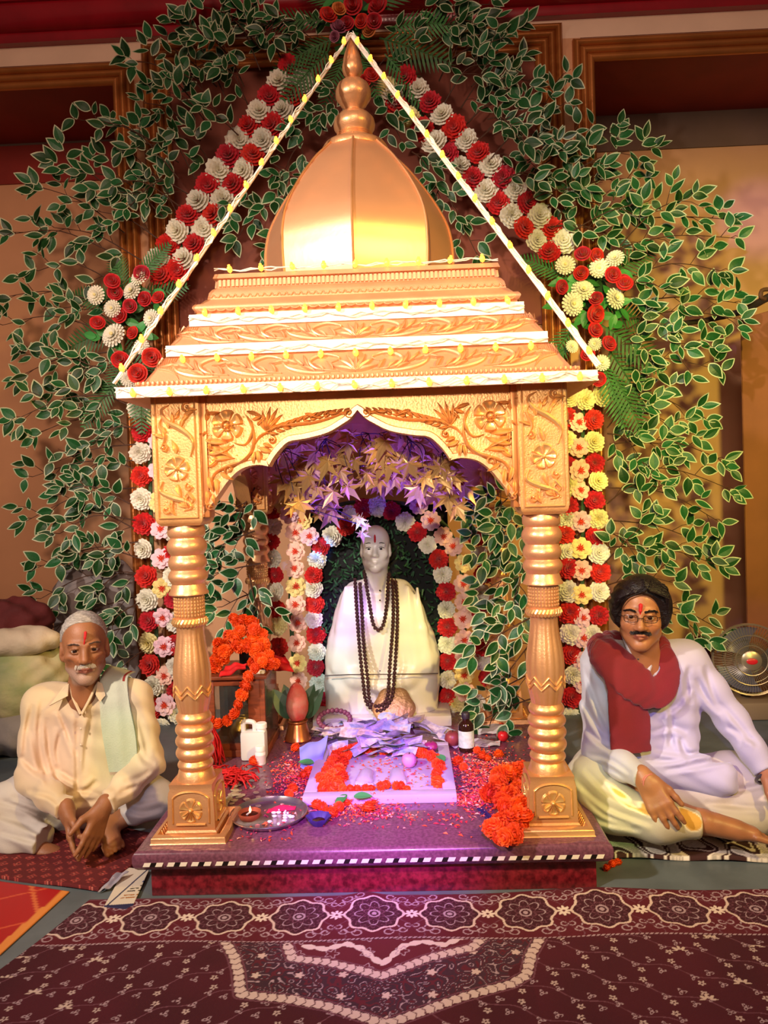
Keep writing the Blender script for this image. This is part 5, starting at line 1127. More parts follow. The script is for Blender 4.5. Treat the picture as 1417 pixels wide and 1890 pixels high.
# flowers on the slab, singles and heaps
def mg1(x, y, lab, r=.028, z=HP, grp=None): 
    p = PZ(x, y, z+r*.6); ob('marigold', MG, M=Matrix.Translation(Vector(p)) @ rot() @ Matrix.Scale(r, 4), label=lab, cat='marigold', group=grp)
zz = HP+.03
mgarland('marigold garland curled in a U on the left half of the marble slab', cat([PZ(x, y, zz) for x, y in ((660, 1382), (625, 1395), (605, 1420), (592, 1445), (615, 1455), (628, 1430), (612, 1405), (640, 1388), (600, 1455))], 5), .026, .008)
mgarland('row of marigolds along the far inner edge of the marble slab', [PZ(x, y, zz) for x, y in ((660, 1380), (690, 1385), (730, 1384), (765, 1390), (790, 1390))], .024, .006)
mgarland('short marigold string at the right inside of the marble slab', [PZ(x, y, zz) for x, y in ((775, 1385), (805, 1400), (812, 1420), (808, 1445))], .026, .008)
mgarland('row of marigold bits along the near inside of the marble slab', [PZ(x, y, zz) for x, y in ((632, 1457), (660, 1454), (700, 1452), (725, 1448), (750, 1455))], .017, .006)
hp = [(905, 1465), (920, 1440), (945, 1425), (970, 1420), (975, 1450), (950, 1460), (925, 1480), (945, 1490), (972, 1480), (960, 1505), (935, 1510), (915, 1530), (910, 1540), (935, 1545), (955, 1520)]
mgarland('long marigold garland heaped against the right front pillar foot', cat([PZ(x, y, HP+.035+.03*math.sin(PI*i/14)) for i, (x, y) in enumerate(hp)], 3), .031, .016, 2)
for i, (x, y) in enumerate(((545, 1380), (595, 1490), (612, 1500), (625, 1490), (585, 1485), (690, 1475), (705, 1470), (540, 1455), (533, 1465), (560, 1430), (890, 1395), (855, 1415), (922, 1425), (925, 1340), (470, 1405), (640, 1478), (680, 1490), (880, 1385), (900, 1400), (845, 1405), (570, 1425), (920, 1392))):
    mg1(x, y, 'single orange marigold dropped among the petals round the marble slab', random.uniform(.018, .027), HP, 'loose marigolds round the slab')
# petals
m = MB(); PET = [mat('petal_bits_%d' % i, c, .7) for i, c in enumerate(('#e8481c', '#d02a3a', '#f0a08a', '#e86a3a', '#c43a5a'))]
def petals(x0, x1, y0, y1, n):
    for k in range(n):
        u, v = random.gauss(.5, .24), random.gauss(.5, .24); p = PZ(x0+(x1-x0)*u, y0+(y1-y0)*v, HP)
        if abs(p[0]) > PW-.03 or p[1] < PY0+.05 or p[1] > 3.6: continue
        if sx0 < p[0] < sx1 and sy0 < p[1] < sy1: p = p+np.array([0, 0, .016])
        a = random.uniform(0, 6.28); L, w = random.uniform(.005, .012), random.uniform(.0025, .005); c, s = math.cos(a), math.sin(a); z = p[2]+.002
        m.add([(p[0]-L*c, p[1]-L*s, z), (p[0]+w*s, p[1]-w*c, z+random.uniform(0, .006)), (p[0]+L*c, p[1]+L*s, z), (p[0]-w*s, p[1]+w*c, z+random.uniform(0, .006))], [(0, 1, 2, 3)], random.randrange(5))
petals(500, 600, 1390, 1480, 700); petals(830, 960, 1370, 1500, 1500); petals(560, 760, 1460, 1520, 700); petals(600, 840, 1380, 1470, 220); petals(830, 900, 1460, 1490, 250); petals(420, 560, 1500, 1570, 60); petals(720, 900, 1480, 1540, 70)
m.obj('flower_petals', PET, smooth=0, label='scattered red and orange flower petals strewn over the platform', cat='petals', kind='stuff')
# banknotes
NOTE = [mat('note_%d' % i, c, .6, col2=c2, vs=45, objvar=.1) for i, (c, c2) in enumerate((('#b9b2c4', '#948ba8'), ('#cdc6c8', '#aca0a8'), ('#a9b2bf', '#8590a6'), ('#cdbfae', '#a08e7c')))]
def note(i):
    r_ = random.Random(i); f1, f2 = r_.uniform(-.5, .5), r_.uniform(.2, 1.6)*r_.choice((-1, 1))
    q = MB(); q.grid(lambda u, v: ((u-.5)*.135, (v-.5)*.062, .02*abs(u-.5-f1*.3)*f2+.003*math.sin(v*4+u*5+i)), 8, 4, 0)
    q.grid(lambda u, v: ((u-.5)*.085+.01, (v-.5)*.036, .0007+.02*abs((u-.5)*.63+.07-f1*.3)*f2+.003*math.sin(((v-.5)*.58+.5)*4+((u-.5)*.63+.57)*5+i)), 6, 3, 1)
    return q.mesh('banknote', [NOTE[i % 4], NOTE[(i+1) % 4]], 60)
NM = [note(i) for i in range(9)]
spots = [(random.gauss(695, 52), random.gauss(1358, 15)) for _ in range(52)]+[(590, 1345), (610, 1350), (800, 1345), (785, 1340), (640, 1335), (760, 1330), (600, 1370), (745, 1385), (720, 1372)]
for k, (x, y) in enumerate(spots):
    hgt = HP+.032+.09*max(0, 1-((x-705)/115)**2)*max(0, 1-abs(y-1352)/46)*random.uniform(.5, 1); p = PZ(x, y, hgt)
    ob('banknote', NM[k % 9], None, (p[0], min(p[1], 3.60), hgt), (random.uniform(.1, .75), random.uniform(-.3, .3), random.choice((0, PI))+random.uniform(-.9, .9)), random.uniform(.8, .95), label='folded lilac banknote in the offering heap before the statue', cat='banknote', group='banknotes heaped before the statue')
bd = P(727, 1308, 3.62); MB().lathe([(.001, .0), (.05, .004), (.085, .012), (.098, .018), (.10, .02), (.095, .012), (.05, -.004)], n=40, mod=lambda a, i: 1+.05*math.cos(a*6)).obj('brass_dish', mat('brass_dull', '#a98358', .45, .5, bump=.5, bs=50), label='dull brass dish propped up behind the banknotes', cat='dish', M=frame(bd, (0, -1, .35)))
# prayer beads loop, fruit, bottle and other small things
def ring_beads(label, c, rx, ry, r, m, n):
    q = MB()
    for k in range(n): a = 2*PI*k/n; q.sphere((c[0]+rx*math.cos(a), c[1]+ry*math.sin(a)*.6, c[2]+ry*math.sin(a)*.8), r, 8, 6)
    q.tube([(c[0]+rx*math.cos(2*PI*k/24), c[1]+ry*math.sin(2*PI*k/24)*.6, c[2]+ry*math.sin(2*PI*k/24)*.8) for k in range(24)], .003, 4, closed=True); q.obj('prayer_beads', m, label=label, cat='beads')
ring_beads('loop of mauve prayer beads left of the banknotes', P(617, 1328, 3.55), .075, .045, .0125, mat('bead_mauve', '#7a3f52', .4), 22)
def fruit(name, label, x, y, r, m, Z=HP, cat_='fruit', sq=.93):
    p = PZ(x, y, Z+r); q = MB().lathe([(.001, -sq*r*.94), (r*.35, -sq*r*.97), (r*.75, -sq*r*.70), (r, 0), (r*.86, r*sq*.6), (r*.5, r*sq*.92), (r*.2, r*sq*.93), (.001, r*sq*.86)], n=20).obj(name, m, label=label, cat=cat_, loc=(p[0], p[1], Z+r*sq)); o = MB().tube([(0, 0, r*sq*.85), (.002, 0, r*sq*1.1)], .002, 5).obj('stalk', STEM, q)
fruit('pomegranate', 'dark red pomegranate at the corner of the marble slab', 835, 1362, .037, mat('pomegranate', '#8a3a38', .4, var=.2, vs=12))
fruit('apple', 'pinkish apple on the marble slab beside the banknotes', 755, 1402, .032, mat('apple_pink', '#c98aa8', .4, var=.2, vs=10), HP+.014)
fruit('onion', 'magenta onion at the far corner of the marble slab', 795, 1375, .030, mat('onion', '#8e1f5e', .35), HP+.03, 'onion', .75)
fruit('tomato', 'small bright red tomato behind the right pillar foot', 928, 1358, .025, mat('tomato', '#d5222a', .25))
mb_ = thing('medicine_bottle', 'brown glass medicine bottle with white label by the flower arch', 'bottle', tuple(PZ(861, 1386, HP)))
MB().lathe([(.030, 0), (.034, .004), (.034, .115), (.028, .128), (.016, .138), (.016, .15)], n=24).obj('body', mat('bottle_brown', '#2a120c', .12, coat=.5), mb_); MB().lathe([(.0185, .146), (.0185, .168), (.016, .171), (.001, .171)], n=20).obj('cap', mat('cap_dark', '#2b2033', .4), mb_); MB().lathe([(.0347, .022), (.0347, .095)], n=24, cap=False).obj('paper_label', mat('label_paper', '#dfe3dc', .6, col2='#b9cfc6', vs=70), mb_)
cloth('blue_cloth', 'folded blue cloth with lilac border left of the marble slab', [PZ(555, 1420, HP+.01), PZ(590, 1425, HP+.01), P(606, 1362, 3.3), P(552, 1378, 3.3)], mat('cloth_blue', '#8d94d8', .8), .006, seed=7)
for i, (x, y, a, lab) in enumerate(((905, 1352, .2, 'folded white paper packet beside the tomato'), (900, 1375, .4, 'flat pale card lying before the paper packet'), (875, 1372, -.5, 'small lilac card by the medicine bottle'))):
    p = PZ(x, y, HP); cloth('paper_packet', lab, [p+np.array([-.06, -.03, .004]), p+np.array([.05, -.035, .006]), p+np.array([.06, .035, .02 if i == 0 else .006]), p+np.array([-.05, .03, .014 if i == 0 else .005])], mat('paper_pale', '#d9cfcf', .6), .003, 'paper', .012 if i == 0 else .002, 8, i)
cloth('betel_strip', 'narrow dark blue leaf strip under the right marigold heap', [PZ(880, 1492, HP+.003), PZ(888, 1488, HP+.003), PZ(925, 1525, HP+.004), PZ(915, 1528, HP+.004)], mat('strip_blue', '#24205a', .4), .001, 'leaf', .003, 6)
for i, (x, y) in enumerate(((652, 1470), (665, 1478), (820, 1405), (580, 1408), (640, 1466), (760, 1385))): 
    p = PZ(x, y, HP+.036 if 560 < x < 840 and y < 1475 else HP+.002); ob('dry_leaf', PLAIN, M=frame(p, (random.uniform(-.3, .3), -.3, 1), (math.cos(i), math.sin(i), 0)) @ Matrix.Scale(.07, 4), label='dull green loose leaf lying on the rim of the marble slab', cat='leaf', group='loose leaves on the slab')
# ------------------------------------------------------------------ the two seated men
def stretch(B, kz):
    q = []
    for t, a, b, c, d, k, op, fl in B.p:
        a = a.copy(); a[2] *= kz
        if t == 'c': b = b.copy(); b[2] *= kz
        else: b = b.copy(); b[2] *= kz
        q.append((t, a, b, c, d, k, op, fl))
    B.p = q; return B
def local(o, R, sc, kz):
    def f(X, Y, Z):
        dx, dy, dz = (X-o[0])/sc, (Y-o[1])/sc, (Z-o[2])/sc
        return tuple(dx*R[0, i]+dy*R[1, i]+dz*R[2, i] for i in range(2))+((dx*R[0, 2]+dy*R[1, 2]+dz*R[2, 2])/kz,)
    return f
def sm(t, a, b): t = np.clip((t-a)/(b-a), 0, 1); return t*t*(3-2*t)
def face_colour(o, R, sc, kz, skin, lip, stub=None):
    s0, l0 = np.array(lin(skin), np.float32), np.array(lin(lip), np.float32); lf = local(o, R, sc, kz)
    def f(Vt):
        x, y, z = lf(Vt[:, 0], Vt[:, 1], Vt[:, 2]); C = np.tile(s0, (len(Vt), 1)); near = sm(y, .02, .05)*sm(-np.abs(z), -.16, -.13)
        C *= (1+.10*np.sin(x*90)*np.sin(z*70))[:, None]
        lm = sm(-np.abs(x), -.028, -.020)*sm(-np.abs(z+.0712), -.012, -.006)*sm(y, .070, .080)*near; C = C*(1-lm[:, None])+l0*lm[:, None]
        em = np.exp(-(((np.abs(x)-.032)/.022)**2+((z+.002)/.014)**2))*near*.35; C *= (1-em)[:, None]
        ck = np.exp(-(((np.abs(x)-.042)/.02)**2+((z+.035)/.02)**2))*near*.25; C = C*(1+ck[:, None]*np.array([.5, .1, .05], np.float32))
        if stub is not None:
            b0 = np.array(lin(stub), np.float32); bm = sm(-z, .055, .075)*sm(y, -.01, .03)*sm(z, -.14, -.12)*(1-lm)*.42; bm *= .8+.2*np.sin(x*700)*np.sin(z*650); C = C*(1-bm[:, None])+b0*bm[:, None]
        return np.clip(C, 0, 1)
    return f
def att(o, p): o.parent = p; o.matrix_parent_inverse = Matrix.Translation(-p.location); return o
EYW = mat('eye_white', '#b3a698', .25); IRS = mat('iris_dark', '#2a1710', .15); PUP = mat('pupil', '#080606', .1)
def folds(A, seeds, K=1.):
    def f(x, y, z):
        d = 0*x
        for i, (a, b, c, w) in enumerate(seeds): d = d+w*np.sin(K*(a*x+b*y+c*z)+2.2*np.sin(K*.37*(b*x-c*y+a*z)+i*1.9))
        return A*d*(.55+.45*np.sin(9*x+7*z+1.))
    return f
def to_px(x, y, z):
    d = [x-CAM[0], y-CAM[1], z-CAM[2]]; w = d[0]*FW[0]+d[1]*FW[1]+d[2]*FW[2]
    return 708.5+FPX*(d[0]*RT[0]+d[1]*RT[1]+d[2]*RT[2])/w, 945-FPX*(d[0]*UP[0]+d[1]*UP[1]+d[2]*UP[2])/w
def creases(lines, base=None, depth=.009, w=5.5):     # sharp pulled folds laid along the wrinkles of the garment
    def f(x, y, z):
        u, v = to_px(x, y, z); o = base(x, y, z) if base else 0*x
        for pts in lines:
            d = np.full(len(u), 1e3, np.float32); sg = np.zeros(len(u), np.float32); al = np.zeros(len(u), np.float32); q = cat(pts, 4); n = len(q)-1
            for i in range(n):
                a, b = q[i], q[i+1]; ab = b-a; t = np.clip(((u-a[0])*ab[0]+(v-a[1])*ab[1])/(ab @ ab+1e-6), 0, 1); ex, ey = u-a[0]-t*ab[0], v-a[1]-t*ab[1]; e = np.hypot(ex, ey); m = e < d
                d[m] = e[m]; sg[m] = np.sign(ab[0]*ey-ab[1]*ex)[m]; al[m] = (i+t[m])/n
            s = sg*d/w; fade = np.sqrt(np.clip(np.sin(np.clip(al, 0, 1)*PI), 0, 1)); o = o+depth*fade*(np.exp(-s*s)-.75*np.exp(-(s-1.5)**2/1.2))
        return o
    return f
def hairs(name, parent, o, R, sc, kz, lines, r, m, n=4):      # fine strands given in head coordinates
    q = MB()
    for pts in lines: q.tube([o+R @ (np.array((p[0], p[1], p[2]*kz))*sc) for p in pts], [r*sc, r*sc, r*sc*.4][:len(pts)] if len(pts) == 3 else r*sc, n)
    return att(q.obj(name, m, kind='stuff'), parent)

# ---- older man in a cream shirt, hands folded, left of the platform
SK1 = mat('skin_older', '#96633f', .5, attr='Col', sss=.08, bump=.12, bs=220)
man1 = thing('person', 'older man in cream shirt sitting cross-legged on the maroon mat, hands joined', 'person', tuple(PZ(160, 1600, 0.0)))
O1 = np.array(P(156, 1192, 2.915), np.float32); S1, K1 = 1.07, 1.01; R1 = headframe(.40, .0, -.01)
H = stretch(head(Body(), jaw=.98, cheek=1.05, nose=1.12, neck=False), K1)
H.cone((-.052, .064, -.045), (-.030, .080, -.075), .006, .005, .012).cone((.052, .064, -.045), (.030, .080, -.075), .006, .005, .012)
for s in (-1, 1): H.ell((s*.054, .076, -.060), (.016, .013, .024), .022, -1).cone((s*.022, .0945, -.040), (s*.036, .084, -.062), .0022, .0022, .007, -1)
for z in (.058, .070): H.cone((-.03, .0925-.25*(z-.05), z*K1), (.03, .0925-.25*(z-.05), z*K1), .0012, .0012, .004, -1)
H.place(O1, R1, S1)
nb = P(153, 1290, 2.96)
H.cone(O1+R1 @ V3(0, -.02, -.07), nb, .056, .060, .03).cone(O1+R1 @ V3(-.02, .03, -.10), P(146, 1300, 2.905), .018, .014, .03).cone(O1+R1 @ V3(.02, .03, -.10), P(162, 1300, 2.905), .018, .014, .03)
sA, sB = P(76, 1298, 2.99), P(248, 1290, 2.99); hipA, hipB = P(128, 1480, 3.02), P(205, 1478, 3.02)
H.cone(nb, (sA+sB)/2+[0, 0, -.03], .06, .07, .05).cone(sA, sB, .040, .040, .04).cone((sA+sB)/2+[0, .01, -.03], P(165, 1400, 3.03), .065, .065, .05).cone(P(165, 1400, 3.03), (hipA+hipB)/2, .065, .08, .05)
eA, wA = P(58, 1438, 2.90), P(124, 1497, 2.68); eB, wB = P(276, 1408, 2.90), P(190, 1490, 2.66)
H.chain([sA, eA, wA], [.042, .036, .023], .03); H.chain([sB, eB, wB], [.042, .036, .023], .03)
hand(H, wA, P(137, 1600, 2.60)-wA, (.45, -1, .30), (-.85, -.55, .1), .188, .05, (.10, .12, .10), .75, .5, .003)
hand(H, wB, P(152, 1602, 2.575)-wB, (-.55, -1, .45), (.85, -.55, .1), .188, .05, (.10, .12, .10), .80, .5, .003)
kA, kB = P(-40, 1500, 2.86), P(288, 1474, 2.93); aA, aB = P(85, 1578, 2.78), P(196, 1528, 2.80)
H.chain([hipA, kA], [.075, .055], .04); H.chain([kA, aA], [.045, .033], .03); H.chain([hipB, kB], [.075, .055], .04); H.chain([kB, aB], [.045, .033], .03)
def foot(B, a, t, w=.030):
    a, t = np.array(a), np.array(t); d = (t-a)/np.linalg.norm(t-a); L = np.linalg.norm(t-a); sd = np.cross(d, [0, 0, 1]); sd /= np.linalg.norm(sd)
    B.cone(a, a+d*L*.45+[0, 0, -.004], .034, .032, .03); B.cone(a+d*L*.2, a+d*L*.72+sd*.012, .030, .022, .02); B.cone(a+d*L*.2, a+d*L*.70-sd*.014, .030, .020, .02)
    for i in range(5): b = a+d*L*(.74-.018*abs(i-1))+sd*(.030-.0155*i); B.cone(b, b+d*L*(.26-.028*i)+[0, 0, -.004], .0125 if i == 0 else .0085, .010 if i == 0 else .0072, .004)
foot(H, aB, P(214, 1572, 2.70)); foot(H, aA, P(140, 1590, 2.80))
zf = lambda X, Y, Z: .012-Z+0*X
solid('body', H, .0037, SK1, man1, col=face_colour(O1, R1, S1, K1, '#935f3e', '#7d4536', '#b5aaa0'), cut=zf)
eyes(man1, O1, R1, S1, EYW, IRS, PUP)
GREY = mat('hair_grey', '#a39a92', .6, var=.35, vs=60, stretch=(1, 1, 5), bump=.5, bs=160)
hb = stretch(Body().ell((0, -.014, .037), (.081, .101, .089), .02).ell((0, -.05, -.02), (.072, .06, .07), .03), K1).place(O1, R1, S1); lf1 = local(O1, R1, S1, K1)
def hcut(lf, xs, zs, xr=.0):
    def f(X, Y, Z):
        x, y, z = lf(X, Y, Z); b = np.interp(y, xs, zs)+xr*np.abs(x); return (b-z)*1.0
    return f
solid('hair', hb, .004, GREY, man1, cut=hcut(lf1, [-.1, -.03, -.012, .012, .035, .055, .075], [-.10, -.075, .0, .028, .062, .090, .100], .05), fold=folds(.0014, [(60, 20, 240, 1), (210, 60, 90, .7)]))
ln = []
rr = random.Random(3)
for i in range(120):
    x = rr.uniform(-.032, .032); z = -.051-.10*abs(x)+rr.uniform(-.003, .004); y = .097-.9*abs(x)**1.5*6*.35-(.0 if abs(x) > .006 else .0); y = .0965-11*x*x; ln.append([(x, y-.001, z), (x*1.08, y+.0015, z-.005), (x*1.16, y+.001, z-.0115)])
hairs('moustache', man1, O1, R1, S1, K1, ln, .0011, mat('moustache_white', '#b9aea4', .6))
ln = []
for s in (-1, 1):
    for i in range(34): x = s*rr.uniform(.014, .050); z = .020+.004*math.sin((abs(x)-.014)/.036*PI)+rr.uniform(-.002, .002); y = .0965-6.5*(abs(x)-.010)**2*1.6; ln.append([(x, y-.002, z), (x+s*.004, y, z+.002), (x+s*.009, y-.003, z+.001)])
hairs('eyebrow', man1, O1, R1, S1, K1, ln, .0009, mat('brow_grey', '#5b4a40', .6))
def tilak(parent, o, R, sc, kz, pts, r):
    q = MB(); q.tube(cat([o+R @ (np.array((p[0], p[1], p[2]*kz))*sc) for p in pts], 4), r, 8, flat=1); return att(q.obj('tilak', TIL), parent)
tilak(man1, O1, R1, S1, K1, [(.000, .094, .022), (.003, .0955, .038), (.006, .0925, .056), (.007, .0885, .066)], [.003]*5+[.0055]*4+[.006]*2+[.005, .002])
# clothes
SHIRT = mat('shirt_cream', '#cdb590', .8, var=.03, vs=8, bump=.10, bs=260, sheen=.2)
C = Body(); ch = P(162, 1365, 2.985)
C.cone(sA, sB, .060, .060, .06).cone(sA+[.05, 0, -.02], P(125, 1455, 2.99), .085, .095, .08).cone(sB+[-.05, 0, -.02], P(205, 1455, 2.99), .085, .095, .08).cone(nb+[0, 0, -.02], (sA+sB)/2+[0, 0, -.02], .062, .08, .05)
LN = lambda a, b, t: np.array(a)*(1-t)+np.array(b)*t
C.chain([sA, LN(sA, eA, .5), eA, LN(eA, wA, .55), LN(eA, wA, .95)], [.064, .060, .056, .048, .040], .035); C.chain([sB, LN(sB, eB, .5), eB, LN(eB, wB, .55), LN(eB, wB, .95)], [.064, .060, .054, .047, .040], .035)
C.cone(P(120, 1470, 2.93), P(210, 1470, 2.93), .07, .07, .06).cone((sA+sB)/2+[0, -.005, -.03], P(165, 1455, 2.985), .09, .105, .06)
def neckcut(tip, left, right):     # V opening at the collar
    tip, left, right = map(np.array, (tip, left, right))
    def f(X, Y, Z):
        t = np.clip((Z-tip[2])/(left[2]-tip[2]), 0, 3); cx = tip[0]+((left[0]+right[0])/2-tip[0])*t; hw = (right[0]-left[0])/2*t
        return np.where(Y < tip[1]+.06, np.minimum(hw-np.abs(X-cx), Z-tip[2]), -.1)
    return f
def wristcut(w, e, off=.0):
    w, e = np.array(w), np.array(e); d = (w-e)/np.linalg.norm(w-e)
    return lambda X, Y, Z: np.where((np.abs(X-w[0]) < .07) & (np.abs(Z-w[2]) < .07) & (np.abs(Y-w[1]) < .07), (X-w[0])*d[0]+(Y-w[1])*d[1]+(Z-w[2])*d[2]+off, -.1)
mx = lambda *fs: (lambda X, Y, Z: np.maximum.reduce([f(X, Y, Z)+0*X+0*Y+0*Z for f in fs]))
F1 = folds(.0036, [(26, 10, 84, 1), (60, 20, 30, .5)])
L1 = [[(143, 1318), (143, 1400), (144, 1478)], [(85, 1325), (92, 1390), (108, 1440)], [(100, 1415), (125, 1432), (143, 1442)], [(78, 1290), (72, 1370), (90, 1450)], [(108, 1310), (125, 1350), (140, 1395)], [(246, 1330), (262, 1395), (285, 1412)], [(38, 1395), (60, 1418), (88, 1436)], [(48, 1458), (90, 1468), (112, 1486)], [(58, 1345), (70, 1400), (76, 1425)], [(104, 1472), (150, 1460), (200, 1472)], [(128, 1484), (180, 1476), (218, 1455)], [(256, 1325), (268, 1370), (272, 1398)], [(228, 1442), (255, 1436), (280, 1420)], [(212, 1468), (235, 1458), (256, 1446)], [(170, 1320), (160, 1370), (155, 1430)], [(60, 1300), (50, 1350), (45, 1400)], [(115, 1345), (105, 1385), (112, 1420)], [(180, 1440), (165, 1455), (150, 1462)]]
solid('shirt', C, .0048, SHIRT, man1, fold=creases(L1, F1), cut=mx(neckcut(P(150, 1322, 2.90), P(128, 1268, 2.92), P(178, 1262, 2.92)), wristcut(wA, eA, .012), wristcut(wB, eB, .012)))
def flap(name, parent, pts, m, th=.003):
    q = MB(); n = len(pts); A = [np.array(p, float) for p in pts]; nn = np.cross(A[1]-A[0], A[2]-A[0]); nn /= np.linalg.norm(nn); nn = -nn if nn[1] > 0 else nn
    q.add([a+nn*th for a in A]+A, [tuple(range(n)), tuple(range(2*n-1, n-1, -1))]+[(i, (i+1) % n, n+(i+1) % n, n+i) for i in range(n)]); return att(q.obj(name, m, smooth=0), parent)
flap('collar', man1, [P(128, 1262, 2.90), P(126, 1285, 2.87), P(92, 1303, 2.865), P(104, 1288, 2.88), P(118, 1268, 2.91)], SHIRT, .004); flap('collar', man1, [P(180, 1258, 2.90), P(176, 1282, 2.87), P(184, 1296, 2.865), P(194, 1284, 2.885), P(188, 1262, 2.91)], SHIRT, .004)
att(MB().tube(cat([P(128, 1264, 2.905), P(136, 1290, 2.885), P(149, 1318, 2.868)], 5), .006, 6, flat=1).obj('placket', SHIRT), man1); att(MB().tube(cat([P(180, 1260, 2.905), P(166, 1290, 2.885), P(151, 1318, 2.868)], 5), .006, 6).obj('placket', SHIRT), man1)
for y in (1345, 1375, 1405, 1435): att(MB().sphere(P(149, y, 2.868+.0003*(y-1345)), (.005, .003, .005), 8, 5).obj('button', mat('button_cream', '#c9b698', .4)), man1)
PANT = mat('pyjama_white', '#bcb4ac', .8, var=.04, vs=10, bump=.1, bs=240)
C = Body(); C.chain([hipA, P(50, 1475, 2.93), kA], [.10, .092, .08], .05).chain([kA, P(30, 1548, 2.82), P(78, 1552, 2.79)], [.075, .062, .06], .05).chain([hipB, P(250, 1462, 2.97), kB], [.10, .085, .07], .05).chain([kB, P(250, 1495, 2.86)], [.068, .058], .04).cone(hipA, hipB, .11, .11, .05)
L1p = [[(-5, 1478), (50, 1494), (105, 1525)], [(-5, 1505), (40, 1520), (88, 1545)], [(0, 1535), (45, 1548), (80, 1556)], [(215, 1466), (255, 1478), (300, 1470)], [(222, 1490), (262, 1500), (300, 1490)], [(20, 1470), (70, 1485), (110, 1500)]]
solid('pyjamas', C, .0052, PANT, man1, fold=creases(L1p, folds(.0028, [(40, 20, 60, 1), (24, 40, -60, .4)])), cut=mx(lambda X, Y, Z: .016-Z, wristcut(P(82, 1560, 2.79), P(30, 1548, 2.82))))
GAM = mat('towel_pale', '#b4b49c', .85, var=.06, vs=14, bump=.25, bs=200); GAM2 = mat('towel_stripe', '#8a2a22', .85)
def strip(name, parent, L, Rr, m, th=.005, n=8, amp=.003, ph=0., mats=None, mfn=None, nv=24):
    A, B_ = np.array(cat(L, nv//(len(L)-1))), np.array(cat(Rr, nv//(len(Rr)-1))); k = min(len(A), len(B_))
    def f(u, v, o):
        i = v*(k-1); i0 = int(min(i, k-2)); t = i-i0; a = A[i0]*(1-t)+A[i0+1]*t; b = B_[i0]*(1-t)+B_[i0+1]*t; p = a*(1-u)+b*u; nn = np.array([0, -1, .25]); return p+nn*(o+amp*math.sin(u*11+ph+3*v)+.006*math.sin(PI*u))
    q = MB().grid(lambda u, v: f(u, v, th), n, k-1, mfn=mfn).grid(lambda u, v: f(u, v, 0), n, k-1, mfn=mfn)
    return att(q.obj(name, mats or m, smooth=60), parent)
strip('shoulder_towel', man1, [P(205, 1228, 3.06), P(188, 1250, 2.95), P(186, 1290, 2.895), P(190, 1350, 2.87), P(203, 1425, 2.86)], [P(250, 1240, 3.06), P(236, 1252, 2.95), P(240, 1300, 2.895), P(252, 1360, 2.875), P(256, 1422, 2.86)], GAM, .008, 12, .003, mats=[GAM, GAM2], mfn=lambda u, v: 1 if (v < .28 and (.72 < u < .76 or .86 < u < .90)) else 0)

# ---- younger man in a white kurta, red scarf and glasses, right of the platform
SK2 = mat('skin_younger', '#a8704d', .42, attr='Col', sss=.08, bump=.06, bs=240)
man2 = thing('person', 'man in white kurta, red scarf and glasses sitting cross-legged on the patterned blanket', 'person', tuple(PZ(1200, 1580, 0.0)))
O2 = np.array(P(1182, 1131, 2.80), np.float32); S2, K2 = 1.0, .99; R2 = headframe(-.30, -.03, .03)
H = stretch(head(Body(), jaw=1.04, cheek=1.05, nose=1.1, neck=False), K2); H.place(O2, R2, S2)
nb = P(1188, 1235, 2.86); H.cone(O2+R2 @ V3(0, -.02, -.07), nb, .060, .064, .03).cone(O2+R2 @ V3(0, .02, -.1), P(1185, 1245, 2.82), .035, .035, .03)
sA, sB = P(1108, 1222, 2.91), P(1268, 1218, 2.91); hipA, hipB = P(1145, 1455, 2.97), P(1245, 1450, 2.97)
H.cone(nb, (sA+sB)/2+[0, 0, -.03], .06, .07, .05).cone(sA, sB, .040, .040, .04).cone((sA+sB)/2+[0, .01, -.03], P(1190, 1390, 2.95), .065, .065, .05).cone(P(1190, 1390, 2.95), (hipA+hipB)/2, .065, .08, .05)
eA, wA = P(1104, 1385, 2.82), P(1190, 1438, 2.62); eB, wB = P(1352, 1330, 2.84), P(1416, 1428, 2.72)
H.chain([sA, eA, wA], [.042, .038, .026], .03); H.chain([sB, eB, wB], [.042, .038, .026], .03)
hand(H, wA, P(1240, 1528, 2.535)-wA, (.85, -.15, .45), (.15, -.8, .55), .195, .09, (.12, .25, .22), .55, .4, .003, 1.08)
hand(H, wB, P(1462, 1500, 2.64)-wB, (-.6, -.5, .3), (.3, -.7, .6), .19, .08, (.2, .3, .3), .5, .3, .003, 1.05)
kA, kB = P(1092, 1440, 2.80), P(1465, 1460, 2.76); aA, aB = P(1300, 1517, 2.62), P(1300, 1540, 2.80)
H.chain([hipA, kA], [.078, .06], .04).chain([kA, aA], [.048, .036], .03).chain([hipB, kB], [.078, .06], .04).chain([kB, aB], [.048, .036], .03)
foot(H, aA, P(1428, 1548, 2.58)); foot(H, aB, P(1180, 1548, 2.84))
solid('body', H, .0037, SK2, man2, col=face_colour(O2, R2, S2, K2, '#a06a46', '#8a4c3a'), cut=lambda X, Y, Z: .022-Z+0*X)
eyes(man2, O2, R2, S2, EYW, IRS, PUP)
BLKH = mat('hair_black', '#171010', .38, var=.4, vs=40, bump=.5, bs=120, stretch=(1, 1, 3)); lf2 = local(O2, R2, S2, K2)
hb = stretch(Body().ell((0, -.012, .040), (.098, .114, .104), .02).ell((-.062, -.005, .015), (.046, .072, .075), .03).ell((.062, -.005, .015), (.046, .072, .075), .03).ell((0, -.06, -.03), (.088, .06, .075), .03), K2).place(O2, R2, S2)
solid('hair', hb, .0045, BLKH, man2, cut=hcut(lf2, [-.1, -.03, .0, .025, .045, .065, .085, .12], [-.085, -.072, -.058, -.02, .040, .078, .090, .098], -.22), fold=folds(.0045, [(150, 20, 90, 1), (260, 60, 50, .7)]))
ln = []
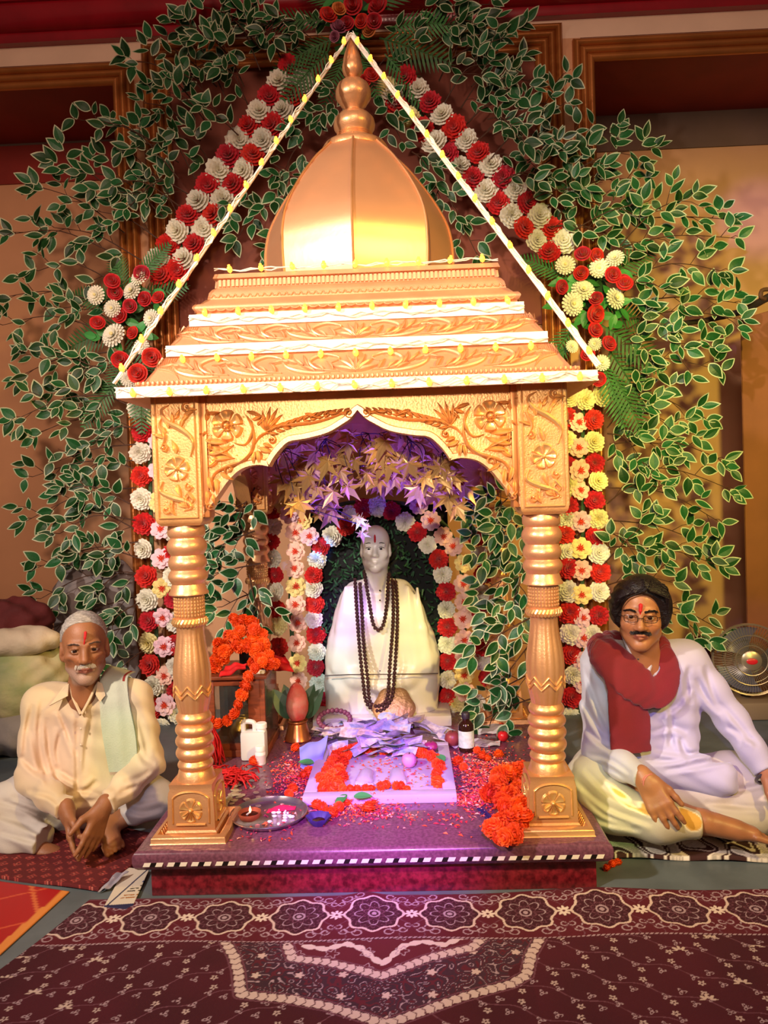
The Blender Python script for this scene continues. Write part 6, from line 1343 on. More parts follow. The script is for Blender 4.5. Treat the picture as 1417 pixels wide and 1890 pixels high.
for i in range(170):      # locks swept from a side parting over the temples
    s = -1 if i % 5 < 3 else 1; t = rr.random(); x0 = .022+s*rr.uniform(0, .01); w = rr.uniform(0, 1)
    ln.append([(x0+s*.012*w, .092-.05*w, .098+.034*w), (x0+s*(.052+.012*t), .082-.055*w, .086+.030*w-.02*t), (s*(.092+.012*w), .045-.07*w-.02*t, .020-.05*t+.02*w)])
hairs('hair_locks', man2, O2, R2, S2, K2, ln, .0030, BLKH)
ln = []
for i in range(170):
    x = rr.uniform(-.034, .034); y = .0965-11*x*x; z = -.051-.14*abs(x)+rr.uniform(-.003, .004); ln.append([(x, y-.001, z), (x*1.08, y+.001, z-.004), (x*1.16, y, z-.008)])
hairs('moustache', man2, O2, R2, S2, K2, ln, .0012, BLKH); ln = []
for s in (-1, 1):
    for i in range(70): x = s*rr.uniform(.012, .052); z = .020+.006*math.sin((abs(x)-.012)/.04*PI)+rr.uniform(-.003, .003); y = .0965-6.5*(abs(x)-.010)**2*1.6; ln.append([(x, y-.002, z), (x+s*.004, y, z+.001), (x+s*.010, y-.003, z)])
hairs('eyebrow', man2, O2, R2, S2, K2, ln, .0011, BLKH)
tilak(man2, O2, R2, S2, K2, [(-.001, .0945, .012), (-.001, .0965, .024), (.0, .0945, .038), (.0, .0915, .052)], [.0035]*4+[.0065]*4+[.0075]*3+[.006, .0015])
hd = lambda p: O2+R2 @ (np.array((p[0], p[1], p[2]*K2), float)*S2)
FRM = mat('glasses_frame', '#3a2a28', .25, .6); LENS = mat('lens', '#f4f4f4', .02, trans=1., alpha=.12)
gl = MB()
for s in (-1, 1): gl.tube(cat([hd((s*(.0325+.023*a), .107-.006*abs(a+.0)*(1 if a > 0 else 0), -.002+.0125*b)) for a, b in ((-1, -.2), (-.9, .8), (0, 1), (.9, .85), (1, 0), (.85, -.85), (0, -1), (-.8, -.85))], 4, True), .0013, 5, closed=True); gl.tube([hd((s*.0555, .101, .004)), hd((s*.075, .085, .006)), hd((s*.086, .0, .004))], .0013, 5)
gl.tube(cat([hd((-.0095, .107, -.002)), hd((0, .112, .002)), hd((.0095, .107, -.002))], 4), .0013, 5); gl = att(gl.obj('glasses', FRM), man2)
for s in (-1, 1):
    q = MB(); q.add([hd((s*(.0325+.021*a), .106, -.002+.011*b)) for a, b in ((-1, -.2), (-.9, .8), (0, 1), (.9, .85), (1, 0), (.85, -.85), (0, -1), (-.8, -.85))], [tuple(range(8))]); o = q.obj('lens', LENS, smooth=0); o.parent = gl
KURTA = mat('kurta_white', '#b2aeb2', .7, var=.02, vs=8, bump=.08, bs=300, sheen=.3)
C = Body(); C.cone(sA, sB, .060, .060, .06).cone(sA+[.055, -.01, -.03], P(1140, 1400, 2.90), .092, .095, .08).cone(sB+[-.05, -.01, -.03], P(1240, 1400, 2.90), .092, .095, .08).cone(nb, (sA+sB)/2+[0, 0, -.02], .066, .08, .05)
C.chain([sA, LN(sA, eA, .5), eA, LN(eA, wA, .55), LN(eA, wA, .96)], [.066, .062, .055, .046, .040], .035); C.chain([sB, LN(sB, eB, .5), eB, LN(eB, wB, .55), LN(eB, wB, .96)], [.066, .060, .054, .046, .042], .035)
C.cone((sA+sB)/2+[0, -.01, -.03], P(1190, 1400, 2.89), .095, .105, .06).cone(P(1140, 1415, 2.84), P(1250, 1415, 2.82), .075, .075, .06).cone(P(1250, 1415, 2.82), P(1330, 1440, 2.76), .075, .06, .06)
L2 = [[(1078, 1228), (1100, 1295), (1122, 1345)], [(1072, 1285), (1095, 1330), (1118, 1362)], [(1082, 1345), (1105, 1368), (1128, 1380)], [(1082, 1392), (1125, 1402), (1165, 1430)], [(1212, 1322), (1248, 1302), (1272, 1268)], [(1200, 1352), (1240, 1342), (1268, 1352)], [(1274, 1228), (1266, 1262), (1274, 1300)], [(1300, 1228), (1318, 1285), (1342, 1330)], [(1284, 1252), (1310, 1295), (1330, 1318)], [(1328, 1296), (1362, 1335), (1388, 1368)], [(1205, 1382), (1270, 1392), (1345, 1380)], [(1225, 1422), (1290, 1412), (1362, 1395)], [(1200, 1405), (1250, 1402), (1300, 1385)], [(1340, 1340), (1362, 1352), (1372, 1366)], [(1255, 1360), (1262, 1385), (1275, 1400)], [(1095, 1405), (1130, 1420), (1160, 1440)], [(1236, 1300), (1240, 1340), (1236, 1380)], [(1372, 1362), (1388, 1366), (1398, 1378)]]
solid('kurta', C, .0048, KURTA, man2, fold=creases(L2, folds(.0026, [(34, 12, 70, 1), (64, 20, 36, .5)])), cut=mx(neckcut(P(1192, 1262, 2.80), P(1166, 1195, 2.82), P(1212, 1192, 2.82)), wristcut(wA, eA, .010), wristcut(wB, eB, .010)))
att(MB().tube(cat([P(1150, 1172, 2.84), P(1160, 1198, 2.80), P(1176, 1226, 2.782), P(1188, 1250, 2.765)], 5), .008, 8, flat=1).obj('collar', KURTA), man2); att(MB().tube(cat([P(1214, 1172, 2.84), P(1208, 1200, 2.80), P(1200, 1226, 2.782), P(1192, 1250, 2.765)], 5), .008, 8).obj('collar', KURTA), man2)
for x, y, Y in ((1174, 1208, 2.775), (1178, 1216, 2.772)): att(MB().sphere(P(x, y, Y), .0045, 8, 6).obj('button', mat('button_dark', '#3a3230', .4)), man2)
DHO = mat('dhoti_cream', '#e4dccb', .75, bump=.08, bs=240, attr='Col')
def dcol(Vt):
    C_ = np.tile(np.array(lin('#b9b09c'), np.float32), (len(Vt), 1))
    for pts, w, cc in (([P(1095, 1400, 2.72), P(1120, 1440, 2.66), P(1165, 1478, 2.60), P(1205, 1492, 2.58)], .026, '#e0ad55'), ([P(1268, 1488, 2.58), P(1282, 1518, 2.565)], .030, '#d9a54a'), ([P(1330, 1480, 2.68), P(1417, 1470, 2.68)], .018, '#e0b48a')):
        d = np.full(len(Vt), 9., np.float32)
        for i in range(len(pts)-1):
            a, b = np.array(pts[i]), np.array(pts[i+1]); t = np.clip(((Vt-a) @ (b-a))/((b-a) @ (b-a)), 0, 1); d = np.minimum(d, np.linalg.norm(Vt-a-t[:, None]*(b-a), axis=1))
        k = sm(-d, -w-.004, -w)[:, None]; e = (sm(-d, -w-.009, -w-.004)[:, None]-k); C_ = C_*(1-k)+np.array(lin(cc), np.float32)*k; C_ = C_*(1-e)+np.array(lin('#f4e6c0'), np.float32)*e
    return C_
C = Body(); C.chain([hipA, P(1110, 1425, 2.86), kA], [.11, .098, .082], .05).chain([kA, P(1130, 1490, 2.70), P(1215, 1515, 2.63), P(1280, 1520, 2.62)], [.082, .078, .066, .050], .05).chain([hipB, P(1350, 1440, 2.86), kB], [.11, .095, .085], .05).chain([kB, P(1400, 1500, 2.74), P(1330, 1520, 2.72)], [.08, .062, .05], .05).cone(hipA, hipB, .12, .12, .05).cone(P(1150, 1470, 2.82), P(1300, 1470, 2.80), .07, .07, .06)
L3 = [[(1062, 1440), (1120, 1490), (1205, 1522)], [(1078, 1418), (1132, 1468), (1215, 1502)], [(1060, 1482), (1110, 1515), (1185, 1532)], [(1315, 1462), (1365, 1458), (1417, 1448)], [(1300, 1482), (1360, 1488), (1417, 1490)], [(1070, 1460), (1115, 1503), (1170, 1522)], [(1240, 1445), (1300, 1440), (1360, 1430)]]
solid('dhoti', C, .0050, DHO, man2, col=dcol, fold=creases(L3, folds(.0025, [(34, 40, 70, 1), (60, 20, 40, .4)])), cut=mx(lambda X, Y, Z: .026-Z, wristcut(P(1290, 1520, 2.62), P(1215, 1515, 2.63))))
SCARF = mat('scarf_red', '#700710', .85, var=.08, vs=10, bump=.15, bs=260, sheen=.3)
C = Body()
def band(B, pts, rads, fl, k=.012):
    q = cat(pts, 5); r = np.interp(np.linspace(0, len(rads)-1, len(q)), range(len(rads)), rads); B.chain(q, list(r), k, fl)
band(C, [P(1220, 1186, 2.88), P(1231, 1210, 2.82), P(1236, 1240, 2.785), P(1226, 1268, 2.765), P(1200, 1278, 2.752), P(1172, 1260, 2.75), P(1146, 1234, 2.77), P(1122, 1212, 2.82), P(1112, 1196, 2.90), P(1128, 1186, 2.97)], [.022, .032, .036, .044, .056, .064, .070, .070, .055, .04], (.1, -.95, .3, .20))
band(C, [P(1150, 1246, 2.756), P(1158, 1290, 2.752), P(1162, 1340, 2.742), P(1164, 1390, 2.730)], [.064, .070, .070, .070], (0, -.97, .25, .13))
C.chain([P(1128, 1186, 2.97), P(1180, 1180, 2.99), P(1220, 1186, 2.88)], [.04, .035, .022], .03)
tail = P(1165, 1392, 2.72)
solid('scarf', C, .0042, SCARF, man2, fold=folds(.0030, [(110, 20, -80, 1), (50, 40, -30, .4)]), cut=lambda X, Y, Z: tail[2]+.0-Z+.08*(X-tail[0])+0*Y)
att(MB().tube([wB+np.array([.03*math.cos(a)-.012, .006*math.cos(a)-.03*math.sin(a)*.6, .022*math.sin(a)-.016]) for a in np.linspace(0, 2*PI, 16)[:-1]], .006, 6, closed=True).obj('watch', mat('watch_steel', '#6f6b70', .3, .8)), man2)
dW = (wA-eA)/np.linalg.norm(wA-eA)
for k in range(3):
    c = wA+dW*(.008+.006*k); u_ = np.cross(dW, [0, 0, 1]); u_ /= np.linalg.norm(u_); v_ = np.cross(dW, u_); att(MB().tube([c+.0275*(u_*math.cos(a)+v_*math.sin(a)) for a in np.linspace(0, 2*PI, 18)[:-1]], .0024, 5, closed=True).obj('wrist_thread', mat('thread_pink', '#c9766a', .8)), man2)
# ------------------------------------------------------------------ carpet, mats, fan, sacks and the rest of the hall
def painted(name, label, cat_, corners, res, zf, colf, m, th=.006, kind=None):
    # corners: near-left, near-right, far-right, far-left on the floor; colour per vertex from colf(x, y, u, v)
    A, B_, C_, D_ = [np.array(c[:2], float) for c in corners]; nu = int(np.linalg.norm(B_-A)/res); nv = int(max(np.linalg.norm(D_-A), np.linalg.norm(C_-B_))/res)
    U, W = np.meshgrid(np.linspace(0, 1, nu+1), np.linspace(0, 1, nv+1)); U, W = U.ravel(), W.ravel()
    XY = ((A[None]*(1-U[:, None])+B_[None]*U[:, None])*(1-W[:, None])+(D_[None]*(1-U[:, None])+C_[None]*U[:, None])*W[:, None]); z = zf(XY[:, 0], XY[:, 1])+th
    Vt = np.column_stack([XY, z]).astype(np.float32); i = np.arange(nu*nv); a = (i//nu)*(nu+1)+i % nu; F = np.stack([a, a+1, a+nu+2, a+nu+1], 1)
    ed = np.concatenate([np.arange(nu), (np.arange(nv))*(nu+1)+nu, nv*(nu+1)+nu-np.arange(nu), (nv-np.arange(nv))*(nu+1)]); n0 = len(Vt); low = Vt[ed].copy(); low[:, 2] = np.maximum(low[:, 2]-th, .0005)
    k = len(ed); j = np.arange(k); F = np.concatenate([F, np.stack([ed[j], n0+j, n0+(j+1) % k, ed[(j+1) % k]], 1)]); Vt = np.concatenate([Vt, low]); cu = np.concatenate([XY, XY[ed]])
    cc = colf(cu[:, 0], cu[:, 1]).astype(np.float32); me = np_mesh(name, Vt, F[:, ::1], m, lambda q: cc, 0); return ob(name, me, None, label=label, cat=cat_, kind=kind)
def segd(x, y, pts, closed=False):
    d = np.full(len(x), 9.); q = [np.array(p[:2], float) for p in pts]; al = np.zeros(len(x)); acc = 0.
    for i in range(len(q)-1):
        a, b = q[i], q[i+1]; L2 = (b-a) @ (b-a); t = np.clip(((x-a[0])*(b[0]-a[0])+(y-a[1])*(b[1]-a[1]))/L2, 0, 1); e = np.hypot(x-a[0]-t*(b[0]-a[0]), y-a[1]-t*(b[1]-a[1])); m = e < d
        d[m] = e[m]; al[m] = acc+t[m]*math.sqrt(L2); acc += math.sqrt(L2)
    return d, al
def line(C, mask, c): C[mask] = lin(c)
def vnoise(x, y, s, seed=0):
    g = np.random.default_rng(seed).random((64, 64)); X, Y = x*s+500, y*s+500; i, j = np.floor(X).astype(int), np.floor(Y).astype(int); fx, fy = X-i, Y-j; fx, fy = fx*fx*(3-2*fx), fy*fy*(3-2*fy); i %= 63; j %= 63
    return (g[i, j]*(1-fx)+g[i+1, j]*fx)*(1-fy)+(g[i, j+1]*(1-fx)+g[i+1, j+1]*fx)*fy
TY = 2.432
bandA = [PZ(x, y, 0) for x, y in ((415, 1742), (432, 1772), (440, 1800), (444, 1842), (480, 1846), (526, 1850), (601, 1863), (676, 1886), (712, 1899), (751, 1884), (852, 1848), (943, 1823), (972, 1806), (980, 1765), (1000, 1730))]
bandB = [PZ(x, y, 0) for x, y in ((530, 1748), (540, 1773), (601, 1780), (660, 1795), (704, 1808), (786, 1778), (872, 1755), (892, 1735))]
flA = [PZ(x, y, 0) for x, y in ((560, 1750), (600, 1756), (640, 1748), (665, 1756), (690, 1776), (706, 1786), (722, 1774), (745, 1754), (780, 1746), (820, 1752), (850, 1738))]
def carpet_col(x, y):
    v = TY-y; n = len(x); C = np.tile(np.array(lin('#450818')), (n, 1)); base2 = vnoise(x, y, 9, 3); C *= (.8+.4*base2)[:, None]
    LT, MID = '#a58a90', '#6a3c48'
    # border
    bd = (v < .245); C[bd] = np.array(lin('#560b1b'))
    per = .2335; cx = (x-.012)/per; k = np.round(cx); dx = (cx-k)*per; dy_ = v-.118; r = np.hypot(dx, dy_); th = np.arctan2(dy_, dx)
    R0 = .086*(1+.07*np.cos(8*th)*1.0); line(C, bd & (np.abs(r-R0) < .0042), '#cdb4a6'); inside = bd & (r < R0-.004)
    C[inside] = np.array(lin('#3c0a18')); pr = .060*(.62+.38*np.abs(np.cos(4*th))); line(C, inside & (np.abs(r-pr) < .0022), LT); line(C, inside & (r < .020) & (r > .014), LT); line(C, inside & (r < .008), LT)
    pr2 = .034*(.6+.4*np.abs(np.sin(4*th))); line(C, inside & (np.abs(r-pr2) < .002), MID); line(C, inside & (np.abs(r-.070-.006*np.cos(24*th)) < .0018), MID); line(C, inside & (r > .022) & (r < .055) & (np.abs(np.sin(8*th)) < .10), MID)
    kx = np.floor(cx)+.5; ex = (cx-kx)*per; q = np.hypot(ex, dy_); t2 = np.arctan2(dy_, ex); line(C, bd & (q < .024*(.45+.55*np.abs(np.cos(4*t2)))) & (q > .005), '#d9c4b4')
    out = bd & (r > R0+.006) & (q > .030); s_ = np.abs(ex)
    for cxx, cyy, rr_ in ((.050, .075, .020), (.028, .088, .014), (.030, -.085, .018), (.052, -.070, .016), (.012, .062, .012), (.012, -.060, .012), (.070, .095, .016), (.068, -.098, .016)):
        e = np.hypot(s_-cxx, dy_-cyy); a = np.arctan2(dy_-cyy, s_-cxx); line(C, out & (np.abs(e-rr_*(.55+.45*((a+PI)/(2*PI)))) < .0021), LT)
    line(C, out & (np.abs(s_-.02-.018*np.sin(dy_*70)) < .0018), MID)
    line(C, (np.abs(v-.246) < .0035) & (np.mod(x*1.0+v, .014) < .009), LT); line(C, (np.abs(v-.004) < .003), MID)
    # field vines, mirrored about the middle
    fd = v > .252; mx0 = PZ(708, 1800, 0)[0]; X = np.abs(x-mx0); a = .42; S_ = X*math.cos(a)-v*math.sin(a)*-1.0; T_ = -X*math.sin(a)+v*math.cos(a)
    P1, P2 = .150, .105; row = np.floor(T_/P2); tt = T_-(row+.5)*P2; ss = np.mod(S_+row*.06, P1); tc = tt-.010*np.sin(ss/P1*2*PI)
    line(C, fd & (np.abs(tc) < .0017), MID)
    for s0, t0, rr_ in ((.03, .016, .011), (.065, -.018, .012), (.10, .018, .011), (.135, -.014, .010)):
        e = np.hypot(ss-s0, tt-t0); g = np.arctan2(tt-t0, ss-s0); line(C, fd & (np.abs(e-rr_*(.6+.4*np.cos(3*g+1))) < .0018), LT)
        line(C, fd & (e < .0032), LT)
    for s0, t0 in ((.05, .033), (.118, -.032)):
        e = np.hypot(ss-s0, (tt-t0)); g = np.arctan2(tt-t0, ss-s0); line(C, fd & (e < .011*(.35+.65*np.abs(np.cos(2.5*g)))) & (e > .003), '#b59c94')
    far = X > .80; Fx = np.mod(X, .11)-.055; Fy = np.mod(v-.04*np.floor(X/.11), .10)-.05; e = np.hypot(Fx, Fy); g = np.arctan2(Fy, Fx); line(C, fd & far & (e < .024*(.4+.6*np.abs(np.cos(4*g)))) & (e > .007) & (Fy < .0) & (np.mod(np.floor(X/.11)+np.floor(v/.1), 2) < 1), '#c0a89a')
    # centre medallion: two scalloped chain bands with scrollwork between
    dA, aA_ = segd(x, y, bandA); dB, aB_ = segd(x, y, bandB); xa = np.array([p[0] for p in bandA]); ya = np.array([p[1] for p in bandA])
    left = np.interp(v, [.25, .33, .42, .47], [bandA[0][0], bandA[2][0], bandA[3][0], bandA[3][0]]); right = np.interp(v, [.25, .33, .36, .40], [bandA[-1][0], bandA[-2][0], bandA[-3][0], bandA[-4][0]])
    bot = np.interp(x, xa[3:12], ya[3:12]); inm = fd & (x > left) & (x < right) & (y > bot)
    C[inm] = np.array(lin('#3a1c28'))*(.8+.4*base2[inm])[:, None]; nz = vnoise(x, y, 26, 5)+.5*vnoise(x, y, 55, 6); line(C, inm & (np.abs(np.mod(nz*3.2, 1)-.5) < .045), LT); C[inm & (np.mod(nz*3.2, 1) > .78)] = np.array(lin('#571421'))
    e = np.hypot(np.mod(x, .12)-.06, np.mod(v, .09)-.045); g = np.arctan2(np.mod(v, .09)-.045, np.mod(x, .12)-.06); line(C, inm & (e < .014*(.5+.5*np.abs(np.cos(2.5*g)))), '#c4aaa0')
    inn = fd & (x > bandB[0][0]) & (x < bandB[-1][0]) & (y > np.interp(x, [p[0] for p in bandB], [p[1] for p in bandB])); C[inn] = np.array(lin('#5a1420'))
    dF, aF = segd(x, y, flA); line(C, inn & (dF < .012*(.5+.5*np.abs(np.sin(aF*80)))), '#cdb8ae'); e = np.hypot(np.mod(x-mx0, .1)-.05, np.mod(v, .07)-.03); line(C, inn & (np.abs(e-.016-.005*np.cos(5*np.arctan2(np.mod(v, .07)-.03, np.mod(x-mx0, .1)-.05))) < .002), LT)
    for d_, al in ((dA, aA_), (dB, aB_)):
        ok = fd & (d_ < .015*(.75+.25*np.abs(np.sin(al*PI/.026)))); line(C, ok, '#c6adA4'.lower()); line(C, ok & (np.mod(al+d_*.6, .026) < .0035), '#5b3038'); line(C, fd & (np.abs(d_-.019) < .0022), MID)
    return np.clip(C, 0, 1)
WOV = mat('carpet_weave', '#5a1420', .9, attr='Col', bump=.25, bs=500)
def cz(x, y):
    t = np.exp(-((y-TY+.03)/.07)**2); return .012*t*np.exp(-((x+.02)/.05)**2)+.016*t*np.exp(-((x-.72)/.22)**2)+.004*np.sin(x*9+y*6)*np.exp(-((y-2.2)/.2)**2)+.004
carp = painted('carpet', 'maroon carpet with pale floral medallion border in front of the platform', 'carpet', [(-1.16, 1.62), (1.62, 1.62), (1.62, TY-.01), (-.93, TY)], .0026, cz, carpet_col, WOV)
def mat_col(x, y):
    C = np.tile(np.array(lin('#5c1518')), (len(x), 1)); px, py = np.mod(x+.5*np.floor(y/.045)*.05, .05)-.025, np.mod(y, .045)-.0225; r = np.hypot(px, py); th = np.arctan2(py, px)
    line(C, np.abs(r-.011-.003*np.cos(4*th)) < .0018, '#a8423a'); line(C, r < .003, '#c06a5a'); return C
m1 = [PZ(x, y, .0) for x, y in ((-80, 1612), (182, 1648))]
painted('sitting_mat', 'maroon patterned mat under the older man', 'mat', [m1[0], m1[1], (-.80, 2.86), (-1.75, 3.35)], .005, lambda x, y: .004+.004*np.sin(x*14)*np.sin(y*9), mat_col, WOV, .012)
def bl_col(x, y):
    C = np.tile(np.array(lin('#cfc4b8')), (len(x), 1)); C *= (.75+.4*(np.mod(np.floor(x*260)+np.floor(y*260), 2)))[:, None]*.9; n = vnoise(x, y, 7, 9)+.35*vnoise(x, y, 15, 10); t = np.mod(n*2.6, 1); C[t < .45] = lin('#3c1d1c'); line(C, np.abs(t-.45) < .05, '#e8ddd0'); line(C, np.abs(t-.16) < .035, '#d8ccc0'); return np.clip(C, 0, 1)
b0 = [PZ(x, y, 0) for x, y in ((1112, 1586), (1500, 1596))]
painted('blanket', 'brown and white swirl patterned blanket under the man with the red scarf', 'blanket', [b0[0], b0[1], (1.95, 3.5), (.84, 3.35)], .005, lambda x, y: .006+.004*np.sin(x*22)*np.exp(-((y-2.65)/.1)**2), bl_col, WOV, .014)
rm = [PZ(x, y, 0) for x, y in ((-60, 1830), (-20, 1745), (130, 1642), (-40, 1625))]
def rm_col(x, y):
    C = np.tile(np.array(lin('#a8161a')), (len(x), 1)); t = x*.8+y*.5; line(C, np.mod(t, .16) < .012, '#d06a3a'); line(C, np.mod(x*.5-y, .22) < .010, '#c8502f'); d, _ = segd(x, y, [PZ(-20, 1775, 0), PZ(125, 1648, 0)]); line(C, d < .022, '#d9863f'); return C
painted('plastic_mat', 'red plastic mat with orange border at the front left corner', 'mat', [PZ(-220, 1790, 0), PZ(0, 1765, 0), PZ(128, 1648, 0), PZ(-200, 1600, 0)], .005, lambda x, y: 0*x+.0025, rm_col, mat('mat_plastic', '#a8161a', .45, attr='Col'), .003)
# printed leaflet
def leaf_col(x, y):
    d = np.array(LC[1])-np.array(LC[0]); u = ((x-LC[0][0])*d[0]+(y-LC[0][1])*d[1])/(d @ d); e = np.array(LC[3])-np.array(LC[0]); v = ((x-LC[0][0])*e[0]+(y-LC[0][1])*e[1])/(e @ e)
    C = np.tile(np.array(lin('#cfc2b0')), (len(x), 1)); line(C, (np.abs(u-.06) < .03) | (np.abs(u-.94) < .03) | (v < .03), '#23254a'); line(C, (v > .55) & (v < .95) & (u > .35) & (vnoise(x, y, 60, 2) > .5), '#3a4a7c')
    for k, v0 in enumerate((.18, .24, .34, .40, .46)): line(C, (np.abs(v-v0) < .014) & (u > .2) & (u < .82) & (vnoise(x*1.0, y*.3, 150, k) > .40), '#3a3230' if k > 1 else '#a0642a')
    return C
LC = [PZ(x, y, .0)[:2] for x, y in ((192, 1680), (242, 1686), (275, 1612), (232, 1606))]
painted('leaflet', 'printed paper leaflet leaning flat beside the platform corner', 'leaflet', LC, .0025, lambda x, y: .010+0*x, leaf_col, mat('leaflet_paper', '#cfc2b0', .5, attr='Col'), .0015)
cloth('wrapper', 'crumpled silvery wrapper between the maroon mat and the leaflet', [PZ(180, 1645, .012), PZ(205, 1640, .012), PZ(238, 1608, .03), PZ(212, 1614, .03)], mat('foil', '#b9b4c0', .3, .4), .004, 'wrapper', .002, 8, 5)
# marigold bits on the floor at the right corner of the platform
for k, (x, y) in enumerate(((1130, 1594), (1140, 1592), (1120, 1602))): mg1(x, y, 'orange marigold scrap on the floor at the platform corner', .016, 0, 'marigold scraps on the floor')
# table fan
FYY = 4.25; fc = P(1384, 1217, FYY); fr = 64*FYY/1400; CHR = mat('fan_chrome', '#a99a84', .3, .7); FPL = mat('fan_plastic', '#4a3a30', .4)
fan = thing('table_fan', 'small table fan with wire grille on the floor by the wall', 'fan', (fc[0], fc[1], 0)); Mf = frame(fc, (-.25, -1, .08))
def fp(mb, name, m, **k): o = mb.obj(name, m, **k); o.parent = fan; o.matrix_parent_inverse = Matrix.Translation(-fan.location); return o
for name, dz in (('front_grille', .05), ('rear_grille', -.05)):
    q = MB()
    for r in (.42, .7, 1.): q.tube([(fr*r*math.cos(a), fr*r*math.sin(a), dz*(1-r**4*.7)) for a in np.linspace(0, 2*PI, 41)[:-1]], .0028 if r < 1 else .005, 5, closed=True)
    for k in range(72):
        a = 2*PI*k/72; q.tube([(fr*r*math.cos(a), fr*r*math.sin(a), dz*(1-r**4*.7)) for r in (.25, .6, .85, 1.)], .0013, 3)
    q.v = [tuple(Mf @ Vector(p)) for p in q.v]; fp(q, name, CHR, kind='stuff')
q = MB().lathe([(.001, .056), (fr*.2, .054), (fr*.27, .048), (fr*.27, .04)], n=28, cap=False); q.v = [tuple(Mf @ Vector(p)) for p in q.v]; hub = fp(q, 'hub', CHR)
q = MB().sphere((0, -.004, .056), (fr*.15, fr*.09, .004), 14, 6); q.v = [tuple(Mf @ Vector(p)) for p in q.v]; o = q.obj('badge', mat('badge_red', '#c8202a', .3)); o.parent = hub
for k in range(3):
    q = MB().grid(lambda u, v: (fr*(.2+.72*v)*math.cos(2.094*k+(u-.5)*1.5*(.6+.5*v)), fr*(.2+.72*v)*math.sin(2.094*k+(u-.5)*1.5*(.6+.5*v)), (u-.5)*.05), 6, 6); q.v = [tuple(Mf @ Vector(p)) for p in q.v]; fp(q, 'blade', mat('fan_blade', '#5a5866', .3, alpha=.9))
q = MB().lathe([(.03, -.10), (.055, -.09), (.06, -.04), (.05, -.02), (.02, 0)], n=20); q.v = [tuple(Mf @ Vector(p)) for p in q.v]; fp(q, 'motor', FPL)
fp(MB().tube([(fc[0], fc[1]+.08, fc[2]-.02), (fc[0], fc[1]+.08, fc[2]-.15), (fc[0], fc[1]+.05, .06)], [.03, .022, .03], 10), 'stand', FPL); fp(MB().box(fc[0]-.14, fc[0]+.14, fc[1]-.08, fc[1]+.16, 0, max(.06, P(1380, 1290, FYY)[2]), b=.02), 'base', mat('fan_base', '#8a7660', .4))
# sacks and bundles at the left
SACK = mat('sack_cloth', '#b9ad8a', .85, col2='#8f9a68', vs=5, bump=.3, bs=40); SACK2 = mat('bundle_maroon', '#5a1c1c', .85, var=.2, vs=6, bump=.3, bs=40); SACK3 = mat('bundle_cream', '#cfbda0', .85, var=.1, vs=6, bump=.3, bs=50); SACK4 = mat('bundle_grey', '#7d7676', .85, var=.15, vs=6, bump=.2, bs=40)
def bundle(label, c, r, m, A=.012): 
    b = Body().ell(c, r, .03).ell(np.array(c)+[r[0]*.35, -.02, r[2]*.25], np.array(r)*.72, .05).ell(np.array(c)+[-r[0]*.4, 0, -r[2]*.1], np.array(r)*.75, .05)
    return solid('cloth_bundle', b, .012, m, fold=folds(A, [(30, 14, 44, 1), (56, 20, -30, .6)]), cut=lambda X, Y, Z: .002-Z+0*X, label=label, cat='bundle')
bundle('grey cloth bundle at the bottom of the pile by the left wall', (P(20, 1355, 3.95)[0], 3.95, .12), (.36, .2, .13), SACK4); bundle('greenish cream sack in the middle of the pile by the left wall', tuple(P(10, 1262, 3.98)), (.34, .22, .22), SACK); bundle('pale cream cloth roll lying across the green sack', tuple(P(30, 1185, 3.92)), (.22, .12, .075), SACK3, .006); bundle('dark maroon bundle on top of the pile by the left wall', tuple(P(5, 1150, 4.05)), (.26, .16, .13), SACK2)
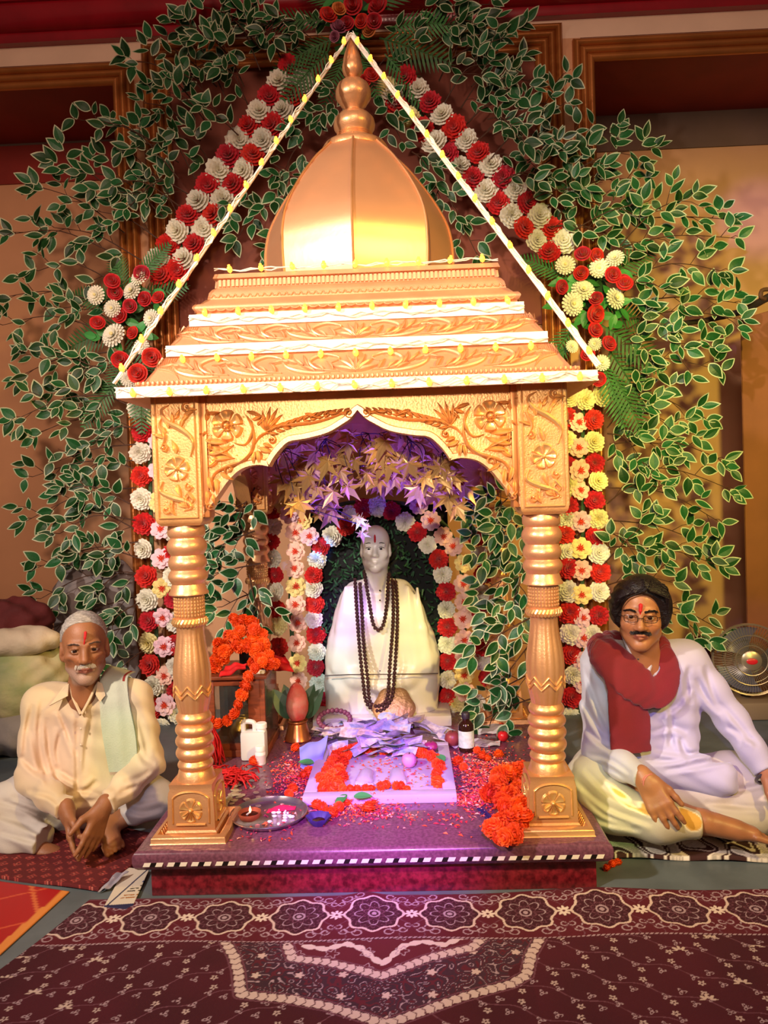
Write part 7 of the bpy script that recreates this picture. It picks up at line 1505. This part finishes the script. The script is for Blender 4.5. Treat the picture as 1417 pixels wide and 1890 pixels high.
# pale padded board behind the older man
bd_ = Body(); a, b = P(120, 1230, 4.48), P(215, 1070, 4.48)
bd_.cone((a[0], 4.50, .1), (a[0]+.05, 4.50, b[2]-.1), .10, .10, .05, 1, (0, 1, 0, .4)).cone((b[0], 4.50, .1), (b[0]-.03, 4.50, b[2]), .12, .12, .05, 1, (0, 1, 0, .4)).cone((a[0]+.05, 4.50, b[2]-.10), (b[0]-.03, 4.50, b[2]), .11, .12, .05, 1, (0, 1, 0, .4)).cone(((a[0]+b[0])/2, 4.50, .1), ((a[0]+b[0])/2, 4.50, b[2]-.05), .2, .2, .05, 1, (0, 1, 0, .25))
solid('covered_backrest', bd_, .012, mat('cover_grey', '#8f8583', .8, var=.05, vs=4), cut=lambda X, Y, Z: .002-Z+0*X, fold=folds(.006, [(10, 10, 60, 1)]), label='pale grey cloth covered backrest behind the older man', cat='backrest')
# brown cloth on a dark pole at the right edge, with its hook
CUR = mat('curtain_brown', '#8a5230', .8, var=.12, vs=3, bump=.1, bs=30); ct = P(1368, 588, 4.5)
q = MB()
for yy in (0, .012): q.grid(lambda u, v: (ct[0]+u*1.2, 4.5+yy+.02*math.sin(u*16+.6*v)*(.3+.7*(1-v)), .02+(ct[2]-.02+u*.30)*v), 40, 12)
q.obj('hanging_cloth', CUR, label='brown cloth hanging from a dark pole at the right edge', cat='cloth')
MB().tube([P(1215, 602, 4.48), P(1300, 592, 4.47), P(1370, 575, 4.46), P(1440, 536, 4.45)], [.012, .016, .02, .022], 8).obj('pole', mat('pole_dark', '#2c2018', .5), label='dark sloping pole that carries the brown cloth', cat='pole')
MB().tube(cat([P(1412, 552, 4.44), P(1404, 548, 4.43), P(1406, 536, 4.43), P(1418, 534, 4.43)], 4), .012, 8).obj('pole_hook', mat('hook_brown', '#5a3a24', .5), label='brown hook gripping the dark pole', cat='hook')
q = Body().cone(P(1285, 1190, 4.35), P(1318, 1188, 4.38), .05, .035, .03).ell(P(1288, 1235, 4.4), (.08, .08, .12), .05); solid('cloth_bundle', q, .012, SACK2, fold=folds(.008, [(40, 14, 44, 1)]), cut=lambda X, Y, Z: .002-Z+0*X, label='small dark bundle between the fan and the seated man', cat='bundle')
